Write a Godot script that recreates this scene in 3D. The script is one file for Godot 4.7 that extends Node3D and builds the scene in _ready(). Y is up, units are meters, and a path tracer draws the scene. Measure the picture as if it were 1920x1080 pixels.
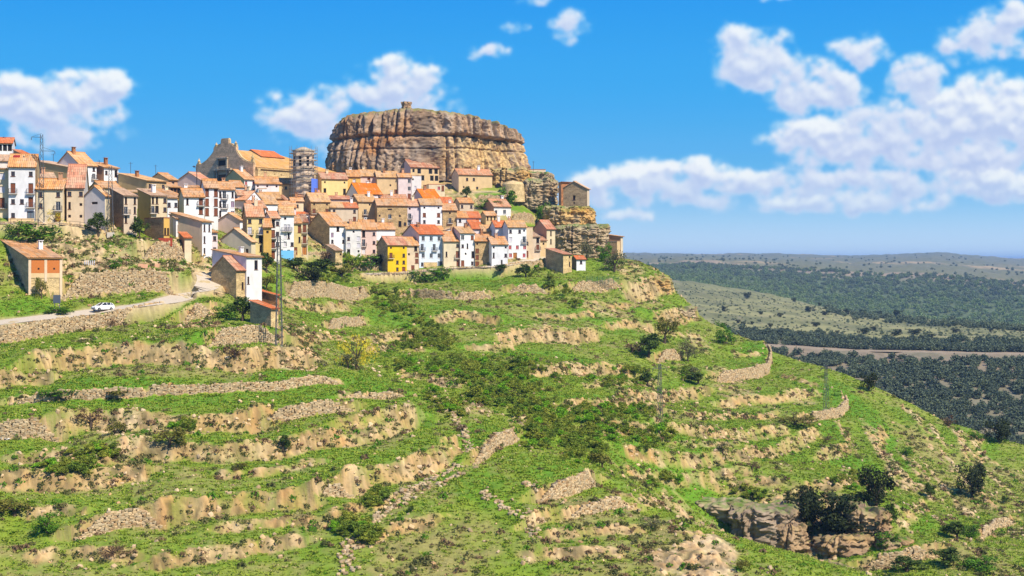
extends Node3D
# A hill village under a flat-topped rock, above terraced fields. Units are metres, y is up,
# the camera stands on the opposite slope at the origin and looks along -z.

const F := 2637.0        # focal length in units of the 1920 pixel wide photograph
const HY := 490.0        # height of the true horizon in it
const CX := 960.0

var rng := RandomNumberGenerator.new()
var used := {}
var mats := {}
var nz := FastNoiseLite.new()
var nz2 := FastNoiseLite.new()

# ---------------------------------------------------------------- naming
func numbered(called: String) -> String:
	if not used.has(called):
		used[called] = 0
		return called
	used[called] += 1
	return "%s_%03d" % [called, used[called]]

func tag(o: Node, label: String, category: String, group := "") -> void:
	o.set_meta("label", label)
	o.set_meta("category", category)
	if group != "":
		o.set_meta("group", group)

func thing(called: String, at: Vector3, turn: float, label: String, category: String, group := "") -> Node3D:
	var o := Node3D.new()
	o.name = numbered(called)
	o.position = at
	o.rotation.y = turn
	add_child(o)
	tag(o, label, category, group)
	return o

func part(called: String, m: Mesh, parent: Node, at := Vector3.ZERO) -> MeshInstance3D:
	var o := MeshInstance3D.new()
	o.name = called
	o.mesh = m
	o.position = at
	parent.add_child(o, true)
	return o

func whole(called: String, m: Mesh, label: String, category: String, group := "") -> MeshInstance3D:
	var o := MeshInstance3D.new()
	o.name = numbered(called)
	o.mesh = m
	add_child(o)
	tag(o, label, category, group)
	return o

func setting(called: String, m: Mesh) -> MeshInstance3D:
	var o := MeshInstance3D.new()
	o.name = numbered(called)
	o.mesh = m
	add_child(o)
	o.set_meta("kind", "structure")
	return o

func scatter(called: String, m: Mesh, where: Array, tint: Array, parent: Node = null, label := "", category := "") -> MultiMeshInstance3D:
	var mm := MultiMesh.new()
	mm.transform_format = MultiMesh.TRANSFORM_3D
	mm.use_colors = true
	mm.mesh = m
	mm.instance_count = where.size()
	for i in where.size():
		mm.set_instance_transform(i, where[i])
		var k: Color = tint[i]
		mm.set_instance_color(i, Color(pow(k.r, 0.4545), pow(k.g, 0.4545), pow(k.b, 0.4545)))
	var o := MultiMeshInstance3D.new()
	o.multimesh = mm
	o.set_meta("kind", "stuff")
	if parent:
		o.name = called
		parent.add_child(o, true)
	else:
		o.name = numbered(called)
		add_child(o)
		tag(o, label, category)
	return o

# ---------------------------------------------------------------- mesh buffers
class MB:
	var v := PackedVector3Array()
	var n := PackedVector3Array()
	var c := PackedColorArray()
	func tri(a: Vector3, b: Vector3, d: Vector3, out: Vector3, col := Color.WHITE) -> void:
		var nn := (d - a).cross(b - a)
		if nn.dot(out) < 0.0:
			nn = -nn
			v.append(a); v.append(d); v.append(b)
		else:
			v.append(a); v.append(b); v.append(d)
		nn = nn.normalized()
		n.append(nn); n.append(nn); n.append(nn)
		c.append(col); c.append(col); c.append(col)
	func quad(a: Vector3, b: Vector3, d: Vector3, e: Vector3, out: Vector3, col := Color.WHITE) -> void:
		tri(a, b, d, out, col)
		tri(a, d, e, out, col)
	func box(lo: Vector3, hi: Vector3, col := Color.WHITE, t := Transform3D()) -> void:
		var p := []
		for i in 8:
			p.append(t * Vector3(hi.x if i & 1 else lo.x, hi.y if i & 2 else lo.y, hi.z if i & 4 else lo.z))
		quad(p[0], p[1], p[3], p[2], t.basis * Vector3(0, 0, -1), col)
		quad(p[4], p[5], p[7], p[6], t.basis * Vector3(0, 0, 1), col)
		quad(p[0], p[2], p[6], p[4], t.basis * Vector3(-1, 0, 0), col)
		quad(p[1], p[3], p[7], p[5], t.basis * Vector3(1, 0, 0), col)
		quad(p[0], p[1], p[5], p[4], t.basis * Vector3(0, -1, 0), col)
		quad(p[2], p[3], p[7], p[6], t.basis * Vector3(0, 1, 0), col)
	func bar(a: Vector3, b: Vector3, w: float, col := Color.WHITE) -> void:
		var z := b - a
		var l := z.length()
		if l < 1e-4:
			return
		z /= l
		var up := Vector3.UP if absf(z.y) < 0.9 else Vector3.RIGHT
		var x := up.cross(z).normalized()
		var t := Transform3D(Basis(x, z.cross(x), z), a)
		box(Vector3(-w / 2, -w / 2, 0), Vector3(w / 2, w / 2, l), col, t)
	func tube(a: Vector3, b: Vector3, ra: float, rb: float, sides: int, col := Color.WHITE) -> void:
		var z := (b - a).normalized()
		var up := Vector3.UP if absf(z.y) < 0.9 else Vector3.RIGHT
		var x := up.cross(z).normalized()
		var y := z.cross(x)
		for i in sides:
			var p := TAU * i / sides
			var q := TAU * (i + 1) / sides
			var dp := x * cos(p) + y * sin(p)
			var dq := x * cos(q) + y * sin(q)
			quad(a + dp * ra, a + dq * ra, b + dq * rb, b + dp * rb, dp + dq, col)
			if rb > 0.0:
				tri(b, b + dp * rb, b + dq * rb, z, col)
			if ra > 0.0:
				tri(a, a + dp * ra, a + dq * ra, -z, col)
	func put(m: ArrayMesh, mat: Material) -> ArrayMesh:
		if v.size() == 0:
			return m
		var a := []
		a.resize(Mesh.ARRAY_MAX)
		a[Mesh.ARRAY_VERTEX] = v
		a[Mesh.ARRAY_NORMAL] = n
		var e := PackedColorArray()
		e.resize(c.size())
		for i in c.size():
			var k := c[i]
			e[i] = Color(pow(k.r, 0.4545), pow(k.g, 0.4545), pow(k.b, 0.4545))
		a[Mesh.ARRAY_COLOR] = e
		m.add_surface_from_arrays(Mesh.PRIMITIVE_TRIANGLES, a)
		m.surface_set_material(m.get_surface_count() - 1, mat)
		return m
	func mesh(mat: Material) -> ArrayMesh:
		return put(ArrayMesh.new(), mat)

# a smooth sheet of rows x cols points, with colours
func sheet(p: PackedVector3Array, col: PackedColorArray, rows: int, cols: int, mat: Material, flip := false, hint := Vector3.ZERO) -> ArrayMesh:
	var n := PackedVector3Array()
	n.resize(p.size())
	var s := -1.0 if flip else 1.0
	for r in rows:
		var r0 := maxi(r - 1, 0)
		var r1 := mini(r + 1, rows - 1)
		for k in cols:
			var a: Vector3 = p[r * cols + mini(k + 1, cols - 1)] - p[r * cols + maxi(k - 1, 0)]
			var b: Vector3 = p[r1 * cols + k] - p[r0 * cols + k]
			n[r * cols + k] = a.cross(b).normalized() * s
	var idx := PackedInt32Array()
	idx.resize((rows - 1) * (cols - 1) * 6)
	var w := 0
	for r in rows - 1:
		for k in cols - 1:
			var i := r * cols + k
			# front faces run clockwise: (c-a)x(b-a) must agree with the normal
			if flip:
				idx[w] = i; idx[w + 1] = i + 1; idx[w + 2] = i + cols
				idx[w + 3] = i + 1; idx[w + 4] = i + cols + 1; idx[w + 5] = i + cols
			else:
				idx[w] = i; idx[w + 1] = i + cols; idx[w + 2] = i + 1
				idx[w + 3] = i + 1; idx[w + 4] = i + cols; idx[w + 5] = i + cols + 1
			w += 6
	var arr := []
	arr.resize(Mesh.ARRAY_MAX)
	arr[Mesh.ARRAY_VERTEX] = p
	arr[Mesh.ARRAY_NORMAL] = n
	var e := PackedColorArray()
	e.resize(col.size())
	for i in col.size():
		var k := col[i]
		e[i] = Color(pow(maxf(k.r, 0.0), 0.4545), pow(maxf(k.g, 0.0), 0.4545), pow(maxf(k.b, 0.0), 0.4545))
	arr[Mesh.ARRAY_COLOR] = e
	arr[Mesh.ARRAY_INDEX] = idx
	var m := ArrayMesh.new()
	m.add_surface_from_arrays(Mesh.PRIMITIVE_TRIANGLES, arr)
	m.surface_set_material(0, mat)
	return m

# ---------------------------------------------------------------- materials
func noise_tex(freq: float, octaves: int, lo: float, hi: float, size := 512, kind := FastNoiseLite.TYPE_SIMPLEX_SMOOTH, seed_ := 1) -> NoiseTexture2D:
	var n := FastNoiseLite.new()
	n.noise_type = kind
	n.seed = seed_
	n.frequency = freq
	n.fractal_octaves = octaves
	n.fractal_gain = 0.6
	var g := Gradient.new()
	g.set_color(0, Color(lo, lo, lo))
	g.set_color(1, Color(hi, hi, hi))
	var t := NoiseTexture2D.new()
	t.width = size
	t.height = size
	t.seamless = true
	t.noise = n
	t.color_ramp = g
	return t

var tex_grain: Texture2D
var tex_streak: Texture2D
var tex_stone: Texture2D
var tex_bump: Texture2D

func lin(r: float, g: float, b: float) -> Color:
	return Color(r, g, b).linear_to_srgb()

func base_mat(c: Color, rough := 0.9) -> StandardMaterial3D:
	var m := StandardMaterial3D.new()
	m.albedo_color = c
	m.roughness = rough
	m.metallic_specular = 0.3
	return m

func tri_mat(c: Color, t: Texture2D, scale: Vector3, bump := 0.0, bt: Texture2D = null) -> StandardMaterial3D:
	var m := base_mat(c, 0.93)
	m.albedo_texture = t
	m.uv1_triplanar = true
	m.uv1_world_triplanar = true
	m.uv1_scale = scale
	if bump > 0.0:
		m.heightmap_enabled = true
		m.heightmap_texture = bt
		m.heightmap_scale = bump
	return m

func make_textures() -> void:
	tex_grain = noise_tex(0.012, 6, 0.80, 1.0, 512)
	tex_streak = noise_tex(0.010, 5, 0.86, 1.0, 512, FastNoiseLite.TYPE_SIMPLEX_SMOOTH, 5)
	tex_stone = stone_tex(0.60, 1.0, 11)
	tex_bump = stone_tex(0.0, 1.0, 11)

# random rubble: rounded cells of differing tone with darker joints
func stone_tex(lo: float, hi: float, seed_: int) -> Texture2D:
	var cells := FastNoiseLite.new()
	cells.noise_type = FastNoiseLite.TYPE_CELLULAR
	cells.seed = seed_
	cells.frequency = 1.0
	cells.cellular_return_type = FastNoiseLite.RETURN_CELL_VALUE
	var edge := FastNoiseLite.new()
	edge.noise_type = FastNoiseLite.TYPE_CELLULAR
	edge.seed = seed_
	edge.frequency = 1.0
	edge.cellular_return_type = FastNoiseLite.RETURN_DISTANCE2_SUB
	var fine := FastNoiseLite.new()
	fine.frequency = 0.06
	fine.fractal_octaves = 4
	var im := Image.create(256, 256, false, Image.FORMAT_RGB8)
	for y in 256:
		for x in 256:
			# blend two shifted copies so that the tile closes
			var u := x / 256.0
			var w := y / 256.0
			var q := Vector2(u * 14.0, w * 22.0)
			var tone := cells.get_noise_2d(q.x, q.y) * 0.5 + 0.5
			var e := clampf((edge.get_noise_2d(q.x, q.y) + 1.0) * 3.2, 0.0, 1.0)
			var k := lo + (hi - lo) * clampf(e * (0.62 + 0.38 * tone) + 0.25 * fine.get_noise_2d(x, y) + 0.55 * fine.get_noise_2d(x * 0.22 + 400.0, y * 0.3), 0.0, 1.0)
			im.set_pixel(x, y, Color(k, k, k))
	return ImageTexture.create_from_image(im)

# a material whose colour comes with the vertices or the copies
func tinted(m: StandardMaterial3D) -> StandardMaterial3D:
	m.vertex_color_use_as_albedo = true
	m.vertex_color_is_srgb = true
	return m

func mat(key: String) -> Material:
	return mats[key]

# one of several slightly different batches of the same plaster or stone
func batch(key: String) -> Material:
	var k := rng.randi() % 4
	if k == 0:
		return mats[key]
	var id := "%s_%d" % [key, k]
	if not mats.has(id):
		var m: StandardMaterial3D = mats[key].duplicate()
		var c: Color = m.albedo_color.srgb_to_linear()
		var t: Array = [[1, 1, 1], [0.93, 0.91, 0.87], [1.05, 1.03, 0.99], [0.93, 0.93, 0.94]][k]
		m.albedo_color = Color(minf(c.r * t[0], 0.85), minf(c.g * t[1], 0.85), minf(c.b * t[2], 0.85)).linear_to_srgb()
		m.uv1_offset = Vector3(0.37, 0.19, 0.71) * k
		mats[id] = m
	return mats[id]

# ---------------------------------------------------------------- places
func at(px: float, py: float, d: float) -> Vector3:
	return Vector3((px - CX) / F * d, (HY - py) / F * d, -d)

# ---------------------------------------------------------------- camera, sky, sun
func view_and_light() -> void:
	var cam := Camera3D.new()
	cam.name = "camera"
	cam.near = 1.0
	cam.far = 40000.0
	cam.set_frustum(1080.0 / F, Vector2(0, -(540.0 - HY) / F), 1.0, 40000.0)
	add_child(cam)
	cam.current = true
	var sun := DirectionalLight3D.new()
	sun.name = "sun"
	sun.light_energy = 1.6
	sun.light_color = Color(1.0, 0.955, 0.88)
	sun.light_angular_distance = 0.5
	sun.shadow_enabled = true
	add_child(sun)
	sun.look_at_from_position(Vector3.ZERO, -Vector3(0.49, 0.73, 0.48), Vector3.UP)
	var e := Environment.new()
	e.background_mode = Environment.BG_SKY
	var s := Sky.new()
	var pm := PanoramaSkyMaterial.new()
	pm.panorama = sky_picture()
	s.sky_material = pm
	e.sky = s
	e.tonemap_mode = Environment.TONE_MAPPER_LINEAR
	e.tonemap_exposure = EXPOSURE
	e.sdfgi_enabled = true
	e.ssao_enabled = true
	e.ssil_enabled = true
	e.fog_enabled = true
	e.fog_density = FOG
	e.fog_light_color = Color(0.62, 0.79, 1.0)
	var w := WorldEnvironment.new()
	w.name = "world_environment"
	w.environment = e
	add_child(w)

const EXPOSURE := 1.4
const FOG := 0.00009

var puffs: Array = []

func sky_picture() -> Texture2D:
	# banks of fair-weather cumulus: centre, half sizes, weight, brightness of the lit top
	puffs = [
		[90, 205, 150, 62, 1.0, 0.7], [190, 175, 75, 42, 0.9, 0.8], [20, 175, 70, 40, 0.9, 0.8], [120, 255, 130, 40, 0.55, 0.1],
		[575, 215, 95, 52, 0.95, 0.45], [745, 165, 95, 55, 0.9, 0.55], [640, 255, 130, 45, 0.6, 0.1], [820, 205, 60, 30, 0.6, 0.2],
		[1068, 50, 40, 34, 0.72, 0.2], [965, 57, 24, 14, 0.66, 0.1], [915, 92, 45, 14, 0.66, 0.1], [1000, 0, 40, 10, 0.5, 0.1],
		[1415, 118, 85, 66, 0.95, 0.45], [1535, 178, 105, 55, 0.95, 0.4], [1612, 97, 58, 40, 0.85, 0.4], [1470, 155, 95, 55, 0.85, 0.3],
		[1850, 75, 100, 50, 0.9, 0.45], [1910, 40, 60, 36, 0.9, 0.4], [1465, -4, 40, 10, 0.6, 0.2],
		[1690, 265, 230, 85, 0.85, 0.25], [1850, 230, 165, 85, 1.1, 0.75], [1545, 262, 120, 50, 0.9, 0.7], [1725, 155, 62, 55, 0.85, 0.4], [1860, 300, 170, 50, 1.0, 0.3],
		[1215, 340, 75, 42, 1.0, 1.0], [1330, 335, 75, 38, 1.0, 0.9], [1410, 350, 65, 36, 0.9, 0.6], [1290, 375, 150, 26, 0.68, 0.15],
		[1610, 345, 250, 38, 0.85, 0.2], [1860, 345, 130, 40, 1.05, 0.9], [1590, 380, 190, 28, 0.9, 0.7], [1480, 385, 70, 20, 0.8, 0.8],
		[1110, 362, 58, 38, 1.0, 0.9], [1180, 403, 52, 16, 0.85, 0.8], [1060, 365, 40, 22, 0.5, 0.2],
	]
	nz2.seed = 21
	nz2.frequency = 0.0085
	nz2.fractal_octaves = 6
	nz2.fractal_gain = 0.55
	nz2.noise_type = FastNoiseLite.TYPE_SIMPLEX_SMOOTH
	var small := Image.create(512, 256, false, Image.FORMAT_RGB8)
	for y in 256:
		for x in 512:
			small.set_pixel(x, y, exposed(sky_color(wrapf((x + 0.5) / 512.0 * 360.0, -180.0, 180.0), 90.0 - (y + 0.5) / 256.0 * 180.0)))
	small.resize(4096, 2048, Image.INTERPOLATE_CUBIC)
	var px := 4096.0 / 360.0
	for y in range(int((90.0 - 13.0) * px), int(90.5 * px)):
		for x in range(int(-25.0 * px), int(25.0 * px)):
			small.set_pixel(posmod(x, 4096), y, exposed(sky_color((x + 0.5) / px, 90.0 - (y + 0.5) / px)))
	return ImageTexture.create_from_image(small)

func cloud_at(x: float, y: float, shift: float) -> Vector2:
	var m := 0.0
	var lit := 0.0
	var wx := x + 26.0 * nz2.get_noise_2d(x * 0.8 + 900.0 + shift, y * 0.8)
	var wy := y + 20.0 * nz2.get_noise_2d(x * 0.8 - 700.0, y * 0.8 + shift)
	for p in puffs:
		var dy: float = (wy - p[1]) / p[3]
		if dy > 0.0:
			dy *= 1.25
		if absf(dy) > 1.6:
			continue
		var dx: float = (wx - p[0]) / p[2]
		var q := dx * dx + dy * dy
		if q > 2.4:
			continue
		var k: float = p[4] * (1.0 - q * 0.62)
		if k > m:
			m = k
			lit = p[5] * clampf(0.55 - dy * 0.75, 0.0, 1.0)
	var n := nz2.get_noise_2d(x * 1.5 + shift, y * 1.9)
	return Vector2(m + 0.74 * n * (0.35 + 0.65 * smoothstep(0.05, 0.45, m)), lit)

func sky_color(az: float, el: float) -> Color:
	var h := clampf(el, 0.0, 90.0)
	# clear air, from the pale horizon to the deep blue overhead
	var c := Color(0.80, 0.90, 0.985)
	c = c.lerp(Color(0.40, 0.72, 0.945), smoothstep(0.0, 4.2, h))
	c = c.lerp(Color(0.26, 0.675, 0.955), smoothstep(3.2, 7.5, h))
	c = c.lerp(Color(0.175, 0.61, 0.945), smoothstep(6.5, 12.0, h))
	c = c.lerp(Color(0.11, 0.42, 0.82), smoothstep(11.0, 60.0, h))
	if el < 0.0:
		return c
	var k := floorf((az + 21.0) / 42.0)
	var a := az - k * 42.0
	if posmod(int(k), 2) == 1:
		a = -a
	var e := el
	var lift := 0.0
	if e > 11.5:
		lift = floorf((e - 11.5) / 14.0) + 1.0
		e = fposmod(e - 11.5, 14.0) * 0.82
	var fade := 1.0 if lift == 0.0 else smoothstep(0.0, 2.5, e) * clampf(0.8 - 0.18 * lift, 0.0, 1.0)
	var x := CX + F * tan(deg_to_rad(a))
	var y := HY - F * tan(deg_to_rad(e)) / cos(deg_to_rad(a))
	var shift := k * 517.0 + lift * 2311.0
	var d := cloud_at(x, y, shift)
	var cover := smoothstep(0.14, 0.72, d.x) * fade
	if cover > 0.003:
		var thick := smoothstep(0.35, 0.95, d.x)
		var up := cloud_at(x + 5.0, y - 13.0, shift)
		var edge := clampf((d.x - up.x) * 1.5 + 0.25, 0.0, 1.0)
		var lo := Color(0.745, 0.80, 0.94)
		var hi := Color(1.0, 1.0, 1.0)
		var cl := Color(0.89, 0.91, 0.98).lerp(lo, thick * (1.0 - edge))
		cl = cl.lerp(hi, clampf(edge * (0.25 + d.y * 1.2) + d.y * 0.25 * thick, 0.0, 1.0))
		cl = cl.lerp(c, 0.35 * (1.0 - smoothstep(0.6, 4.0, el)))
		c = c.lerp(cl, cover * 0.94)
	return c

# the sky's own radiance behind the colours that the camera records at its exposure
func exposed(c: Color) -> Color:
	var l := c.srgb_to_linear()
	return Color(l.r / EXPOSURE, l.g / EXPOSURE, l.b / EXPOSURE).linear_to_srgb()

# ---------------------------------------------------------------- the hill
# measured points of the slope: column and row in the photograph, metres away
func hill_points() -> Array:
	var t := []
	t += [[-200, 1080, 165], [0, 1080, 168], [320, 1080, 168], [640, 1080, 168], [960, 1080, 168], [1200, 1080, 166], [1400, 1080, 166], [1540, 1080, 170]]
	t += [[-100, 1400, 130], [640, 1400, 130], [960, 1400, 130], [1500, 1400, 130], [1920, 1400, 148], [2300, 1300, 170]]
	t += [[0, 960, 182], [320, 960, 182], [640, 950, 184], [900, 950, 184], [1100, 960, 185], [1240, 962, 192]]
	t += [[-200, 860, 200], [0, 870, 198], [320, 880, 196], [640, 860, 200], [860, 840, 208], [1040, 860, 206], [1180, 900, 210]]
	t += [[0, 770, 215], [320, 760, 218], [620, 760, 222], [760, 740, 236], [900, 760, 240], [1050, 780, 240], [1200, 830, 238], [1350, 860, 248]]
	t += [[-200, 680, 235], [0, 690, 232], [320, 670, 238], [530, 660, 245], [660, 690, 258], [850, 690, 272], [1050, 690, 290], [1240, 740, 290], [1450, 800, 288]]
	t += [[-200, 640, 246], [0, 630, 247], [190, 596, 261], [300, 590, 262], [430, 605, 262], [530, 600, 285], [640, 600, 312], [800, 610, 322], [1000, 620, 335], [1200, 650, 335], [1330, 680, 340]]
	t += [[0, 606, 254], [190, 583, 264], [300, 566, 271], [385, 548, 278], [0, 545, 266], [120, 525, 273], [250, 518, 277], [340, 515, 281]]
	t += [[0, 465, 277], [150, 450, 284], [240, 445, 290], [330, 482, 291], [0, 418, 290], [100, 418, 292], [200, 436, 295], [300, 448, 299], [385, 484, 297]]
	t += [[460, 570, 276], [515, 612, 258], [440, 592, 266], [-300, 420, 290], [-300, 300, 380], [-300, 610, 255]]
	t += [[0, 330, 350], [0, 285, 385], [100, 330, 348], [200, 350, 345], [330, 385, 345], [400, 425, 338], [330, 335, 400], [430, 362, 420], [560, 362, 440], [640, 335, 475]]
	t += [[480, 472, 318], [530, 482, 345], [570, 482, 368], [620, 490, 380], [560, 420, 412], [660, 425, 424], [780, 430, 426], [900, 420, 430]]
	t += [[640, 555, 350], [640, 515, 380], [760, 512, 394], [860, 505, 400], [930, 500, 403], [1000, 488, 410], [1060, 512, 402], [1100, 505, 408], [1160, 480, 426]]
	t += [[700, 375, 455], [800, 370, 460], [900, 365, 464], [720, 330, 480], [860, 325, 485], [980, 330, 478], [1000, 415, 450], [1050, 474, 448], [1110, 484, 446], [1080, 492, 438]]
	t += [[780, 560, 355], [900, 560, 362], [1050, 550, 376], [1150, 540, 392], [1200, 525, 405], [1250, 535, 412], [1290, 600, 395], [1370, 640, 380]]
	t += [[1430, 690, 362], [1550, 720, 345], [1640, 790, 318], [1720, 800, 322], [1560, 780, 310], [1330, 770, 300], [1500, 880, 270], [1650, 880, 280], [1800, 860, 310]]
	t += [[1900, 870, 312], [1800, 950, 272], [1900, 960, 270], [1700, 960, 258], [1630, 905, 256]]
	t += [[1275, 964, 200], [1400, 1010, 188], [1560, 1054, 178], [1350, 1048, 214], [1450, 1078, 210], [1560, 1100, 204], [1340, 1000, 233], [1480, 1036, 229], [1600, 1034, 229]]
	t += [[1340, 938, 238], [1480, 934, 238], [1620, 930, 240], [1740, 1030, 222], [1800, 1080, 210], [1920, 1080, 215], [1650, 1090, 202], [1900, 1020, 240], [2200, 1000, 260], [2200, 910, 310], [2200, 1200, 200]]
	t += [[1260, 528, 415], [1300, 581, 402], [1380, 632, 388], [1440, 650, 378], [1560, 692, 362], [1700, 757, 345], [1800, 806, 335], [1920, 836, 330], [2100, 900, 320]]
	t += [[990, 330, 482], [1025, 332, 478], [1060, 450, 470], [1105, 470, 462], [1135, 480, 446], [640, 328, 505], [800, 322, 508], [950, 326, 505], [420, 352, 466], [520, 350, 480]]
	return t

# where the hill breaks off towards the gorge: [x, distance]
func brow(x: float) -> float:
	var t := [[-300, 374], [-140, 368], [-118, 364], [-104, 367], [-95, 392], [-86, 448], [-62, 500], [0, 506], [6, 486], [14, 470], [25, 461], [30, 448], [36, 440], [47, 418], [52, 404], [62, 391], [69, 380], [82, 364], [97, 347], [107, 337], [120, 332], [138, 322], [260, 300]]
	if x <= -300.0:
		return 374.0
	for i in t.size() - 1:
		if x < t[i + 1][0]:
			return lerpf(t[i][1], t[i + 1][1], (x - t[i][0]) / float(t[i + 1][0] - t[i][0]))
	return 300.0

const G := 4.0
const GX0 := -300.0
const GD0 := 120.0
const GC := 172
const GR := 112
var coarse := PackedFloat32Array()

func solve_hill() -> void:
	var pts := hill_points()
	var n := pts.size()
	var xs := PackedFloat64Array()
	var ds := PackedFloat64Array()
	var ys := PackedFloat64Array()
	for p in pts:
		var q := at(p[0], p[1], p[2])
		xs.append(q.x / 100.0)
		ds.append(-q.z / 100.0)
		ys.append(q.y)
	var m := n + 3
	var a := []
	for i in m:
		var row := PackedFloat64Array()
		row.resize(m + 1)
		a.append(row)
	for i in n:
		for j in n:
			var r2 := (xs[i] - xs[j]) ** 2 + (ds[i] - ds[j]) ** 2
			a[i][j] = 0.5 * r2 * log(r2) if r2 > 1e-12 else 0.0
		a[i][i] += 0.012
		a[i][n] = 1.0
		a[i][n + 1] = xs[i]
		a[i][n + 2] = ds[i]
		a[n][i] = 1.0
		a[n + 1][i] = xs[i]
		a[n + 2][i] = ds[i]
		a[i][m] = ys[i]
	for k in m:
		var best := k
		for i in range(k + 1, m):
			if absf(a[i][k]) > absf(a[best][k]):
				best = i
		var sw = a[k]
		a[k] = a[best]
		a[best] = sw
		var rk: PackedFloat64Array = a[k]
		for i in range(k + 1, m):
			var ri: PackedFloat64Array = a[i]
			var f := ri[k] / rk[k]
			if f != 0.0:
				for j in range(k, m + 1):
					ri[j] -= f * rk[j]
				a[i] = ri
	var w := PackedFloat64Array()
	w.resize(m)
	for k in range(m - 1, -1, -1):
		var s: float = a[k][m]
		for j in range(k + 1, m):
			s -= a[k][j] * w[j]
		w[k] = s / a[k][k]
	coarse.resize(GC * GR)
	for r in GR:
		var d := (GD0 + r * G) / 100.0
		for k in GC:
			var x := (GX0 + k * G) / 100.0
			var s := w[n] + w[n + 1] * x + w[n + 2] * d
			for i in n:
				var dx := xs[i] - x
				var dd := ds[i] - d
				var r2 := dx * dx + dd * dd
				if r2 > 1e-9:
					s += w[i] * 0.5 * r2 * log(r2)
			coarse[r * GC + k] = s

func smooth_hill(x: float, d: float) -> float:
	var u := clampf((x - GX0) / G, 0.0, GC - 1.001)
	var w := clampf((d - GD0) / G, 0.0, GR - 1.001)
	var i := int(u)
	var j := int(w)
	u -= i
	w -= j
	var k := j * GC + i
	return lerpf(lerpf(coarse[k], coarse[k + 1], u), lerpf(coarse[k + GC], coarse[k + GC + 1], u), w)

func hill_before_terraces(x: float, d: float) -> float:
	var b := brow(x)
	if d <= b:
		return smooth_hill(x, d)
	var o := d - b
	return maxf(smooth_hill(x, b) - 0.62 * o - 0.015 * o * o, -130.0)

# fine grid, a wedge of land that widens away from the valley road
const TR := 560
const TC := 800
const TD0 := 138.0
const TQ := 1.00246
var th := PackedFloat32Array()
var tsteep := PackedFloat32Array()   # 1 where a bank or wall stands
var ttread := PackedFloat32Array()   # 1 on the level strips between them
var tflat := PackedFloat32Array()    # 1 on roads and yards

func half(d: float) -> float:
	return 44.0 + 0.425 * d

func row_d(r: float) -> float:
	return TD0 * pow(TQ, r)

func height(x: float, d: float) -> float:
	var r := clampf(log(d / TD0) / log(TQ), 0.0, TR - 1.001)
	var h := half(d)
	var k := clampf((x + h) / (2.0 * h) * (TC - 1), 0.0, TC - 1.001)
	var i := int(r)
	var j := int(k)
	r -= i
	k -= j
	var q := i * TC + j
	return lerpf(lerpf(th[q], th[q + 1], k), lerpf(th[q + TC], th[q + TC + 1], k), r)

func field(a: PackedFloat32Array, x: float, d: float) -> float:
	var r := clampi(roundi(log(d / TD0) / log(TQ)), 0, TR - 1)
	var h := half(d)
	return a[r * TC + clampi(roundi((x + h) / (2.0 * h) * (TC - 1)), 0, TC - 1)]

# the spot of ground that a line of sight meets
func ground_at(px: float, py: float, terraced := true, from := 140.0) -> Vector3:
	var d := from
	var kx := (px - CX) / F
	var ky := (HY - py) / F
	var last := d
	while d < 520.0:
		var h := height(kx * d, d) if terraced else hill_before_terraces(kx * d, d)
		if h >= ky * d:
			break
		last = d
		d += 1.5
	if d >= 520.0:
		d = brow(kx * 380.0)
		return Vector3(kx * d, height(kx * d, d) if terraced else hill_before_terraces(kx * d, d), -d)
	for i in 8:
		var m := (last + d) / 2.0
		var h := height(kx * m, m) if terraced else hill_before_terraces(kx * m, m)
		if h >= ky * m:
			d = m
		else:
			last = m
	return Vector3(kx * d, height(kx * d, d) if terraced else hill_before_terraces(kx * d, d), -d)

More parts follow.
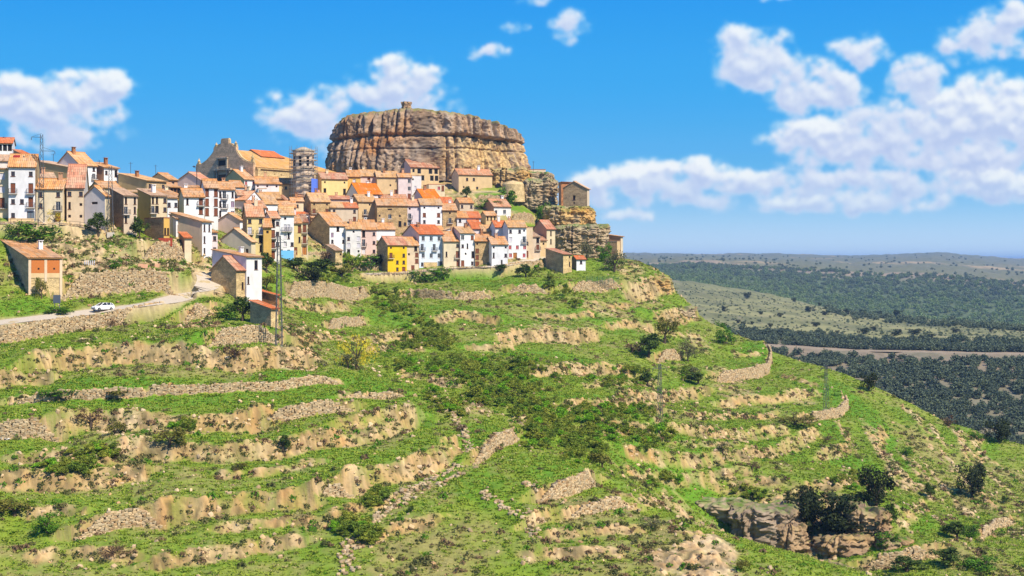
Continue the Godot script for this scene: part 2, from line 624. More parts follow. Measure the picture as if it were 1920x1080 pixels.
# banks and walls: middle line in the photograph, height in metres, "e" earth or "s" dry stone, and what the wall is called
func bank_lines() -> Array:
	var t := []
	t.append([[-70, 643, 0, 630, 70, 620, 140, 609, 205, 600, 265, 589, 312, 581], 2.7, "s", "long grey dry stone wall holding up the road below the white car"])
	t.append([[385, 652, 425, 641, 470, 633, 530, 638], 3.0, "s", "tall rounded dry stone wall below the lattice pylon by the brick sheds"])
	t.append([[60, 692, 150, 670, 250, 662, 360, 668, 470, 676, 565, 672], 3.6, "e", ""])
	t.append([[-50, 722, 30, 707, 80, 700], 2.6, "e", ""])
	t.append([[20, 755, 70, 750, 145, 745, 270, 738, 420, 730, 520, 722, 640, 714], 1.15, "s", "thin crumbling stone wall line crossing the second field under the road"])
	t.append([[-40, 813, 40, 809, 112, 803], 2.5, "s", "dry stone wall at the left edge beside the white washing"])
	t.append([[112, 800, 180, 787, 260, 795, 350, 800, 440, 795, 485, 790], 2.6, "e", ""])
	t.append([[485, 787, 560, 779, 662, 771], 1.9, "s", "pale stone wall with a sagging top in the third field"])
	t.append([[230, 850, 330, 846, 430, 852, 520, 838, 640, 818, 720, 802, 775, 780], 2.6, "e", ""])
	t.append([[-40, 900, 60, 900, 130, 905, 200, 892, 262, 882], 2.4, "e", ""])
	t.append([[140, 1002, 200, 986, 260, 973, 312, 967], 2.0, "s", "broad tumbled stone wall in the lowest field beside the purple bush"])
	t.append([[312, 966, 400, 958, 480, 946, 575, 936], 2.2, "e", ""])
	t.append([[588, 930, 620, 923, 660, 912], 1.8, "s", "short stone wall in the middle of the lowest earth bank"])
	t.append([[660, 910, 700, 898, 770, 880, 830, 856, 855, 835], 2.5, "e", ""])
	t.append([[300, 1050, 380, 1037, 470, 1022, 560, 1005], 1.4, "e", ""])
	t.append([[640, 752, 703, 745, 755, 738], 0.9, "s", "low thin stone wall curving under the yellow tree"])
	t.append([[640, 803, 707, 790, 773, 780], 2.2, "e", ""])
	t.append([[883, 852, 915, 838, 945, 826, 968, 814], 2.1, "s", "stepped stone wall closing the small triangular lawn"])
	t.append([[1003, 936, 1060, 919, 1116, 899], 2.2, "s", "long straight stone wall under the large triangular lawn"])
	t.append([[1060, 963, 1120, 952, 1196, 943], 1.3, "s", "low broken stone wall on the dry spur below the large lawn"])
	t.append([[993, 981, 1023, 968], 1.4, "s", "very short stone wall beside the walled path on the spur"])
	t.append([[700, 1003, 750, 988, 805, 976], 1.2, "e", ""])
	t.append([[535, 549, 600, 551, 650, 552, 690, 548], 3.0, "s", "long weathered stone wall right of the lattice pylon below the gardens"])
	t.append([[538, 572, 600, 574, 650, 574], 1.6, "e", ""])
	t.append([[744, 551, 773, 550, 831, 556, 850, 557, 925, 553], 2.3, "s", "patched stone wall under the green plot below the yellow house"])
	t.append([[950, 543, 1028, 542], 2.4, "s", "neat rectangular stone wall left of the trailing bramble strip"])
	t.append([[1066, 541, 1098, 540, 1167, 545], 2.9, "s", "high ochre stone wall under the small net fence"])
	t.append([[1178, 556, 1200, 549, 1230, 541, 1254, 530], 4.6, "e", ""])
	t.append([[1234, 598, 1262, 592, 1300, 584], 3.4, "e", ""])
	t.append([[611, 612, 645, 605, 682, 600], 1.7, "s", "short slanting stone wall above the yellow tree"])
	t.append([[700, 640, 735, 630, 770, 628], 1.9, "e", ""])
	t.append([[818, 602, 860, 590, 925, 602], 2.4, "e", ""])
	t.append([[937, 642, 980, 630, 1030, 627, 1075, 633, 1114, 627], 3.2, "e", ""])
	t.append([[1140, 610, 1180, 608, 1223, 618], 2.0, "e", ""])
	t.append([[1228, 672, 1278, 668], 2.3, "s", "small square stone wall below the dark shrubs on the right shoulder"])
	t.append([[880, 652, 930, 655, 960, 650], 1.6, "e", ""])
	t.append([[1000, 700, 1040, 698, 1090, 695, 1140, 695, 1185, 702], 2.4, "e", ""])
	t.append([[1171, 743, 1228, 742, 1280, 736, 1323, 735], 2.2, "e", ""])
	t.append([[1048, 767, 1109, 766, 1170, 759, 1235, 769], 1.9, "e", ""])
	t.append([[1338, 706, 1380, 704, 1415, 701, 1438, 688, 1444, 668, 1434, 650], 2.6, "s", "curved ochre stone wall round the end of the right shoulder terrace"])
	t.append([[1350, 755, 1400, 752, 1440, 753, 1480, 746, 1530, 736], 2.0, "e", ""])
	t.append([[1490, 786, 1535, 783, 1570, 776, 1587, 757, 1580, 742], 1.9, "s", "hook shaped stone wall at the foot of the far lattice pylon"])
	t.append([[1240, 806, 1320, 813, 1380, 819, 1430, 816, 1470, 812], 1.9, "e", ""])
	t.append([[1120, 800, 1180, 805, 1240, 812], 1.6, "e", ""])
	t.append([[1180, 850, 1240, 858, 1300, 862, 1345, 862, 1400, 852, 1450, 842, 1490, 826, 1530, 816], 1.9, "e", ""])
	t.append([[1540, 851, 1570, 846, 1597, 842, 1588, 816, 1578, 796], 1.7, "e", ""])
	t.append([[1838, 1001, 1862, 982, 1900, 974], 1.5, "s", "small curved bare wall near the right edge"])
	t.append([[1612, 1061, 1690, 1046, 1755, 1031], 2.2, "s", "overgrown stone wall in the lower right corner"])
	t.append([[690, 519, 760, 518, 850, 513, 924, 513], 2.8, "s", "long stone retaining wall under the street of the yellow house"])
	t.append([[930, 510, 985, 501, 1027, 494], 2.6, "s", "stone retaining wall rising to the ochre barn"])
	t.append([[655, 500, 690, 503, 725, 505], 2.4, "s", "brown garden wall touching the left side of the yellow house"])
	t.append([[540, 483, 575, 478, 612, 481], 1.8, "s", "curved grey garden wall below the house with the blue base"])
	t.append([[112, 546, 160, 537, 230, 532, 300, 532, 362, 541], 4.0, "s", "high yellowish stone wall above the road behind the white car"])
	t.append([[-40, 433, 60, 432, 150, 431, 196, 440], 2.8, "s", "rubble wall below the railings of the upper left street"])
	t.append([[262, 474, 300, 472, 358, 478], 3.4, "s", "patchy stone wall below the red sheet"])
	t.append([[340, 590, 372, 580, 405, 576], 2.8, "s", "rounded stone block wall at the road bend by the stone barn"])
	t.append([[878, 378, 930, 378, 985, 377], 3.2, "s", "light retaining wall under the round bastion"])
	t.append([[952, 412, 1006, 411], 2.6, "s", "yellowish wall below the ochre flowers and the bastion"])
	t.append([[1006, 378, 1056, 379], 2.4, "s", "grey wall with a grassy top left of the house on the crag"])
	t.append([[1730, 806, 1720, 780, 1711, 753], 1.2, "e", ""])
	t.append([[1764, 831, 1757, 817, 1750, 803], 1.1, "e", ""])
	t.append([[1812, 856, 1805, 832, 1800, 812], 1.3, "e", ""])
	t.append([[1838, 862, 1830, 838, 1832, 815], 1.3, "e", ""])
	t.append([[1695, 892, 1665, 868, 1645, 842, 1656, 806], 1.8, "e", ""])
	t.append([[1520, 912, 1570, 908, 1615, 900], 1.3, "e", ""])
	t.append([[1690, 985, 1715, 965, 1735, 945], 0.9, "e", ""])
	t.append([[690, 656, 740, 650, 790, 656], 1.0, "e", ""])
	t.append([[1100, 724, 1160, 723, 1230, 719], 1.0, "e", ""])
	t.append([[1290, 781, 1340, 786, 1400, 786, 1450, 779], 1.1, "e", ""])
	t.append([[1250, 831, 1320, 837, 1380, 839], 0.9, "e", ""])
	t.append([[1180, 882, 1300, 889, 1400, 881], 0.9, "e", ""])
	t.append([[1320, 901, 1390, 907, 1450, 901], 0.9, "e", ""])
	t.append([[1470, 701, 1500, 713, 1530, 723], 1.0, "e", ""])
	t.append([[1010, 591, 1060, 597, 1110, 593], 1.2, "e", ""])
	t.append([[30, 861, 110, 858, 190, 866], 1.1, "e", ""])
	t.append([[420, 886, 520, 881, 600, 871], 0.8, "e", ""])
	t.append([[60, 962, 120, 966, 150, 968], 1.0, "e", ""])
	t.append([[80, 1042, 160, 1037, 240, 1042], 1.0, "e", ""])
	t.append([[420, 987, 520, 977, 620, 966], 0.9, "e", ""])
	t.append([[640, 962, 690, 947, 740, 926], 0.9, "e", ""])
	t.append([[1040, 1002, 1120, 992, 1200, 987], 1.0, "e", ""])
	t.append([[1000, 1042, 1080, 1037, 1160, 1032], 0.8, "e", ""])
	t.append([[1120, 570, 1150, 575, 1200, 572], 1.0, "e", ""])
	t.append([[560, 640, 620, 632, 680, 640], 1.1, "e", ""])
	t.append([[760, 700, 800, 708, 840, 722], 1.0, "e", ""])
	t.append([[1230, 620, 1270, 628, 1310, 632], 1.0, "e", ""])
	t.append([[1380, 668, 1400, 672, 1420, 670], 0.8, "e", ""])
	t.append([[1160, 930, 1210, 940, 1250, 950], 0.9, "e", ""])
	return t

var banks := []          # [points as Vector2(x, distance), height, kind, label]

func level_line(pts: Array, w: float, soft: float, fall := 0.0) -> void:
	# flattens the ground across a line of Vector3
	var lo := Vector2(1e9, 1e9)
	var hi := Vector2(-1e9, -1e9)
	for p in pts:
		lo = lo.min(Vector2(p.x, -p.z))
		hi = hi.max(Vector2(p.x, -p.z))
	var rr := w + soft
	var r0 := clampi(int(log((lo.y - rr) / TD0) / log(TQ)), 0, TR - 1)
	var r1 := clampi(int(log((hi.y + rr) / TD0) / log(TQ)) + 1, 0, TR - 1)
	for r in range(r0, r1 + 1):
		var d := row_d(r)
		var h := half(d)
		var k0 := clampi(int((lo.x - rr + h) / (2.0 * h) * (TC - 1)), 0, TC - 1)
		var k1 := clampi(int((hi.x + rr + h) / (2.0 * h) * (TC - 1)) + 1, 0, TC - 1)
		for k in range(k0, k1 + 1):
			var p := Vector2(-h + 2.0 * h * k / (TC - 1.0), d)
			var best := 1e9
			var y := 0.0
			for i in pts.size() - 1:
				var a := Vector2(pts[i].x, -pts[i].z)
				var b := Vector2(pts[i + 1].x, -pts[i + 1].z)
				var t := clampf((p - a).dot(b - a) / (b - a).length_squared(), 0.0, 1.0)
				var q := p.distance_to(a + (b - a) * t)
				if q < best:
					best = q
					y = lerpf(pts[i].y, pts[i + 1].y, t) + fall * minf(q, w) * signf((b - a).cross(p - a))
			if best < rr:
				var f := 1.0 - smoothstep(w, rr, best)
				var q := r * TC + k
				th[q] = lerpf(th[q], y, f)
				tflat[q] = maxf(tflat[q], f)
				tsteep[q] *= 1.0 - f

func make_heights() -> void:
	th.resize(TR * TC)
	tsteep.resize(TR * TC)
	tflat.resize(TR * TC)
	ttread.resize(TR * TC)
	nz.seed = 3
	nz.frequency = 0.035
	nz.fractal_octaves = 4
	for r in TR:
		var d := row_d(r)
		var h := half(d)
		for k in TC:
			var x := -h + 2.0 * h * k / (TC - 1.0)
			th[r * TC + k] = hill_before_terraces(x, d) + 0.55 * nz.get_noise_2d(x * 1.6, d * 1.6)
	for b in bank_lines():
		if b[1] == 0.0:
			continue
		var pts := PackedVector2Array()
		var f: Array = b[0]
		for i in range(0, f.size(), 2):
			var g := ground_at(f[i], f[i + 1], false)
			pts.append(Vector2(g.x, -g.z))
		banks.append([pts, b[1], b[2], b[3]])
	for b in banks:
		var pts: PackedVector2Array = b[0]
		var hh: float = b[1]
		var soft := 0.35 if b[2] == "s" else 0.55 + 0.2 * hh
		var lo := pts[0]
		var hi := pts[0]
		for p in pts:
			lo = lo.min(p)
			hi = hi.max(p)
		var reach := 15.0
		var r0 := clampi(int(log((lo.y - reach) / TD0) / log(TQ)), 0, TR - 1)
		var r1 := clampi(int(log((hi.y + reach) / TD0) / log(TQ)) + 1, 0, TR - 1)
		var ns := pts.size() - 1
		for r in range(r0, r1 + 1):
			var d := row_d(r)
			var h := half(d)
			var k0 := clampi(int((lo.x - reach + h) / (2.0 * h) * (TC - 1)), 0, TC - 1)
			var k1 := clampi(int((hi.x + reach + h) / (2.0 * h) * (TC - 1)) + 1, 0, TC - 1)
			for k in range(k0, k1 + 1):
				var p := Vector2(-h + 2.0 * h * k / (TC - 1.0), d)
				var best := 1e9
				var side := 1.0
				var over := 0.0
				for i in ns:
					var a := pts[i]
					var e := pts[i + 1] - a
					var t := (p - a).dot(e) / e.length_squared()
					var tc := clampf(t, 0.0, 1.0)
					var q := (p - a - e * tc).length_squared()
					if q < best:
						best = q
						side = e.cross(p - a)
						over = 0.0
						if i == 0 and t < 0.0:
							over = -t * e.length()
						elif i == ns - 1 and t > 1.0:
							over = (t - 1.0) * e.length()
				best = sqrt(best)
				if best > reach:
					continue
				var s := best if side > 0.0 else -best
				if over > 0.0:
					s = s * (1.0 if absf(s) < 0.01 else 1.0)
				var ends := 1.0 - smoothstep(0.0, 5.0, over)
				if ends <= 0.0:
					continue
				if b[2] == "e":
					ends *= 0.9 + 0.22 * nz.get_noise_2d(p.x * 1.4 + 20.0, p.y * 1.4)
					s += 0.9 * nz.get_noise_2d(p.x * 3.0, p.y * 3.0) + 0.5 * nz.get_noise_2d(p.x * 9.0, p.y * 9.0)
				var st := clampf(s / soft, -1.0, 1.0)
				var v := 0.0
				if s >= 0.0:
					v = 0.5 * hh * (st * exp(-maxf(s - soft, 0.0) / 6.5))
				else:
					v = 0.5 * hh * (st * exp(-maxf(-s - soft, 0.0) / 5.0))
				var q := r * TC + k
				if s > soft:
					ttread[q] = maxf(ttread[q], ends * (1.0 - smoothstep(4.0, 8.0, s)))
				elif s < -soft:
					ttread[q] = maxf(ttread[q], 0.8 * ends * (1.0 - smoothstep(2.5, 5.5, -s)))
				th[q] += v * ends
				var near := (1.0 - smoothstep(soft * 0.8, soft * 1.35 + 0.4, absf(s))) * ends
				tsteep[q] = maxf(tsteep[q], near)

# patches of another cover: middle and half size in the photograph, kind, weight
func patches() -> Array:
	var t := []
	# pale bare earth
	t += [[1320, 1035, 65, 42, "pale", 1.2], [1290, 1060, 60, 30, "pale", 1.0], [1655, 850, 16, 55, "pale", 1.0], [1690, 895, 26, 16, "pale", 0.8], [1715, 780, 8, 28, "pale", 0.7], [1757, 815, 7, 20, "pale", 0.7]]
	t += [[1805, 830, 7, 28, "pale", 0.7], [1832, 840, 8, 26, "pale", 0.8], [1735, 920, 16, 14, "pale", 0.8], [1810, 960, 14, 14, "pale", 0.7], [230, 800, 35, 20, "pale", 0.8], [250, 835, 40, 14, "pale", 0.7]]
	t += [[165, 640, 26, 12, "pale", 0.3], [370, 610, 40, 10, "pale", 0.8], [1000, 795, 34, 14, "pale", 0.9], [960, 795, 10, 16, "pale", 0.6], [900, 770, 40, 10, "pale", 0.5], [870, 755, 35, 10, "pale", 0.6]]
	t += [[1270, 950, 30, 16, "pale", 0.7], [840, 715, 26, 16, "pale", 0.8], [1090, 700, 30, 14, "pale", 0.6], [1330, 990, 30, 14, "pale", 0.4], [1520, 985, 120, 34, "pale", 0.7], [1560, 1010, 90, 26, "pale", 0.5]]
	t += [[90, 470, 70, 30, "pale", 0.9], [200, 470, 90, 30, "pale", 0.9], [150, 500, 90, 14, "pale", 0.8], [300, 500, 60, 14, "pale", 0.7], [1200, 545, 40, 18, "pale", 0.5], [1180, 505, 30, 14, "pale", 0.5], [590, 520, 50, 14, "pale", 0.6], [620, 540, 60, 10, "pale", 0.5]]
	t += [[560, 660, 34, 30, "pale", 0.8], [545, 620, 20, 30, "pale", 0.7], [1120, 580, 60, 16, "pale", 0.5], [1020, 615, 60, 16, "pale", 0.5], [1360, 700, 40, 16, "pale", 0.5], [1310, 645, 24, 24, "pale", 0.5], [1385, 735, 40, 14, "pale", 0.5], [1500, 750, 34, 12, "pale", 0.5]]
	t += [[1700, 862, 6, 30, "pale", 0.8], [1730, 885, 5, 26, "pale", 0.8], [1762, 905, 6, 30, "pale", 0.8], [1785, 868, 5, 30, "pale", 0.7], [1815, 905, 6, 30, "pale", 0.8], [1850, 935, 7, 24, "pale", 0.8], [1668, 930, 5, 24, "pale", 0.8], [1755, 850, 5, 20, "pale", 0.7], [1872, 905, 7, 30, "pale", 0.7], [1895, 890, 5, 30, "pale", 0.7], [1600, 890, 24, 5, "pale", 0.7], [1690, 965, 6, 20, "pale", 0.8], [1770, 985, 7, 22, "pale", 0.7]]
	# lanes and yards between the houses
	t += [[60, 330, 120, 75, "pale", 0.9], [250, 350, 130, 60, "pale", 0.9], [440, 410, 110, 80, "pale", 0.85], [640, 400, 120, 80, "pale", 0.8], [800, 400, 120, 90, "pale", 0.75], [930, 440, 70, 60, "pale", 0.6], [380, 480, 60, 40, "pale", 0.7], [1000, 460, 50, 30, "pale", 0.6]]
	# dry straw and scrub
	t += [[1150, 1010, 150, 70, "dry", 0.9], [800, 1040, 110, 50, "dry", 0.7], [900, 1000, 60, 30, "dry", 0.5], [480, 880, 200, 22, "dry", 0.45], [180, 850, 150, 45, "dry", 0.6], [330, 680, 230, 32, "dry", 0.85], [700, 830, 70, 30, "dry", 0.7]]
	t += [[560, 620, 50, 40, "dry", 0.6], [620, 585, 80, 16, "dry", 0.5], [1010, 590, 120, 18, "dry", 0.7], [1090, 640, 80, 12, "dry", 0.6], [1340, 920, 90, 22, "dry", 0.6], [1500, 905, 70, 22, "dry", 0.45], [1850, 880, 60, 40, "dry", 0.5], [1850, 1050, 80, 30, "dry", 0.6]]
	t += [[1250, 780, 90, 40, "dry", 0.5], [1150, 870, 60, 20, "dry", 0.4], [800, 900, 90, 30, "dry", 0.6], [500, 1040, 200, 40, "dry", 0.4], [150, 1040, 150, 40, "dry", 0.35], [60, 620, 40, 12, "dry", 0.3], [1720, 930, 50, 60, "dry", 0.35], [1050, 1000, 80, 50, "dry", 0.5]]
	t += [[720, 1010, 60, 50, "dry", 0.4], [1780, 880, 60, 70, "dry", 0.7], [1860, 900, 60, 60, "dry", 0.6], [1550, 960, 60, 14, "dry", 0.6], [1330, 800, 70, 16, "dry", 0.6], [1420, 780, 60, 14, "dry", 0.5], [1440, 870, 60, 16, "dry", 0.6], [1130, 790, 60, 14, "dry", 0.5], [1200, 620, 50, 20, "dry", 0.5], [1700, 870, 40, 60, "dry", 0.5], [1860, 960, 60, 50, "dry", 0.55], [1580, 940, 60, 20, "dry", 0.6], [1480, 790, 60, 30, "dry", 0.4], [300, 1020, 200, 50, "dry", 0.35], [900, 640, 120, 20, "dry", 0.4], [720, 660, 60, 24, "dry", 0.4], [1100, 560, 80, 20, "dry", 0.4], [640, 880, 60, 12, "dry", 0.4], [420, 700, 120, 20, "dry", 0.5], [100, 690, 80, 22, "dry", 0.6]]
	# rich green
	t += [[470, 612, 70, 16, "lush", 1.0], [330, 630, 150, 20, "lush", 0.7], [150, 650, 130, 14, "lush", 0.6], [560, 700, 90, 18, "lush", 1.0], [700, 720, 90, 30, "lush", 1.0], [200, 720, 180, 14, "lush", 0.8], [250, 755, 230, 12, "lush", 0.8], [530, 745, 130, 16, "lush", 0.7]]
	t += [[740, 600, 70, 18, "lush", 0.9], [780, 670, 70, 16, "lush", 0.9], [1000, 665, 150, 20, "lush", 1.0], [860, 578, 100, 12, "lush", 0.9], [930, 610, 90, 14, "lush", 0.7], [1120, 605, 90, 20, "lush", 0.6], [860, 525, 120, 10, "lush", 0.9], [960, 530, 60, 10, "lush", 0.9], [1080, 740, 110, 12, "lush", 1.0], [1150, 720, 90, 12, "lush", 0.6]]
	t += [[1000, 860, 50, 10, "lush", 0.5], [1250, 890, 120, 20, "lush", 0.8], [1300, 840, 90, 14, "lush", 0.7], [1450, 835, 80, 12, "lush", 0.8], [1620, 780, 34, 80, "lush", 1.1], [1600, 870, 50, 16, "lush", 1.0], [1560, 740, 40, 30, "lush", 0.8], [1420, 660, 26, 24, "lush", 0.9], [1380, 680, 34, 14, "lush", 0.6]]
	t += [[1640, 1030, 80, 10, "lush", 1.0], [1480, 1040, 110, 20, "lush", 0.8], [1340, 985, 50, 8, "lush", 0.6], [1720, 970, 30, 26, "lush", 0.8], [900, 910, 50, 30, "lush", 0.7], [880, 815, 40, 22, "lush", 0.6], [1020, 870, 70, 30, "lush", 0.5], [1540, 800, 50, 16, "lush", 0.6], [1840, 790, 30, 40, "lush", 0.3], [1780, 1000, 80, 30, "lush", 0.4]]
	t += [[790, 800, 30, 40, "lush", 0.7], [840, 870, 24, 40, "lush", 0.8], [1110, 935, 60, 8, "lush", 0.3], [500, 860, 130, 20, "lush", 0.45], [620, 850, 120, 20, "lush", 0.35], [40, 580, 60, 14, "lush", 0.9], [120, 590, 40, 10, "lush", 0.7], [60, 440, 60, 16, "lush", 0.7], [230, 450, 50, 14, "lush", 0.8], [270, 465, 40, 12, "lush", 0.7], [290, 505, 60, 7, "lush", 0.7]]
	t += [[540, 855, 100, 25, "lush", 0.3], [640, 1030, 80, 30, "lush", 0.3], [930, 380, 40, 12, "lush", 0.7], [1000, 345, 40, 10, "lush", 0.7], [1130, 490, 40, 16, "lush", 0.5], [1210, 585, 30, 14, "lush", 0.4], [930, 700, 120, 40, "lush", 0.5], [1090, 840, 90, 30, "lush", 0.5], [560, 580, 60, 16, "lush", 0.4]]
	return t

var pale := PackedFloat32Array()
var dry := PackedFloat32Array()
var lush := PackedFloat32Array()

func spread_patches() -> void:
	pale.resize(TR * TC)
	dry.resize(TR * TC)
	lush.resize(TR * TC)
	for p in patches():
		var g := ground_at(p[0], p[1])
		var d0 := -g.z
		var rx: float = p[2] * d0 / F
		var rd: float = p[3] * d0 / F * 3.4
		var r0 := clampi(int(log((d0 - rd * 1.6) / TD0) / log(TQ)), 0, TR - 1)
		var r1 := clampi(int(log((d0 + rd * 1.6) / TD0) / log(TQ)) + 1, 0, TR - 1)
		for r in range(r0, r1 + 1):
			var d := row_d(r)
			var h := half(d)
			var k0 := clampi(int((g.x - rx * 1.6 + h) / (2.0 * h) * (TC - 1)), 0, TC - 1)
			var k1 := clampi(int((g.x + rx * 1.6 + h) / (2.0 * h) * (TC - 1)) + 1, 0, TC - 1)
			for k in range(k0, k1 + 1):
				var x := -h + 2.0 * h * k / (TC - 1.0)
				var e := ((x - g.x) / rx) ** 2 + ((d - d0) / rd) ** 2
				if e > 2.5:
					continue
				e += 0.9 * nz.get_noise_2d(x * 4.0 + 300.0, d * 4.0)
				var f := (1.0 - smoothstep(0.45, 1.5, e)) * float(p[5])
				var q := r * TC + k
				if p[4] == "pale":
					pale[q] = maxf(pale[q], f)
				elif p[4] == "dry":
					dry[q] = maxf(dry[q], f)
				else:
					lush[q] = maxf(lush[q], f)

var tgreen := PackedFloat32Array()
var tbare := PackedFloat32Array()

func make_hill() -> void:
	var p := PackedVector3Array()
	p.resize(TR * TC)
	var col := PackedColorArray()
	col.resize(TR * TC)
	tgreen.resize(TR * TC)
	tbare.resize(TR * TC)
	var earth := Color(0.45, 0.29, 0.125)
	var palec := Color(0.57, 0.43, 0.24)
	var ochre := Color(0.45, 0.235, 0.075)
	var straw := Color(0.33, 0.28, 0.095)
	var green := Color(0.215, 0.295, 0.026)
	var rich := Color(0.125, 0.275, 0.014)
	var dark := Color(0.085, 0.125, 0.022)
	var scrub := Color(0.14, 0.115, 0.05)
	var fine := FastNoiseLite.new()
	fine.seed = 9
	fine.frequency = 0.35
	fine.fractal_octaves = 3
	for r in TR:
		var d := row_d(r)
		var h := half(d)
		var rm := maxi(r - 1, 0)
		var rp := mini(r + 1, TR - 1)
		var dd := row_d(rp) - row_d(rm)
		var dx := 2.0 * h / (TC - 1.0)
		for k in TC:
			var q := r * TC + k
			var x := -h + 2.0 * h * k / (TC - 1.0)
			var sx := (th[r * TC + mini(k + 1, TC - 1)] - th[r * TC + maxi(k - 1, 0)]) / (2.0 * dx)
			var sd := (th[rp * TC + k] - th[rm * TC + k]) / dd
			var slope := sqrt(sx * sx + sd * sd)
			var a := nz.get_noise_2d(x * 1.3 + 50.0, d * 1.3)
			var b := fine.get_noise_2d(x, d)
			var c3 := nz.get_noise_2d(x * 6.0, d * 6.0 + 700.0)
			var bare := smoothstep(0.58, 1.05, slope + 0.22 * b + 0.2 * c3) * 0.9
			bare *= 1.0 - 0.7 * ttread[q]
			bare = maxf(bare, tsteep[q] * clampf(0.8 + 1.2 * b + 0.6 * c3, 0.0, 1.0))
			bare = maxf(bare, clampf(pale[q] * (1.0 + 0.9 * b + 0.5 * c3), 0.0, 1.0))
			bare = clampf(bare - lush[q] * 0.45 * (1.0 - tsteep[q]), 0.0, 1.0)
			var dr := clampf(0.22 + dry[q] * 0.8 + 0.65 * a + 0.5 * c3 + 0.35 * b - lush[q] * 0.75 - ttread[q] * 0.33, 0.0, 1.0)
			var g := green.lerp(rich, clampf(0.1 + lush[q] * 0.8 + 0.35 * ttread[q] + 0.5 * c3, 0.0, 1.0))
			g = g.lerp(dark, clampf(b * 0.8 + c3 * 0.5 - 0.12, 0.0, 0.55))
			var e := earth.lerp(palec, clampf(0.25 + 0.9 * c3 + pale[q] * 0.5, 0.0, 1.0)).lerp(ochre, clampf(0.9 * a + 0.7 * b - 0.15, 0.0, 0.75))
			var cc := g.lerp(straw, dr * 0.85).lerp(e, bare)
			cc = cc.lerp(scrub, clampf((bare + 0.5 * dr) * (2.2 * fine.get_noise_2d(x * 0.6 + 90.0, d * 0.6) - 0.35), 0.0, 0.75))
			if tflat[q] > 0.0:
				cc = cc.lerp(palec * 0.95, tflat[q] * 0.85)
			var grit := fine.get_noise_2d(x * 3.1 + 40.0, d * 3.1)
			var bed := nz2.get_noise_2d(x * 6.0, (th[q] + 0.5 * b) * 160.0)
			var s := 1.0 + 0.2 * b + (0.25 + 0.75 * bare) * 0.45 * grit + bare * 0.7 * bed
			s = clampf(s, 0.45, 1.4)
			col[q] = Color(cc.r * s, cc.g * s, cc.b * s)
			tgreen[q] = (1.0 - bare) * (1.0 - dr) * (1.0 - tflat[q])
			tbare[q] = bare * (1.0 - tflat[q])
			var rough := (0.12 + 0.5 * bare) * b + bare * (0.28 * grit + 0.35 * bed) * (1.0 - tflat[q])
			p[q] = Vector3(x, th[q] + rough, -d)
	var m := tri_mat(Color.WHITE, noise_tex(0.02, 5, 0.82, 1.0, 512, FastNoiseLite.TYPE_SIMPLEX_SMOOTH, 31), Vector3(0.11, 0.11, 0.11), 9.0, noise_tex(0.03, 5, 0.0, 1.0, 512, FastNoiseLite.TYPE_SIMPLEX_SMOOTH, 33))
	tinted(m)
	setting("hillside", sheet(p, col, TR, TC, m))

# ---------------------------------------------------------------- land across the gorge
var far_lines := []

func far_point(u: float, v: float) -> Vector3:
	# u runs along the lines 0..1, v across them
	var i := clampi(int(v), 0, far_lines.size() - 2)
	var a := far_on(i, u)
	var b := far_on(i + 1, u)
	return a.lerp(b, clampf(v - i, 0.0, 1.0))

func far_on(i: int, u: float) -> Vector3:
	var l: Array = far_lines[i]
	var f := u * (l.size() - 1)
	var k := clampi(int(f), 0, l.size() - 2)
	return (l[k] as Vector3).lerp(l[k + 1], f - k)

func far_height(p: Vector3, v: float) -> float:
	var k := clampf((-p.z - 500.0) / 1500.0, 0.15, 1.6)
	return k * (4.5 * nz.get_noise_2d(p.x * 0.16, p.z * 0.16) + 2.0 * nz.get_noise_2d(p.x * 0.7, p.z * 0.7))

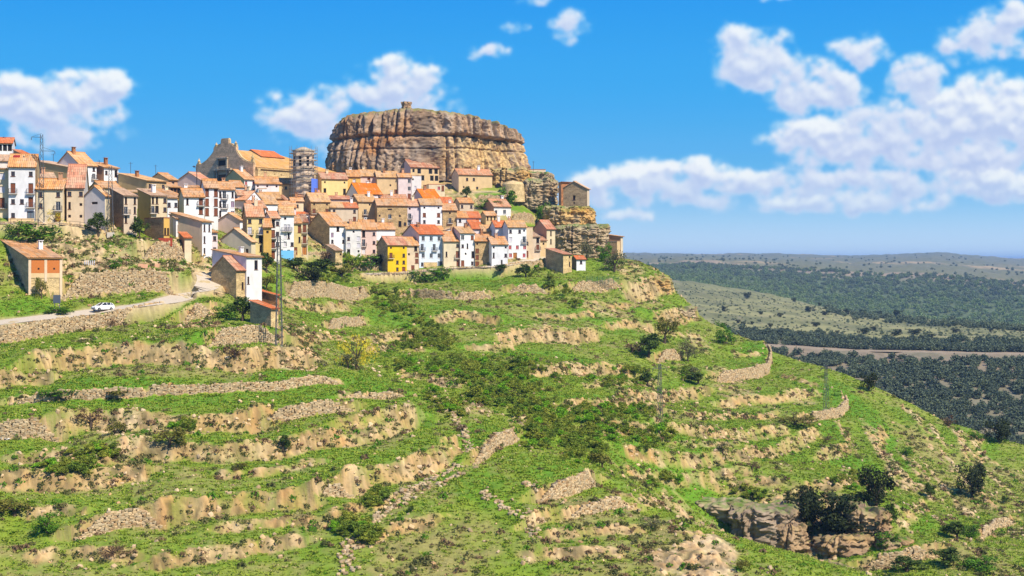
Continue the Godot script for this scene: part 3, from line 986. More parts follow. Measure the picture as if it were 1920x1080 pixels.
func make_far() -> void:
	# each line: the photograph column is given once, then row and distance for every column
	var cols := [700, 1000, 1180, 1300, 1440, 1600, 1760, 1920, 2200, 2700]
	var rows := [
		[[900, 590], [880, 580], [870, 570], [860, 560], [850, 545], [880, 520], [930, 500], [960, 490], [1010, 480], [1050, 470]],
		[[690, 800], [670, 800], [660, 790], [655, 780], [656, 770], [664, 755], [667, 740], [670, 730], [676, 700], [690, 680]],
		[[682, 806], [662, 806], [653, 796], [648, 786], [649, 776], [657, 762], [660, 748], [663, 738], [669, 710], [684, 690]],
		[[678, 822], [658, 822], [648, 820], [643, 810], [644, 800], [653, 784], [656, 770], [659, 760], [665, 735], [678, 715]],
		[[645, 900], [625, 900], [616, 900], [612, 890], [618, 870], [630, 850], [634, 835], [638, 820], [640, 800], [650, 780]],
		[[540, 1800], [530, 1750], [525, 1720], [530, 1640], [550, 1520], [586, 1330], [600, 1250], [612, 1180], [628, 1100], [640, 1050]],
		[[560, 1900], [550, 1850], [548, 1820], [552, 1740], [575, 1620], [612, 1420], [628, 1340], [642, 1260], [660, 1170], [670, 1120]],
		[[540, 2150], [530, 2120], [526, 2100], [530, 2050], [552, 1950], [588, 1800], [602, 1750], [614, 1700], [630, 1650], [640, 1600]],
		[[502, 2800], [500, 2760], [500, 2740], [496, 2700], [504, 2600], [514, 2500], [520, 2420], [533, 2320], [545, 2250], [550, 2200]],
		[[496, 2850], [496, 2810], [495, 2790], [490, 2760], [497, 2660], [508, 2560], [514, 2480], [526, 2380], [538, 2310], [542, 2260]],
		[[486, 4200], [484, 4200], [483, 4200], [483, 4200], [486, 4200], [490, 4200], [488, 4200], [500, 4100], [505, 4000], [505, 4000]],
		[[476, 6500], [475, 6500], [474, 6500], [476.5, 6500], [475, 6500], [480, 6500], [473.5, 6300], [486, 6500], [484, 6500], [480, 6500]],
		[[500, 9000], [500, 9000], [500, 9000], [500, 9000], [500, 9000], [500, 9000], [500, 9000], [500, 9000], [500, 9000], [500, 9000]],
	]
	for l in rows:
		var pts := []
		for i in l.size():
			pts.append(at(cols[i], l[i][0], l[i][1]))
		far_lines.append(pts)
	var soil := Color(0.23, 0.205, 0.125)
	var limestone := Color(0.36, 0.28, 0.18)
	var moor := Color(0.335, 0.315, 0.125)
	var moor2 := Color(0.245, 0.245, 0.095)
	var wood := Color(0.12, 0.155, 0.06)
	var high := Color(0.21, 0.20, 0.10)
	var field := Color(0.46, 0.34, 0.17)
	var base := [soil, limestone * 0.8, limestone, soil, moor, moor2, wood, wood, limestone, high, high, high, high]
	var steps := [26, 5, 6, 10, 46, 8, 14, 24, 6, 24, 22, 4]
	var cn := 260
	var p := PackedVector3Array()
	var col := PackedColorArray()
	var rn := 0
	for i in steps.size():
		for s in steps[i] + (1 if i == steps.size() - 1 else 0):
			var v: float = i + float(s) / steps[i]
			for k in cn:
				var u := k / (cn - 1.0)
				var q := far_point(u, v)
				q.y += far_height(q, v)
				if i >= 1 and i <= 2:
					q.z += 6.0 * nz.get_noise_2d(q.x * 0.9, i * 40.0)
				p.append(q)
				var n1 := nz.get_noise_2d(q.x * 0.3, q.z * 0.3)
				var n2 := nz.get_noise_2d(q.x * 1.7, q.z * 0.9)
				var c: Color = (base[i] as Color).lerp(base[i + 1], clampf((float(s) / steps[i] - 0.7) / 0.3, 0.0, 1.0))
				if i == 4 or i == 5:
					c = c.lerp(moor2 * 0.8, clampf(0.5 + 1.9 * n1, 0.0, 1.0)).lerp(limestone, clampf(n2 * 1.5 - 0.35, 0.0, 0.6)).lerp(moor2 * 0.6, clampf(nz.get_noise_2d(q.x * 0.25 + 50.0, q.z * 3.0) * 2.4 - 0.3, 0.0, 0.8))
				elif i == 0:
					c = c.lerp(limestone, clampf(n2 * 2.0 - 0.5, 0.0, 0.85))
				elif i == 1:
					c = c.lerp(soil, clampf(0.2 + n2 * 2.2, 0.0, 0.9))
				elif i >= 9:
					c = c.lerp(moor2 * 0.7, clampf(0.4 + 1.8 * n2, 0.0, 0.8)).lerp(field, clampf(nz.get_noise_2d(q.x * 0.06 + 70.0, q.z * 0.03) * 6.0 - 2.1, 0.0, 1.0))
				col.append(c)
			rn += 1
	var m := tri_mat(Color.WHITE, tex_grain, Vector3(0.02, 0.02, 0.02))
	tinted(m)
	setting("plateau", sheet(p, col, rn, cn, m))
	# the floor of the gorge and the plain beyond, out to the horizon
	var g := MB.new()
	for i in 48:
		var a := TAU * i / 48.0
		var b := TAU * (i + 1) / 48.0
		g.tri(Vector3(0, -135, 0), Vector3(cos(a), 0, sin(a)) * 30000.0 + Vector3(0, -135, 0), Vector3(cos(b), 0, sin(b)) * 30000.0 + Vector3(0, -135, 0), Vector3.UP)
	setting("ground", g.mesh(tri_mat(lin(0.14, 0.135, 0.07), tex_grain, Vector3(0.01, 0.01, 0.01))))

# ---------------------------------------------------------------- houses
func house_materials() -> void:
	var plaster := {
		"white": Color(0.85, 0.84, 0.84), "cool": Color(0.66, 0.74, 0.84), "grey": Color(0.74, 0.66, 0.61), "pink": Color(0.80, 0.60, 0.54), "lilac": Color(0.80, 0.69, 0.70),
		"cream": Color(0.74, 0.62, 0.42), "beige": Color(0.70, 0.56, 0.40), "sand": Color(0.74, 0.53, 0.28), "yellow": Color(0.80, 0.52, 0.015), "pale_yellow": Color(0.78, 0.62, 0.28), "gold": Color(0.72, 0.45, 0.12),
		"ochre": Color(0.62, 0.38, 0.12), "olive": Color(0.54, 0.40, 0.20), "terracotta": Color(0.60, 0.33, 0.19), "tan": Color(0.74, 0.57, 0.39), "concrete": Color(0.58, 0.51, 0.43),
	}
	for k in plaster:
		var c: Color = plaster[k]
		mats[k] = tri_mat(lin(c.r, c.g, c.b), tex_streak, Vector3(0.10, 0.055, 0.10), 1.0, tex_grain)
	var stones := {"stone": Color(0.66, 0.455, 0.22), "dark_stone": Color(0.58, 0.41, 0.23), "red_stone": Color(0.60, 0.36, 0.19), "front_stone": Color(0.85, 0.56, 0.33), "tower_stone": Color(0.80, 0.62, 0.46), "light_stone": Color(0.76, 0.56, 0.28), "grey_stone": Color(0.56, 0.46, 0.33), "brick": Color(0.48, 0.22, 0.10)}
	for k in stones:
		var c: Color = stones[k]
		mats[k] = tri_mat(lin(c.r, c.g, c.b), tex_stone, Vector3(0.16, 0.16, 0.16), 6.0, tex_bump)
	var rm := tri_mat(Color.WHITE, tex_grain, Vector3(0.3, 0.3, 0.3))
	tinted(rm)
	mats["roof"] = rm
	var vm := base_mat(Color.WHITE, 0.85)
	tinted(vm)
	mats["painted"] = vm
	mats["dark"] = base_mat(lin(0.012, 0.011, 0.012), 0.6)
	var gl := base_mat(lin(0.025, 0.03, 0.04), 0.12)
	gl.metallic_specular = 0.5
	mats["glass"] = gl
	mats["frame_white"] = base_mat(lin(0.62, 0.60, 0.58), 0.6)
	mats["frame_brown"] = base_mat(lin(0.13, 0.055, 0.028), 0.6)
	mats["wood"] = base_mat(lin(0.20, 0.065, 0.03), 0.65)
	mats["wood_light"] = base_mat(lin(0.40, 0.16, 0.04), 0.65)
	mats["red"] = base_mat(lin(0.34, 0.03, 0.035), 0.6)
	mats["lilac_paint"] = base_mat(lin(0.20, 0.12, 0.20), 0.6)
	mats["blue_paint"] = base_mat(lin(0.34, 0.42, 0.55), 0.6)
	mats["grey_paint"] = base_mat(lin(0.12, 0.15, 0.18), 0.6)
	mats["shutter_pale"] = base_mat(lin(0.55, 0.53, 0.58), 0.6)
	mats["iron"] = base_mat(lin(0.05, 0.045, 0.05), 0.55)
	mats["sill"] = base_mat(lin(0.50, 0.44, 0.38), 0.85)

var roof_colors := {"o": Color(0.68, 0.335, 0.125), "y": Color(0.71, 0.41, 0.17), "r": Color(0.66, 0.19, 0.06), "p": Color(0.58, 0.255, 0.145), "v": Color(0.78, 0.22, 0.018), "m": Color(0.62, 0.40, 0.25), "b": Color(0.40, 0.17, 0.09), "t": Color(0.66, 0.315, 0.16)}

# width, height, filling, frame, balcony, sill
var kinds := {
	"w": [0.75, 1.0, "glass", "frame_brown", false, true], "W": [1.0, 1.3, "glass", "frame_white", false, true], "s": [0.55, 0.6, "dark", "frame_brown", false, false], "v": [0.5, 1.5, "dark", "frame_brown", false, true],
	"b": [0.95, 2.1, "glass", "frame_white", true, false], "B": [0.95, 2.1, "wood", "frame_brown", true, false], "n": [0.9, 1.9, "dark", "frame_brown", false, true], "N": [0.9, 1.9, "wood", "frame_brown", false, true],
	"S": [0.95, 1.25, "wood", "frame_brown", false, true], "r": [0.9, 1.2, "red", "frame_white", false, true], "l": [0.9, 1.5, "lilac_paint", "frame_white", false, true], "L": [1.1, 1.5, "blue_paint", "frame_white", false, true],
	"d": [1.05, 2.1, "wood", "frame_brown", false, false], "D": [1.2, 2.2, "wood_light", "frame_brown", false, false], "g": [1.7, 2.2, "grey_paint", "frame_brown", false, false], "o": [1.35, 2.3, "dark", "sill", false, false],
	"O": [0.9, 1.2, "dark", "sill", false, false], "p": [1.0, 1.3, "shutter_pale", "frame_white", false, true], "P": [0.95, 2.0, "shutter_pale", "frame_white", true, false], "h": [2.4, 0.5, "dark", "frame_brown", false, false],
}
var window_cache := {}

func window_mesh(kind: String, w: float, h: float) -> ArrayMesh:
	var key := "%s%.2f" % [kind, h]
	if window_cache.has(key):
		return window_cache[key]
	var k: Array = kinds[kind]
	var f := MB.new()
	var t := 0.07
	f.box(Vector3(-w / 2, 0, -0.17), Vector3(-w / 2 + t, h, -0.10))
	f.box(Vector3(w / 2 - t, 0, -0.17), Vector3(w / 2, h, -0.10))
	f.box(Vector3(-w / 2 + t, h - t, -0.17), Vector3(w / 2 - t, h, -0.10))
	f.box(Vector3(-w / 2 + t, 0, -0.17), Vector3(w / 2 - t, t, -0.10))
	if k[2] != "dark":
		f.box(Vector3(-0.025, t, -0.165), Vector3(0.025, h - t, -0.105))
	if k[5]:
		f.box(Vector3(-w / 2 - 0.12, -0.09, -0.1), Vector3(w / 2 + 0.12, -0.003, 0.09))
	window_cache[key] = f.mesh(mat(k[3]))
	return window_cache[key]

func pane_mesh(kind: String, w: float, h: float) -> ArrayMesh:
	var key := "pane%s%.2f" % [kind, h]
	if window_cache.has(key):
		return window_cache[key]
	var f := MB.new()
	f.box(Vector3(-w / 2 + 0.06, 0.06, -0.215), Vector3(w / 2 - 0.06, h - 0.06, -0.15))
	window_cache[key] = f.mesh(mat(kinds[kind][2]))
	return window_cache[key]

func balcony_meshes(w: float) -> Array:
	var key := "bal%.2f" % w
	if window_cache.has(key):
		return window_cache[key]
	var s := MB.new()
	s.box(Vector3(-w / 2, -0.16, 0.004), Vector3(w / 2, -0.02, 0.62))
	var r := MB.new()
	var q := [Vector3(-w / 2 + 0.04, 0, 0.01), Vector3(-w / 2 + 0.04, 0, 0.58), Vector3(w / 2 - 0.04, 0, 0.58), Vector3(w / 2 - 0.04, 0, 0.01)]
	for i in 3:
		r.bar(q[i] + Vector3(0, 0.95, 0), q[i + 1] + Vector3(0, 0.95, 0), 0.05)
		r.bar(q[i] + Vector3(0, 0.08, 0), q[i + 1] + Vector3(0, 0.08, 0), 0.04)
		var n := maxi(int(q[i].distance_to(q[i + 1]) / 0.16), 2)
		for j in n + 1:
			var b: Vector3 = q[i].lerp(q[i + 1], j / float(n))
			r.bar(b, b + Vector3(0, 0.95, 0), 0.022)
	window_cache[key] = [s.mesh(mat("sill")), r.mesh(mat("iron"))]
	return window_cache[key]

func roof_slope(mb: MB, o: Vector3, u: Vector3, v: Vector3, base: Color, worn: float) -> void:
	var lu := u.length()
	var lv := v.length()
	var nu := maxi(int(lu / 0.36), 4)
	var nv := clampi(int(lv / 1.1), 2, 9)
	var n := u.cross(v).normalized()
	if n.y < 0.0:
		n = -n
	var du := u / nu
	var dv := v / nv
	var lift := n * 0.10
	var whole_tone := rng.randf_range(0.94, 1.12)
	var faded := rng.randf() * 0.35 * worn
	var drift := rng.randf() * 500.0
	for i in nu:
		var tone := (0.86 + 0.26 * rng.randf()) * whole_tone
		for j in nv:
			var a := o + du * i + dv * j + n * 0.02 * (nv - j) * 0.0
			var t := tone * (0.86 + 0.28 * rng.randf())
			var c := Color(base.r * t, base.g * t, base.b * t)
			c = c.lerp(Color(0.70, 0.50, 0.33), clampf(faded + 1.1 * worn * nz.get_noise_2d(drift + i * 2.6, j * 9.0), 0.0, 0.55))
			var q := rng.randf()
			if q < 0.12 * worn:
				c = c.lerp(Color(0.60, 0.44, 0.26), 0.6)
			elif q < 0.20 * worn:
				c = c.lerp(Color(0.30, 0.17, 0.10), 0.5)
			var step := n * 0.03
			mb.quad(a + step, a + du * 0.5 + lift + step, a + du * 0.5 + lift + dv, a + dv, n - du.normalized() * 0.8, c)
			mb.quad(a + du * 0.5 + lift + step, a + du + step, a + du + dv, a + du * 0.5 + lift + dv, n + du.normalized() * 0.8, c)
	# the boards beneath and the open edges
	var dn := -n * 0.13
	var e := Color(0.42, 0.27, 0.17)
	mb.quad(o + dn, o + u + dn, o + u + v + dn, o + v + dn, -n, e)
	mb.quad(o, o + u, o + u + dn, o + dn, -v, Color(base.r * 0.8, base.g * 0.8, base.b * 0.8))
	mb.quad(o, o + v, o + v + dn, o + dn, -u, e)
	mb.quad(o + u, o + u + v, o + u + v + dn, o + u + dn, u, e)

# a wall of width w and height h in the plane z = 0 of t, with openings cut and given depth
func wall_with_openings(mb: MB, t: Transform3D, x0: float, x1: float, y0: float, y1: float, holes: Array) -> void:
	var xs := [x0, x1]
	var ys := [y0, y1]
	for o in holes:
		xs += [o[0], o[1]]
		ys += [o[2], o[3]]
	xs.sort()
	ys.sort()
	var out := t.basis.z
	for i in xs.size() - 1:
		if xs[i + 1] - xs[i] < 1e-4:
			continue
		for j in ys.size() - 1:
			if ys[j + 1] - ys[j] < 1e-4:
				continue
			var mx: float = (xs[i] + xs[i + 1]) / 2.0
			var my: float = (ys[j] + ys[j + 1]) / 2.0
			var inside := false
			for o in holes:
				if mx > o[0] and mx < o[1] and my > o[2] and my < o[3]:
					inside = true
			if not inside:
				mb.quad(t * Vector3(xs[i], ys[j], 0), t * Vector3(xs[i + 1], ys[j], 0), t * Vector3(xs[i + 1], ys[j + 1], 0), t * Vector3(xs[i], ys[j + 1], 0), out)
	for o in holes:
		var a := Vector3(o[0], o[2], 0)
		var b := Vector3(o[1], o[2], 0)
		var c := Vector3(o[1], o[3], 0)
		var d := Vector3(o[0], o[3], 0)
		var z := Vector3(0, 0, -0.22)
		mb.quad(t * a, t * b, t * (b + z), t * (a + z), t.basis.y)
		mb.quad(t * d, t * c, t * (c + z), t * (d + z), -t.basis.y)
		mb.quad(t * a, t * d, t * (d + z), t * (a + z), t.basis.x)
		mb.quad(t * b, t * c, t * (c + z), t * (b + z), -t.basis.x)
		mb.quad(t * (a + z), t * (b + z), t * (c + z), t * (d + z), out)

# the openings of one wall: rows from the top, letters evenly spaced
func openings(spec: String, w: float, y0: float, y1: float) -> Array:
	var r := []
	if spec == "":
		return r
	var rows := spec.split("/")
	var rh := (y1 - y0) / rows.size()
	for i in rows.size():
		var s: String = rows[i]
		var floor_y := y1 - rh * (i + 1)
		for j in s.length():
			var k := s[j]
			if k == "." or not kinds.has(k):
				continue
			var d: Array = kinds[k]
			var ww := minf(d[0], w / s.length() * 0.86)
			var hh := minf(d[1], rh * 0.80)
			var x := w * (j + 0.5) / s.length()
			var y := floor_y + (rh - hh) * 0.45
			if k in "dDg":
				y = floor_y + 0.03
			elif k in "bBPo":
				y = floor_y + minf(0.18, (rh - hh) * 0.3)
			elif k == "s":
				y = floor_y + (rh - hh) * 0.6
			r.append([x - ww / 2.0, x + ww / 2.0, y, y + hh, k])
	return r

func put_windows(o: Node3D, holes: Array, t: Transform3D) -> void:
	for h in holes:
		var k: String = h[4]
		var w: float = h[1] - h[0]
		var hh: float = h[3] - h[2]
		var called := "door" if k in "dDg" else "window"
		var full: float = kinds[k][0]
		var f := part(called, window_mesh(k, full, hh), o)
		f.transform = t * Transform3D(Basis.from_scale(Vector3(w / full, 1, 1)), Vector3((h[0] + h[1]) / 2.0, h[2], 0))
		part("pane" if k not in "dDg" else "panel", pane_mesh(k, full, hh), f)
		if kinds[k][4]:
			var bm := balcony_meshes(1.7)
			var b := part("balcony", bm[0], o)
			b.transform = t * Transform3D(Basis(), Vector3((h[0] + h[1]) / 2.0, h[2] - 0.02, 0))
			part("railing", bm[1], b)

var chimney_cache := {}

func chimney_mesh(key: String, h: float) -> ArrayMesh:
	var id := "%s%.1f" % [key, h]
	if not chimney_cache.has(id):
		var m := MB.new()
		m.box(Vector3(-0.38, -1.0, -0.32), Vector3(0.38, h, 0.32))
		for s in [-0.28, 0.28]:
			m.box(Vector3(s - 0.08, h + 0.002, -0.3), Vector3(s + 0.08, h + 0.35, 0.3))
		m.box(Vector3(-0.5, h + 0.352, -0.44), Vector3(0.5, h + 0.46, 0.44))
		chimney_cache[id] = m.mesh(mat(key))
	return chimney_cache[id]

func make_house(row: Array) -> Node3D:
	var xg: float = row[0]
	var x0: float = row[1]
	var x1: float = row[2]
	var ye: float = row[3]
	var yb: float = row[4]
	var th_ := deg_to_rad(row[5])
	var form: String = row[6]
	var rise: float = row[7]
	var right := xg > x1
	var corner := x1 if right else x0
	var dd: float = row[14] if row.size() > 14 else -ground_at(corner, yb, true, 225.0).z
	var p := at(corner, yb, dd)
	var c := cos(th_)
	var s := sin(th_)
	var k1 := ((x0 if right else x1) - CX) / F
	var w := 0.0
	if right:
		w = (p.x - k1 * dd) / (c - k1 * s)          # the left end lies at p - w t
	else:
		w = (k1 * dd - p.x) / (c - k1 * s)
	w = absf(w)
	var kg := (xg - CX) / F
	var deep := 7.5
	if right:
		deep = absf((kg * dd - p.x) / (kg * c - s)) if absf(xg - x1) > 1.0 else 7.5
		deep = absf((p.x - kg * dd) / (kg * c + s)) if absf(xg - x1) > 1.0 else 7.5
	elif absf(xg - x0) > 1.0:
		deep = absf((p.x - kg * dd) / (kg * c + s))
	deep = clampf(deep, 1.5, 22.0)
	w = clampf(w, 0.8, 40.0)
	var he := (yb - ye) / F * dd
	var origin := p - (Vector3(c, 0, -s) * w if right else Vector3.ZERO)
	var label: String = row[13]
	var words: Array = label.split("|")
	var o := thing(words[1] if words.size() > 1 else "house", origin, th_, words[0], words[2] if words.size() > 2 else "house")
	var low := -5.0
	var holes := openings(row[11], w, 0.0, he)
	var front := Transform3D()
	var mb := MB.new()
	wall_with_openings(mb, front, 0, w, low, he, holes)
	var gb := MB.new()
	var pitch := rise * 1.4 if form == "g" else rise
	var ov := 0.45
	var rc: Color = roof_colors[row[10][0]]
	var rc2: Color = roof_colors[row[10][1]] if row[10].length() > 1 else rc
	var worn := 0.25 if row[10][0] in "rv" else 1.0
	var rf := MB.new()
	var left_t := Transform3D(Basis(Vector3(0, 0, 1), Vector3.UP, Vector3(-1, 0, 0)), Vector3(0, 0, -deep))
	var right_t := Transform3D(Basis(Vector3(0, 0, -1), Vector3.UP, Vector3(1, 0, 0)), Vector3(w, 0, 0))
	var gh := openings(row[12], deep, 0.0, he)
	var hl := [] if right else gh
	var hr := gh if right else []
	wall_with_openings(gb, left_t, 0, deep, low, he, hl)
	wall_with_openings(gb, right_t, 0, deep, low, he, hr)
	var top := he
	if form == "g":
		top = he + pitch * deep / 2.0
		for x in [0.0, w]:
			gb.tri(Vector3(x, he, 0), Vector3(x, he, -deep), Vector3(x, top - 0.06, -deep / 2.0), Vector3(-1 if x == 0.0 else 1, 0, 0))
		gb.quad(Vector3(0, low, -deep), Vector3(w, low, -deep), Vector3(w, he, -deep), Vector3(0, he, -deep), Vector3(0, 0, -1))
		var up := Vector3(0, top - he + pitch * ov, -deep / 2.0 - ov)
		var o1 := Vector3(-0.25, he - pitch * ov + 0.14, ov)
		if rc2 != rc:
			roof_slope(rf, o1, Vector3(w / 2 + 0.25, 0, 0), up, rc, worn)
			roof_slope(rf, o1 + Vector3(w / 2 + 0.25, 0, 0), Vector3(w / 2 + 0.25, 0, 0), up, rc2, 0.3)
		else:
			roof_slope(rf, o1, Vector3(w + 0.5, 0, 0), up, rc, worn)
		roof_slope(rf, Vector3(-0.25, he - pitch * ov + 0.14, -deep - ov), Vector3(w + 0.5, 0, 0), Vector3(0, up.y, deep / 2.0 + ov), rc, worn)
		# ridge tiles
		rf.bar(Vector3(-0.25, top + 0.19, -deep / 2.0), Vector3(w + 0.25, top + 0.19, -deep / 2.0), 0.26, Color(rc.r * 0.95, rc.g * 0.95, rc.b * 0.95))
	elif form == "s":
		top = he + pitch * deep
		for x in [0.0, w]:
			gb.tri(Vector3(x, he, 0), Vector3(x, he, -deep), Vector3(x, top, -deep), Vector3(-1 if x == 0.0 else 1, 0, 0))
		gb.quad(Vector3(0, low, -deep), Vector3(w, low, -deep), Vector3(w, top, -deep), Vector3(0, top, -deep), Vector3(0, 0, -1))
		roof_slope(rf, Vector3(-0.25, he - pitch * ov + 0.14, ov), Vector3(w + 0.5, 0, 0), Vector3(0, pitch * (deep + ov + 0.2), -deep - ov - 0.2), rc, worn)
	elif form == "f":
		top = he + pitch * w / 2.0
		mb.tri(Vector3(0, he, 0), Vector3(w, he, 0), Vector3(w / 2, top - 0.06, 0), Vector3(0, 0, 1))
		gb.quad(Vector3(0, low, -deep), Vector3(w, low, -deep), Vector3(w, he, -deep), Vector3(0, he, -deep), Vector3(0, 0, -1))
		gb.tri(Vector3(0, he, -deep), Vector3(w, he, -deep), Vector3(w / 2, top - 0.06, -deep), Vector3(0, 0, -1))
		roof_slope(rf, Vector3(-ov, he - pitch * ov + 0.14, 0.3), Vector3(0, 0, -deep - 0.6), Vector3(w / 2 + ov, pitch * (w / 2 + ov), 0), rc, worn)
		roof_slope(rf, Vector3(w + ov, he - pitch * ov + 0.14, 0.3), Vector3(0, 0, -deep - 0.6), Vector3(-w / 2 - ov, pitch * (w / 2 + ov), 0), rc, worn)
		rf.bar(Vector3(w / 2, top + 0.19, 0.3), Vector3(w / 2, top + 0.19, -deep - 0.3), 0.26, rc)
	else:
		gb.quad(Vector3(0, low, -deep), Vector3(w, low, -deep), Vector3(w, he, -deep), Vector3(0, he, -deep), Vector3(0, 0, -1))
		rf.box(Vector3(-0.06, he, -deep - 0.06), Vector3(w + 0.06, he + 0.22, 0.06), Color(rc.r, rc.g, rc.b))
	var m := ArrayMesh.new()
	mb.put(m, batch(row[8]) if row[8] != "yellow" else mat("yellow"))
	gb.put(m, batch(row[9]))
	part("wall", m, o)
	var r := part("roof", rf.mesh(mat("roof")), o)
	put_windows(o, holes, front)
	put_windows(o, hl, left_t)
	put_windows(o, hr, right_t)
	if form in "gs" and w > 3.5 and deep > 3.0 and rng.randf() < 0.6:
		var z := -deep * rng.randf_range(0.35, 0.6)
		var y := he + pitch * (minf(-z, deep + z) if form == "g" else -z)
		part("chimney", chimney_mesh(["brick", "white", "cream", "terracotta"][rng.randi() % 4], rng.randf_range(0.9, 1.5)), r, Vector3(w * rng.randf_range(0.15, 0.85), y, z))
	if DEBUG:
		print("%s D=%.0f w=%.1f deep=%.1f he=%.1f" % [label.left(40), dd, w, deep, he])
	return o

const DEBUG := false

func house_rows() -> Array:
	var t := []
	# [far end of the side wall, left and right end of the front, eaves, foot, turn, form, pitch, front, sides, roof, openings, side openings, label]
	# upper left street, front row
	t.append([-30, -30, 15.5, 317, 416, 8, "g", 0, "cream", "cream", "o", ".p/.p/.B/g.", "", "cream house with pale roller shutters cut by the left edge"])
	t.append([16, 16, 66, 312, 416, 12, "g", 0.5, "white", "olive", "o", "w.w/B.B/wwB/w.g", "", "tall bright white house with brown shuttered balconies beside the first lattice pylon"])
	t.append([68, 68, 117, 354, 416, 8, "g", 0.4, "cream", "cream", "o", "w.w/w.b/..d", "", "cream house with one balcony right behind the first lattice pylon"])
	t.append([113, 125, 157, 352, 418, 14, "g", 0.4, "beige", "grey", "p", "w.w/v.s/s.s", "", "beige house with five tiny windows left of the grey gable house"])
	t.append([158, 197, 206, 367, 440, 62, "g", 0.5, "cream", "grey", "o", "", ".h./.../...", "grey rendered gable house with one row of dark vents under its peak"])
	t.append([206, 232, 257, 367, 438, 42, "s", 0.28, "beige", "red_stone", "m", "v.v/b.v/v.v/.s.", "", "tall narrow house with a brown stone side and a pinkish front with balcony"])
	t.append([258, 283, 313, 367, 434, 40, "s", 0.25, "cream", "ochre", "m", "vv.w/bn.w/..../....", "", "cream front house with ochre stone side above the brown stone block"])
	t.append([314, 314, 333, 371, 420, 30, "s", 0.25, "white", "white", "o", "w.w/..w", "", "small white house squeezed right of the cream front with ochre side"])
	# upper left, rows behind
	t.append([-14, -14, 23, 268, 300, 14, "g", 0.3, "white", "white", "r", "Wooo/....", "", "white house with a dark pillared terrace at the top left of the skyline"])
	t.append([-30, -30, 48, 301, 330, 20, "g", 0.3, "grey", "grey", "m", "", "", "long grey house with a sloping orange roof behind the tall bright white house"])
	t.append([25, 48, 63, 292, 318, 50, "s", 0.3, "brick", "terracotta", "r", "w", "", "brick house with a red orange roof on the left skyline"])
	t.append([56, 129, 165, 314, 348, 58, "s", 0.16, "lilac", "olive", "m", "bWb/.W.", "", "long olive sided house with a lilac balconied front"])
	t.append([104, 150, 181, 309, 348, 55, "g", 0.5, "white", "grey", "o", "w.w/b.b/...", "", "white house with a long white balcony and a grey gable under the left skyline"])
	t.append([166, 195, 222, 314, 350, 55, "s", 0.25, "white", "terracotta", "o", "w.n/..w", "", "white fronted house with a plain terracotta side on the left skyline"])
	t.append([222, 275, 312, 339, 375, 55, "s", 0.2, "dark_stone", "olive", "y", "w.w/...", "", "wide ochre sided house with a broad pale orange roof sloping to the right"])
	t.append([283, 315, 345, 368, 400, 40, "s", 0.22, "gold", "ochre", "o", "O.O/...", "", "ochre house with dark loggias below the wide ochre sided house"])
	t.append([278, 316, 333, 337, 365, 50, "g", 0.3, "terracotta", "sand", "o", "w/.", "", "brown house with the square chimney tower on the skyline left of the church"])
	t.append([292, 319, 338, 351, 378, 45, "s", 0.25, "brick", "sand", "o", "nnn/...", "", "brown windowed house under a plain orange lean-to roof left of the pink gable"])
	t.append([335, 345, 383, 369, 420, 22, "g", 0.35, "white", "cream", "o", "v.B/..N/...", "", "white house with one wide brown balcony door left of the tall three storey rows"])
	t.append([328, 380, 400, 340, 378, 58, "g", 0.35, "white", "pink", "p", "ww/..", "", "big plain pink gable house in front of the church left corner"])
	t.append([376, 384, 409, 352, 424, 20, "g", 0.4, "white", "white", "o", "N.N/N.N/N.N/...", "", "tall white house with three rows of dark brown shutters below the church"])
	t.append([409, 409, 440, 355, 428, 24, "g", 0.35, "white", "white", "o", "vb.v/vb.l/v..l/....", "", "tall white house with iron balconies right of the brown shuttered rows"])
	t.append([420, 440, 460, 351, 374, 30, "g", 0.3, "white", "sand", "o", "n.s", "", "small white house with one black window under an orange roof below the church"])
	t.append([417, 458, 479, 336, 362, 48, "g", 0.4, "white", "sand", "o", "r.r/w.w", ".s/..", "house with an ochre gable and a white front with four small windows below the church"])
	t.append([479, 479, 523, 344, 366, 16, "g", 0.4, "lilac", "lilac", "o", "s.s.s/.....", "", "long low mauve grey house directly under the church flank"])
	t.append([523, 523, 549, 345, 372, 16, "g", 0.35, "sand", "sand", "o", ".w./...", "", "low ochre stone house beside the scaffolded tower foot"])
	t.append([484, 484, 500, 354, 374, 14, "t", 0, "white", "white", "m", "d.v", "", "white flat roofed cube with a red brown door below the mauve house"])
	t.append([491, 434, 462, 374, 402, -28, "g", 0.5, "grey", "white", "t", "", "s", "white gable house whose red roof faces the left below the church"])  # front is a white wall too, its shade painted in as grey plaster
	t.append([492, 492, 526, 372, 392, 16, "g", 0.35, "gold", "gold", "y", "", "", "low ochre house with an orange roof left of the brown brick gable"])
	t.append([508, 538, 546, 378, 400, 62, "g", 0.45, "sand", "red_stone", "b", "", "", "brown brick gable among the orange roofs below the scaffolded tower"])
	t.append([541, 546, 569, 377, 412, 22, "g", 0.4, "cream", "sand", "o", ".w./...", "", "narrow cream house with one window right of the brown brick gable"])
	t.append([465, 487, 521, 382, 404, 28, "g", 0.4, "white", "white", "y", ".S..", "", "white house with one brown window and a small peaked white side"])
	t.append([454, 468, 499, 389, 408, 26, "g", 0.35, "white", "white", "t", ".nn", "", "low white house with two black windows above the pale yellow house"])
	t.append([520, 520, 555, 389, 410, 14, "g", 0.35, "lilac", "lilac", "o", "", "", "low mauve house with a plain wall above the house with the blue base"])
	# lower left cluster
	t.append([455, 463, 494, 406, 474, 16, "g", 0.4, "pale_yellow", "terracotta", "t", "w.w/P.P/n.n/..v", "", "tall pale yellow house with a long double balcony behind the lattice pylon"])
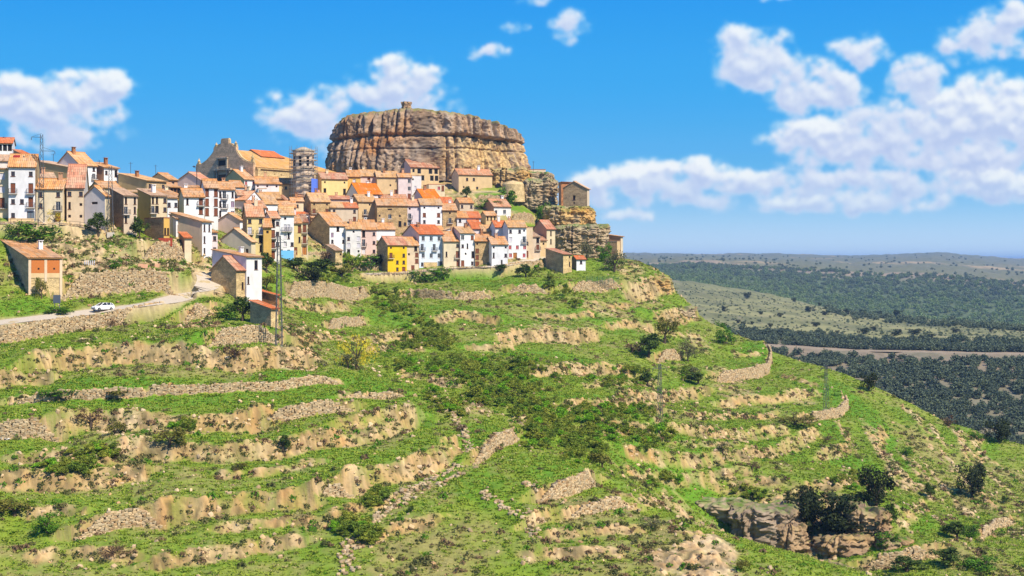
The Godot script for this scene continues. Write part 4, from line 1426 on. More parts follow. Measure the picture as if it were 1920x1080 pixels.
	t.append([494, 494, 509, 426, 490, 14, "g", 0.35, "gold", "gold", "o", "s/./v", "", "narrow lower ochre house between the pale yellow and the white tall houses"])
	t.append([494, 508, 524.5, 409, 486, 26, "g", 0.35, "white", "pink", "t", "nw/Bw/Bw/d.", "", "tall thin white house with pink balconies left of the blue base"])
	t.append([524.5, 525, 551, 403, 481, 14, "g", 0.4, "white", "white", "y", ".s../.PP./.pv./.p.w/v.d.", "", "tall white house with a blue painted base"])
	t.append([551, 551, 565, 419, 479, 14, "s", 0.3, "pale_yellow", "pale_yellow", "o", ".N/.v/d.", "", "narrow yellow house right of the blue base"])
	t.append([565, 565, 577, 417, 478, 14, "s", 0.3, "cream", "cream", "b", "B/B/D", "", "narrow cream house with stacked brown balconies and a light wooden door"])
	t.append([552, 552, 572, 408, 424, 12, "g", 0.3, "terracotta", "terracotta", "r", "n.", "", "tiny brown house with a bright red roof edge above the narrow yellow house"])
	t.append([571, 571, 581, 401, 418, 12, "s", 0.25, "white", "white", "p", "w", "", "tiny white house with one blue window between the stone houses"])
	t.append([320, 379, 397, 416, 482, 58, "s", 0.22, "white", "tan", "o", "vv/v./v.", "", "big house with a plain beige side and a lilac white front above the road bend"])
	t.append([397, 397, 408, 436, 478, 40, "s", 0.2, "lilac", "lilac", "o", "w/w", "", "small lilac house under a little tile roof right of the big beige side"])
	t.append([408, 450, 458, 413, 452, 62, "g", 0.35, "white", "pink", "o", "v", "", "plain pink gable house between the beige side and the pale yellow house"])
	t.append([408, 471, 479, 453, 486, 64, "g", 0.45, "cream", "concrete", "o", "", ".S.w", "weather streaked grey gable with drip stains above the lilac house"])
	t.append([398, 462, 491, 482, 568, 52, "s", 0.14, "white", "lilac", "o", "..n./v.../....", "", "tall lilac sided white house at the road above the stone barn"])
	t.append([396, 443, 459, 506, 562, 52, "g", 0.5, "light_stone", "stone", "p", ".v", "", "stone barn with a red tiled gable standing at the road bend|barn|barn"])
	t.append([481, 519, 524, 554, 590, 58, "s", 0.18, "brick", "brick", "r", "", "", "dark red brick shed with a sloping tile roof by the tall lattice pylon|shed|shed"])
	t.append([469, 508, 522, 579, 614, 50, "s", 0.22, "light_stone", "dark_stone", "r", "", "", "lower grey stone shed with a tile roof at the foot of the tall lattice pylon|shed|shed"])
	t.append([271, 307, 318, 409, 456, 48, "t", 0, "gold", "red_stone", "b", "vv", "", "flat topped brown stone block with a narrow ochre front"])
	t.append([318, 330, 344, 410, 445, 40, "s", 0.3, "white", "lilac", "o", "L", "", "small white lean-to house beside the brown stone block"])
	t.append([336, 346, 359, 446, 492, 30, "s", 0.3, "cream", "terracotta", "r", "", "", "slim cream tower house with a tiny tile roof above the high stone wall"])
	t.append([-45, 53, 116, 484, 553, 33, "s", 0.17, "light_stone", "dark_stone", "o", "", "", "old stone shed with orange brick panels and a broad tile roof at the left edge|stone_shed|shed"])
	t.append([168, 190, 227, 352, 380, 38, "g", 0.3, "beige", "beige", "o", "w..", "", "low beige house with a wide orange roof left of the wide ochre sided house"])
	t.append([227, 234, 262, 360, 388, 40, "s", 0.22, "tan", "tan", "y", "w.w/...", "", "small tan house with two windows above the brown stone sided house"])
	t.append([60, 70, 104, 333, 362, 30, "g", 0.3, "grey", "olive", "m", "", "", "low grey house half hidden behind the cream house with one balcony"])
	t.append([345, 352, 378, 352, 380, 35, "s", 0.25, "brick", "ochre", "o", "n.n/...", "", "brown house with an orange lean-to roof below the plain pink gable"])
	t.append([438, 446, 470, 366, 392, 24, "g", 0.35, "white", "cream", "t", ".w./...", "", "white house with a reddish roof left of the white flat roofed cube"])
	t.append([575, 584, 612, 408, 426, 20, "g", 0.35, "sand", "stone", "o", "w.", "", "low ochre house peeping over the windowless brown stone gable"])
	# main cluster, lowest row
	t.append([578, 618, 649, 423, 470, 36, "g", 0.42, "white", "stone", "o", ".n./l.L/w.w/...", "", "white house with a windowless brown stone gable on the grass"])
	t.append([649, 649, 677, 429, 478, 16, "g", 0.35, "white", "white", "y", ".s./w.p/p.p/n.s", "", "white house with pale blue shutters right of the brown gable house"])
	t.append([677, 677, 706, 430, 479, 18, "g", 0.5, "pink", "pink", "o", "n.w/b.w/p.w", "", "pale pinkish house with a single balcony above the palm bush"])
	t.append([706, 706, 741, 430, 452, 18, "g", 0.35, "white", "white", "o", "", "", "low white house with a blank shaded wall above the yellow house"])
	t.append([707, 727, 763, 459, 511, 30, "g", 0.45, "yellow", "dark_stone", "p", "s.s/B.w/.ww/.wd", "", "vivid yellow house at the left end of the lower street"])
	t.append([763, 763, 785, 460, 507, 22, "g", 0.42, "beige", "beige", "o", ".n/s.S/..S/.d.", "", "narrow beige house between the vivid yellow and the pale blue houses"])
	t.append([755, 786, 831, 439, 503, 30, "g", 0.35, "cool", "pink", "r", "WWW/b.b./WWW/w..g", "", "pale blue house with three square top windows and two balconies"])
	t.append([832, 832, 863, 452, 501, 16, "g", 0.5, "cream", "cream", "o", "..w/v.B/...d", "", "cream house with a low orange roof right of the pale blue house"])
	t.append([842, 863, 890, 437, 501, 26, "g", 0.3, "white", "pink", "y", "W.S/wv./.s.n/d.w", "", "tall grey white house with two square windows under its eaves"])
	t.append([891, 891, 921.5, 452, 500, 16, "g", 0.35, "stone", "stone", "o", "s..s/S..N/S.../d...", "", "narrow brown stone house between white houses in the lower street"])
	t.append([922, 922, 952, 458, 499, 16, "g", 0.4, "white", "white", "o", "s..s/v..w/..v.", "", "small white house with a bright orange roof left of the red shutters"])
	t.append([929, 929, 953, 426, 470, 14, "g", 0.35, "white", "white", "r", "..w./..v./....", "", "white house with a new red roof joined to the red shuttered house"])
	t.append([953, 953, 987, 426, 486, 14, "g", 0.35, "white", "white", "y", "w.ws/p..b/r.r.r/rD.r", "", "white house with red shutters"])
	t.append([987, 987, 999, 427, 484, 18, "t", 0, "tan", "tan", "m", ".../w../d..", "", "narrow tan house wall at the right of the red shuttered house"])
	t.append([994, 994, 1013, 444, 482, 20, "s", 0.25, "beige", "beige", "m", ".n/.B/..", "", "small beige house with one tall dark balcony opening"])
	t.append([1000, 1025, 1041, 429, 476, 32, "g", 0.5, "cream", "terracotta", "p", ".v./.v./...", "", "tall cream house with a large brown gable at the foot of the crag"])
	t.append([1013, 1013, 1025, 451, 480, 16, "s", 0.25, "sand", "sand", "t", "s/.", "", "tiny sand coloured house before the large brown gable"])
	t.append([1023, 1056, 1072, 477, 513, 40, "s", 0.22, "light_stone", "dark_stone", "p", ".s/.v/..", "", "ochre stone barn at the right end of the lower street|barn|barn"])
	t.append([1072, 1081, 1098, 486, 508, 22, "g", 0.35, "white", "grey_stone", "r", ".w./...", "", "little white shed with a red roof right of the ochre barn|shed|shed"])
	# main cluster, middle rows
	t.append([568, 583, 619, 378, 424, 22, "g", 0.38, "stone", "stone", "y", "s.s/B.B/w.w/...", "", "brown stone house with two red brown balcony doors"])
	t.append([612, 620, 671, 389, 430, 20, "g", 0.38, "beige", "stone", "yr", "w..w/n..S/...S", "", "cream house whose roof is half old orange and half new red"])
	t.append([655, 672, 706, 378, 428, 24, "g", 0.35, "sand", "stone", "y", "..s./.b../.b../....", "", "tall stone house with two dark balcony doors one above the other"])
	t.append([706, 707, 764, 385, 440, 14, "g", 0.38, "stone", "stone", "o", "..h.../s.W.s./..W.nw/......", "", "wide brown stone house in the middle of the village"])
	t.append([764, 764, 789, 386, 436, 14, "g", 0.38, "lilac", "lilac", "t", "s../b../b../p..", "", "mauve grey house with a column of balcony windows on its left"])
	t.append([789, 789, 829, 384, 434, 14, "g", 0.35, "white", "white", "y", "s.s/S.S/w.w/v..", "", "white house with two pairs of brown windows in the middle row"])
	t.append([830, 830, 857, 394, 432, 14, "g", 0.38, "stone", "stone", "o", ".s./.b./...", "", "small brown stone house with one balcony right of the brown windows"])
	t.append([851, 862, 888, 380, 408, 22, "g", 0.38, "beige", "sand", "o", "w.w/n.v", "", "beige house with four small windows below the grassy bank"])
	t.append([857, 857, 901, 408, 430, 14, "g", 0.35, "white", "white", "or", "w..W/....", "", "low white house with a half red roof and a wide dark window"])
	t.append([901, 911, 931, 404, 424, 24, "g", 0.4, "sand", "sand", "o", "vvv/...", "", "ochre house with three narrow windows side by side"])
	t.append([905, 926, 958, 387, 406, 26, "g", 0.4, "white", "terracotta", "t", "w.W.", "", "white house with a terracotta side at the end of the stone terrace"])
	t.append([791, 799, 831, 432, 448, 20, "g", 0.4, "white", "white", "o", "", "", "low white house with a tilted orange roof above the pale blue house"])
	t.append([834, 834, 868, 432, 446, 12, "f", 0.3, "white", "white", "m", ".s", "", "white gable facing the valley above the tall grey white house"])
	t.append([885, 885, 905, 429, 450, 14, "g", 0.35, "lilac", "lilac", "r", "...n", "", "low mauve house with a red roof above the brown stone house"])
	t.append([905, 905, 930, 434, 456, 14, "g", 0.35, "sand", "sand", "y", "s.s/..W", "", "small ochre house under eaves left of the new red roof"])
	t.append([880, 880, 900, 421, 436, 14, "g", 0.35, "pink", "pink", "r", "n.", "", "tiny pink house with a red roof behind the low mauve house"])
	t.append([771, 794, 826, 372, 392, 28, "g", 0.45, "pink", "lilac", "v", "", "", "house with the brightest orange roof in the middle of the village"])
	t.append([828, 828, 850, 381, 400, 14, "g", 0.35, "pink", "pink", "r", "..s", "", "low pink house with red roof right of the brightest orange roof"])
	t.append([716, 716, 764, 374, 392, 14, "g", 0.3, "terracotta", "terracotta", "t", "", "", "low house showing only a strip of red roof above the wide stone house"])
	# upper rows
	t.append([592, 603, 652, 335, 366, 22, "g", 0.38, "pale_yellow", "sand", "p", "s..s/n..n", "", "yellow house with two dark doors under a streaked roof below the rock"])
	t.append([652, 652, 676, 331, 366, 14, "g", 0.4, "gold", "gold", "o", ".P./...", "", "ochre yellow house with one pale blue balcony window"])
	t.append([676, 676, 707, 330, 366, 14, "g", 0.4, "pink", "pink", "y", ".S./.n./...", "", "pink house with one brown window below the rock"])
	t.append([649, 672, 716, 363, 388, 30, "g", 0.5, "lilac", "white", "v", ".v.v/....", "", "white gabled house with a bright new orange roof"])
	t.append([552, 560, 602, 368, 388, 18, "g", 0.35, "pink", "pink", "t", "", "", "low house with a long reddish roof left of the bright new orange roof"])
	t.append([612, 616, 656, 373, 392, 18, "g", 0.35, "pink", "pink", "p", "", "", "low house with a dusky pink roof above the half and half roof"])
	t.append([707, 707, 747, 332, 374, 14, "g", 0.38, "sand", "sand", "y", "..../..s./...S/....", "", "large plain ochre stone house front below the rock"])
	t.append([716, 739, 770, 318, 340, 30, "g", 0.42, "pink", "terracotta", "o", ".h.", "", "house with a bare terracotta gable close under the rock"])
	t.append([742, 747, 771.5, 332, 374, 16, "g", 0.38, "lilac", "lilac", "o", "..W/..W/w.d", "", "mauve white house with dark square windows left of the plain white block"])
	t.append([772, 772, 790, 330, 374, 14, "t", 0, "white", "white", "m", "s.../.p../....", "", "plain white flat topped block below the arcaded house"])
	t.append([751, 770, 823, 313, 352, 26, "g", 0.4, "sand", "pink", "p", "Oo.oo/.oo.oo/.....", "", "tall ochre house with two rows of black open arcades under the rock"])
	t.append([804, 804, 834, 346, 372, 14, "t", 0, "cream", "cream", "p", "..rN/....", "", "cream flat roofed annex with two dark red windows under the arcaded house"])
	t.append([847, 860, 923, 327, 360, 22, "g", 0.4, "sand", "tan", "t", "..w.w...../.s...w....", "", "long ochre hermitage house leaning against the foot of the rock"])
	# right hand crag
	t.append([1052, 1101, 1105, 354, 386, 66, "g", 0.38, "beige", "dark_stone", "m", "", ".../.n./.s.", "square dark stone house alone on top of the crag", 458.0])
	t.append([1048, 1052, 1070, 342, 384, 30, "s", -0.1, "brick", "terracotta", "b", "", "", "taller brown block behind the dark stone house on the crag", 461.0])
	t.append([1140, 1164, 1168, 444, 484, 58, "s", 0.14, "cream", "terracotta", "o", "", "", "brown walled house with orange roof at the far right end of the village"])
	t.append([1135, 1157, 1163, 453, 486, 58, "t", 0, "sand", "red_stone", "m", "", "", "low brown stone annex before the far right end house"])
	t.append([985, 985, 1023, 318, 332, 12, "t", 0, "tan", "tan", "b", "", "", "ruined tan wall with a dark shelter beside the rock|ruin|ruin"])
	return t

func make_houses() -> void:
	for r in house_rows():
		make_house(r)

# ---------------------------------------------------------------- rock
func cell_bump(s: float, size: float, seed_: float) -> float:
	# rounded pillars with deep joints, of uneven width
	var w := s / size + 0.55 * sin(s * 0.37 + seed_) + 0.3 * sin(s * 0.91 + seed_ * 2.0)
	var f := w - floorf(w)
	var k := absf(2.0 * f - 1.0)
	return 1.0 - pow(k, 7.0)

func ramp(t: Array, x: float) -> float:
	if x <= t[0]:
		return t[1]
	for i in range(0, t.size() - 2, 2):
		if x < t[i + 2]:
			return lerpf(t[i + 1], t[i + 3], (x - t[i]) / (t[i + 2] - t[i]))
	return t[t.size() - 1]

func make_great_rock() -> void:
	var n3 := FastNoiseLite.new()
	n3.seed = 77
	n3.frequency = 0.12
	n3.fractal_octaves = 5
	var blocks := FastNoiseLite.new()
	blocks.noise_type = FastNoiseLite.TYPE_CELLULAR
	blocks.cellular_return_type = FastNoiseLite.RETURN_CELL_VALUE
	blocks.frequency = 0.32
	var dm := 493.0
	var cx := (803.0 - CX) * dm / F
	var a := 181.0 * dm / F
	var bz := 19.0
	var s := (dm - bz * 0.8) / F
	var y0 := (HY - 340.0) * s
	var crest := [-1.0, 256.0, -0.96, 234.0, -0.9, 224.0, -0.75, 214.0, -0.55, 208.0, -0.33, 206.0, -0.1, 207.0, 0.1, 209.0, 0.4, 216.0, 0.58, 220.0, 0.68, 225.0, 0.82, 233.0, 0.9, 241.0, 0.96, 252.0, 1.0, 272.0]
	var cols := 560
	var side := 120
	var cap := 26
	var p := PackedVector3Array()
	var col := PackedColorArray()
	var brown := Color(0.44, 0.28, 0.16)
	var grey := Color(0.43, 0.335, 0.25)
	var rust := Color(0.46, 0.20, 0.06)
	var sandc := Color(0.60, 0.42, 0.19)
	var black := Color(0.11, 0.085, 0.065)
	var grass := Color(0.17, 0.19, 0.045)
	for r in side + cap:
		for k in cols:
			var f := TAU * k / (cols - 1.0)
			var cf := cos(f)
			var sf := sin(f)
			var e := 0.72
			var ux := signf(cf) * pow(absf(cf), e)
			var uz := signf(sf) * pow(absf(sf), e)
			var arc := f * 27.0
			var top := (HY - ramp(crest, ux * 0.945)) * s + 0.9 * blocks.get_noise_2d(arc * 0.8, 5.0) + 0.5 * n3.get_noise_2d(arc * 3.0, 9.0)
			if r < side:
				var v := r / (side - 1.0)
				# the ground plan leans in towards the top and bulges below the ledge
				var lean := 0.985 - 0.06 * v * v + 0.035 * exp(-pow((v - 0.28) / 0.3, 2.0))
				var ledge := clampf(((HY - 255.0 - 9.0 * smoothstep(0.3, 1.0, ux) - 5.0 * smoothstep(0.5, 1.0, -ux)) * s - y0) / (top - y0), 0.3, 0.86)
				var upper := smoothstep(ledge - 0.012, ledge + 0.012, v)
				var out := 0.0
				var b1 := cell_bump(arc, 5.3, 1.0)
				var b2 := cell_bump(arc + 2.0, 7.5, 4.0)
				out += upper * (2.9 * b1 - 1.4) + (1.0 - upper) * (1.9 * b2 - 1.1)
				out -= 1.5 * exp(-pow((v - ledge) / 0.022, 2.0))
				out -= 0.8 * exp(-pow((v - ledge + 0.19) / 0.012, 2.0)) * (0.4 + 0.6 * cell_bump(arc, 17.0, 2.0))
				out -= smoothstep(0.1, 0.8, ux) * 2.6 * (1.0 - upper) * (1.0 - smoothstep(0.8, 0.97, ux)) * smoothstep(0.12, 0.5, v) * (0.4 + 0.6 * b2)
				var x0 := cx + ux * a * lean
				var z0 := -dm - uz * -bz * lean
				var y := lerpf(y0, top, v)
				out += 1.1 * n3.get_noise_3d(x0 * 0.8, y * 0.8, z0 * 0.8) + 0.7 * n3.get_noise_3d(x0 * 2.6, y * 1.7, z0 * 2.6) + 0.45 * n3.get_noise_3d(x0 * 7.0, y * 6.0, z0 * 7.0) + 0.6 * blocks.get_noise_3d(x0, y * 0.6, z0) + 0.9 * n3.get_noise_2d(arc * 4.5, y * 0.5 + 11.0)
				out -= 0.8 * pow(maxf(0.0, v - 0.95) / 0.05, 2.0)
				p.append(Vector3(x0 + cf * out, y, z0 + sf * out))
				var st := n3.get_noise_2d(arc * 3.2, y * 0.35 + 40.0)
				var big := n3.get_noise_2d(arc * 0.55 + 90.0, y * 0.5)
				var det := n3.get_noise_3d(x0 * 5.0, y * 5.0, z0 * 5.0)
				var c := brown.lerp(grey, clampf(0.45 + 1.4 * st, 0.0, 1.0))
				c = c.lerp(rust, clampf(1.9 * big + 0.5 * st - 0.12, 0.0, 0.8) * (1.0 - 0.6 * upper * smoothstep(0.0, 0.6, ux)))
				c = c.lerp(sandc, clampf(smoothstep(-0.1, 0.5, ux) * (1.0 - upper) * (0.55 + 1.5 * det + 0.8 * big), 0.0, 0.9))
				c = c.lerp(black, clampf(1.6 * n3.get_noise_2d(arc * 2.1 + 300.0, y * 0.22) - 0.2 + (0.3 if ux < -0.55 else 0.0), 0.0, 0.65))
				c = c.lerp(grass, clampf((v - 0.955) * 16.0 + det, 0.0, 0.8))
				var t := 1.0 + 0.6 * det
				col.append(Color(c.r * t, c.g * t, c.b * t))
			else:
				var g := (r - side + 1.0) / cap
				var rim := p[(side - 1) * cols + k]
				var mid := Vector3(cx + ux * a * 0.3, (HY - ramp(crest, ux * 0.4)) * s, -dm)
				var q := rim.lerp(mid, g * 0.98)
				var tx := (q.x - cx) / a
				q.y = (HY - ramp(crest, clampf(tx * 1.03, -1.0, 1.0))) * s + 0.3 * g - 0.3
				q.y = lerpf(rim.y, q.y, smoothstep(0.0, 0.25, g)) + 0.6 * n3.get_noise_3d(q.x * 1.6, 5.0, q.z * 1.6) * smoothstep(0.0, 0.12, g)
				p.append(q)
				var det := n3.get_noise_2d(q.x * 4.0, q.z * 4.0)
				col.append(grass.lerp(sandc * 0.85, clampf(0.35 + 1.8 * det, 0.0, 1.0)))
	var m := tinted(tri_mat(Color.WHITE, tex_grain, Vector3(0.22, 0.10, 0.22), 12.0, tex_grain))
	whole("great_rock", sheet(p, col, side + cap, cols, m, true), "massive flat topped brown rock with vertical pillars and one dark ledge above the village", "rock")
	# the stump of a tower on it
	var t := MB.new()
	var base := at(762, 208, dm - 12.0)
	rng.seed = 40
	for j in 8:
		var yy := j * 0.44
		var half_w := 2.1 - 0.13 * j if j < 5 else 1.5 + 0.3 * (j - 5)
		for i in 7:
			var an := TAU * i / 7.0 + j * 0.4
			var q := base + Vector3(cos(an) * half_w * 0.62, yy - 0.6, sin(an) * half_w * 0.62)
			var tr := Transform3D(Basis(Vector3.UP, an + rng.randf_range(-0.3, 0.3)), q)
			var k := rng.randf_range(0.7, 1.2)
			t.box(Vector3(-0.55, 0, -0.5), Vector3(0.55, 0.50 + 0.1 * rng.randf(), 0.5), Color(0.40 * k, 0.26 * k, 0.15 * k), tr)
	whole("ruined_turret", t.mesh(mat("painted")), "stump of a ruined stone turret standing on top of the great rock", "ruin")

# a smaller outcrop: where it shows in the photograph, its distance, thickness, tones
func outcrop(called: String, label: String, px0: float, px1: float, yt: float, yb: float, d: float, deep: float, tone: Array, strata: float, turn := 0.0, grassy := 0.7, seed_ := 1) -> void:
	var n3 := FastNoiseLite.new()
	n3.seed = seed_ * 13 + 5
	n3.frequency = 0.14
	n3.fractal_octaves = 5
	var blocks := FastNoiseLite.new()
	blocks.noise_type = FastNoiseLite.TYPE_CELLULAR
	blocks.cellular_return_type = FastNoiseLite.RETURN_CELL_VALUE
	blocks.seed = seed_
	blocks.frequency = 0.42
	var s := d / F
	var a := (px1 - px0) / 2.0 * s
	var c0 := at((px0 + px1) / 2.0, yb, d)
	var h := (yb - yt) * s
	var cols := clampi(int((a + deep) * 14.0), 110, 340)
	var side := clampi(int((h + 2.5) * 8.0), 30, 110)
	var cap := 12
	var p := PackedVector3Array()
	var col := PackedColorArray()
	var bs := Basis(Vector3.UP, turn)
	var ca: Color = tone[0]
	var cb: Color = tone[1]
	var cc: Color = tone[2]
	var grass := Color(0.10, 0.20, 0.02)
	for r in side + cap:
		for k in cols:
			var f := TAU * k / (cols - 1.0)
			var ux := signf(cos(f)) * pow(absf(cos(f)), 0.7)
			var uz := signf(sin(f)) * pow(absf(sin(f)), 0.7)
			if r < side:
				var v := r / (side - 1.0)
				var y := -2.5 + (h + 2.5 + (1.3 * n3.get_noise_2d(f * 9.0, seed_ * 7.0) + 0.7 * blocks.get_noise_2d(f * 14.0, 3.0)) * minf(1.0, h * 0.2)) * v
				var q := Vector3(ux * a, y, uz * deep)
				var w := c0 + q
				var arc := f * (a + deep) * 0.5
				var out := 0.9 * n3.get_noise_3d(w.x * 0.7, w.y * 0.7, w.z * 0.7) * minf(1.0, h * 0.25)
				out += strata * 0.5 * n3.get_noise_2d(w.y * 9.0, arc * 0.9) + 0.85 * blocks.get_noise_3d(w.x, w.y * 1.5, w.z) + 0.4 * blocks.get_noise_3d(w.x * 2.7, w.y * 4.0, w.z * 2.7)
				out += 1.1 * (cell_bump(arc, 3.1, seed_) - 0.75) + 0.4 * n3.get_noise_3d(w.x * 5.0, w.y * 5.0, w.z * 5.0)
				out -= 0.9 * pow(maxf(0.0, v - 0.9) / 0.1, 2.0) + 0.25 * (1.0 - v)
				q += Vector3(cos(f), 0, sin(f)) * out
				p.append(c0 + bs * q)
				var det := n3.get_noise_3d(w.x * 4.0, w.y * 6.0, w.z * 4.0)
				var st := n3.get_noise_2d(arc * 2.5, w.y * 0.5 + 30.0)
				var c := ca.lerp(cb, clampf(0.45 + 1.5 * st, 0.0, 1.0)).lerp(cc, clampf(0.1 + 1.4 * n3.get_noise_2d(arc * 0.6 + 9.0, w.y * 1.1), 0.0, 0.9))
				c = c.lerp(grass, clampf((v - 0.93) * 12.0 + det * 1.5, 0.0, grassy))
				var t := 1.0 + 0.4 * det
				col.append(Color(c.r * t, c.g * t, c.b * t))
			else:
				var g := (r - side + 1.0) / cap
				var rim := p[(side - 1) * cols + k]
				var mid := c0 + Vector3(0, h + 0.3, 0) + bs * Vector3(ux * a * 0.2, 0, 0)
				var q := rim.lerp(mid, g)
				q.y += 0.5 * n3.get_noise_2d(q.x * 2.0, q.z * 2.0) * smoothstep(0.0, 0.3, g)
				p.append(q)
				var det := n3.get_noise_2d(q.x * 4.0, q.z * 4.0)
				col.append(cb.lerp(grass, clampf(grassy + 1.3 * det, 0.0, 1.0)))
	var m: Material = mats["rock"]
	whole(called, sheet(p, col, side + cap, cols, m, true), label, "rock")

func make_outcrops() -> void:
	mats["rock"] = tinted(tri_mat(Color.WHITE, tex_grain, Vector3(0.3, 0.2, 0.3), 8.0, tex_grain))
	var warm := [Color(0.58, 0.38, 0.15), Color(0.48, 0.35, 0.20), Color(0.60, 0.33, 0.08)]
	var pale_ := [Color(0.52, 0.40, 0.24), Color(0.42, 0.32, 0.205), Color(0.38, 0.26, 0.14)]
	var cliff := [Color(0.44, 0.31, 0.175), Color(0.31, 0.205, 0.12), Color(0.44, 0.275, 0.12)]
	outcrop("rock_outcrop", "ochre crag with a grassy lip carrying the dark stone house", 1022, 1113, 390, 480, 457, 6.5, warm, 0.9, 0.2, 0.5, 2)
	outcrop("rock_outcrop", "lower striped grey crag with an ochre undercut foot above the ochre barn", 1040, 1137, 424, 494, 447, 6.5, pale_, 0.8, 0.1, 0.55, 3)
	outcrop("rock_outcrop", "rough broken crag under the ruined tan wall right of the great rock", 981, 1043, 338, 380, 470, 5.0, pale_, 0.7, 0.0, 0.35, 4)
	outcrop("rock_outcrop", "grassy knoll carrying the ruined tan wall", 978, 1036, 325, 344, 479, 6.0, pale_, 0.3, 0.0, 1.0, 5)
	outcrop("rock_outcrop", "ledge of tan rock on the skyline shoulder below the village end", 1180, 1256, 525, 566, 411, 4.5, warm, 0.8, 0.25, 0.6, 6)
	outcrop("rock_outcrop", "split pale rock ledge lower on the shoulder skyline", 1236, 1303, 577, 612, 401, 4.0, pale_, 0.9, 0.3, 0.5, 7)
	outcrop("rock_outcrop", "upper grey cliff band in the gully on the left of the dark trees", 1366, 1496, 948, 1000, 233, 4.0, [Color(0.38, 0.29, 0.20), Color(0.32, 0.23, 0.15), Color(0.44, 0.30, 0.16)], 0.6, -0.1, 0.45, 8)
	outcrop("rock_outcrop", "pale boulder block below the grey cliff band in the gully", 1456, 1506, 984, 1026, 230, 2.6, cliff, 0.8, 0.3, 0.1, 9)
	outcrop("rock_outcrop", "layered tan cliff on the right of the dark gully trees", 1570, 1662, 954, 1026, 232, 4.2, cliff, 1.1, 0.15, 0.3, 10)
	outcrop("rock_outcrop", "lowest stepped limestone ledge at the bottom of the gully", 1528, 1642, 1004, 1048, 228, 3.4, cliff, 1.1, 0.25, 0.15, 11)
	outcrop("rock_outcrop", "low grassy rock bank at the head of the gully", 1296, 1408, 938, 972, 237, 3.0, pale_, 0.5, -0.2, 0.6, 12)
	outcrop("rock_outcrop", "rough ochre foot of the great rock behind the round bastion", 922, 992, 318, 362, 474, 5.0, warm, 0.6, 0.0, 0.25, 21)
	outcrop("rock_outcrop", "flat pale boulders under the long weathered stone wall", 540, 636, 566, 582, 340, 2.0, pale_, 0.8, 0.0, 0.15, 13)
	outcrop("rock_outcrop", "small rock step above the lower right garden wall", 1640, 1700, 1010, 1030, 226, 2.0, cliff, 0.8, 0.2, 0.5, 14)
	outcrop("rock_outcrop", "little rock tooth at the bottom edge beside the spur", 1540, 1590, 1060, 1092, 186, 2.0, cliff, 0.7, 0.4, 0.3, 15)
	outcrop("rock_outcrop", "brownish rock patch behind the parked white car", 240, 282, 556, 574, 272, 1.4, [Color(0.50, 0.30, 0.18), Color(0.44, 0.30, 0.18), Color(0.40, 0.25, 0.14)], 0.9, 0.1, 0.1, 16)

# ---------------------------------------------------------------- dry stone walls
var stone_mesh: ArrayMesh

func jittered_stone(seed_: int) -> ArrayMesh:
	# a block whose corners are pushed about and cut
	var r := RandomNumberGenerator.new()
	r.seed = seed_
	var m := MB.new()
	var p := []
	for i in 8:
		p.append(Vector3(0.5 if i & 1 else -0.5, 0.5 if i & 2 else -0.5, 0.5 if i & 4 else -0.5) * Vector3(r.randf_range(0.8, 1.05), r.randf_range(0.75, 1.0), r.randf_range(0.8, 1.1)))
	for f in [[0, 1, 3, 2, Vector3(0, 0, -1)], [4, 5, 7, 6, Vector3(0, 0, 1)], [0, 2, 6, 4, Vector3(-1, 0, 0)], [1, 3, 7, 5, Vector3(1, 0, 0)], [0, 1, 5, 4, Vector3(0, -1, 0)], [2, 3, 7, 6, Vector3(0, 1, 0)]]:
		var mid: Vector3 = (p[f[0]] + p[f[1]] + p[f[2]] + p[f[3]]) / 4.0 + f[4] * 0.12
		for e in 4:
			m.tri(p[f[e]], p[f[(e + 1) % 4]], mid, f[4])
	return m.mesh(mats["loose_stone"])

func stone_tint() -> Color:
	var k := rng.randf_range(0.55, 1.05)
	var c := Color(0.58, 0.41, 0.215).lerp(Color(0.52, 0.41, 0.26), rng.randf())
	if rng.randf() < 0.15:
		c = c.lerp(Color(0.40, 0.22, 0.09), 0.6)
	return Color(minf(c.r * k, 0.8), minf(c.g * k, 0.75), minf(c.b * k, 0.7))

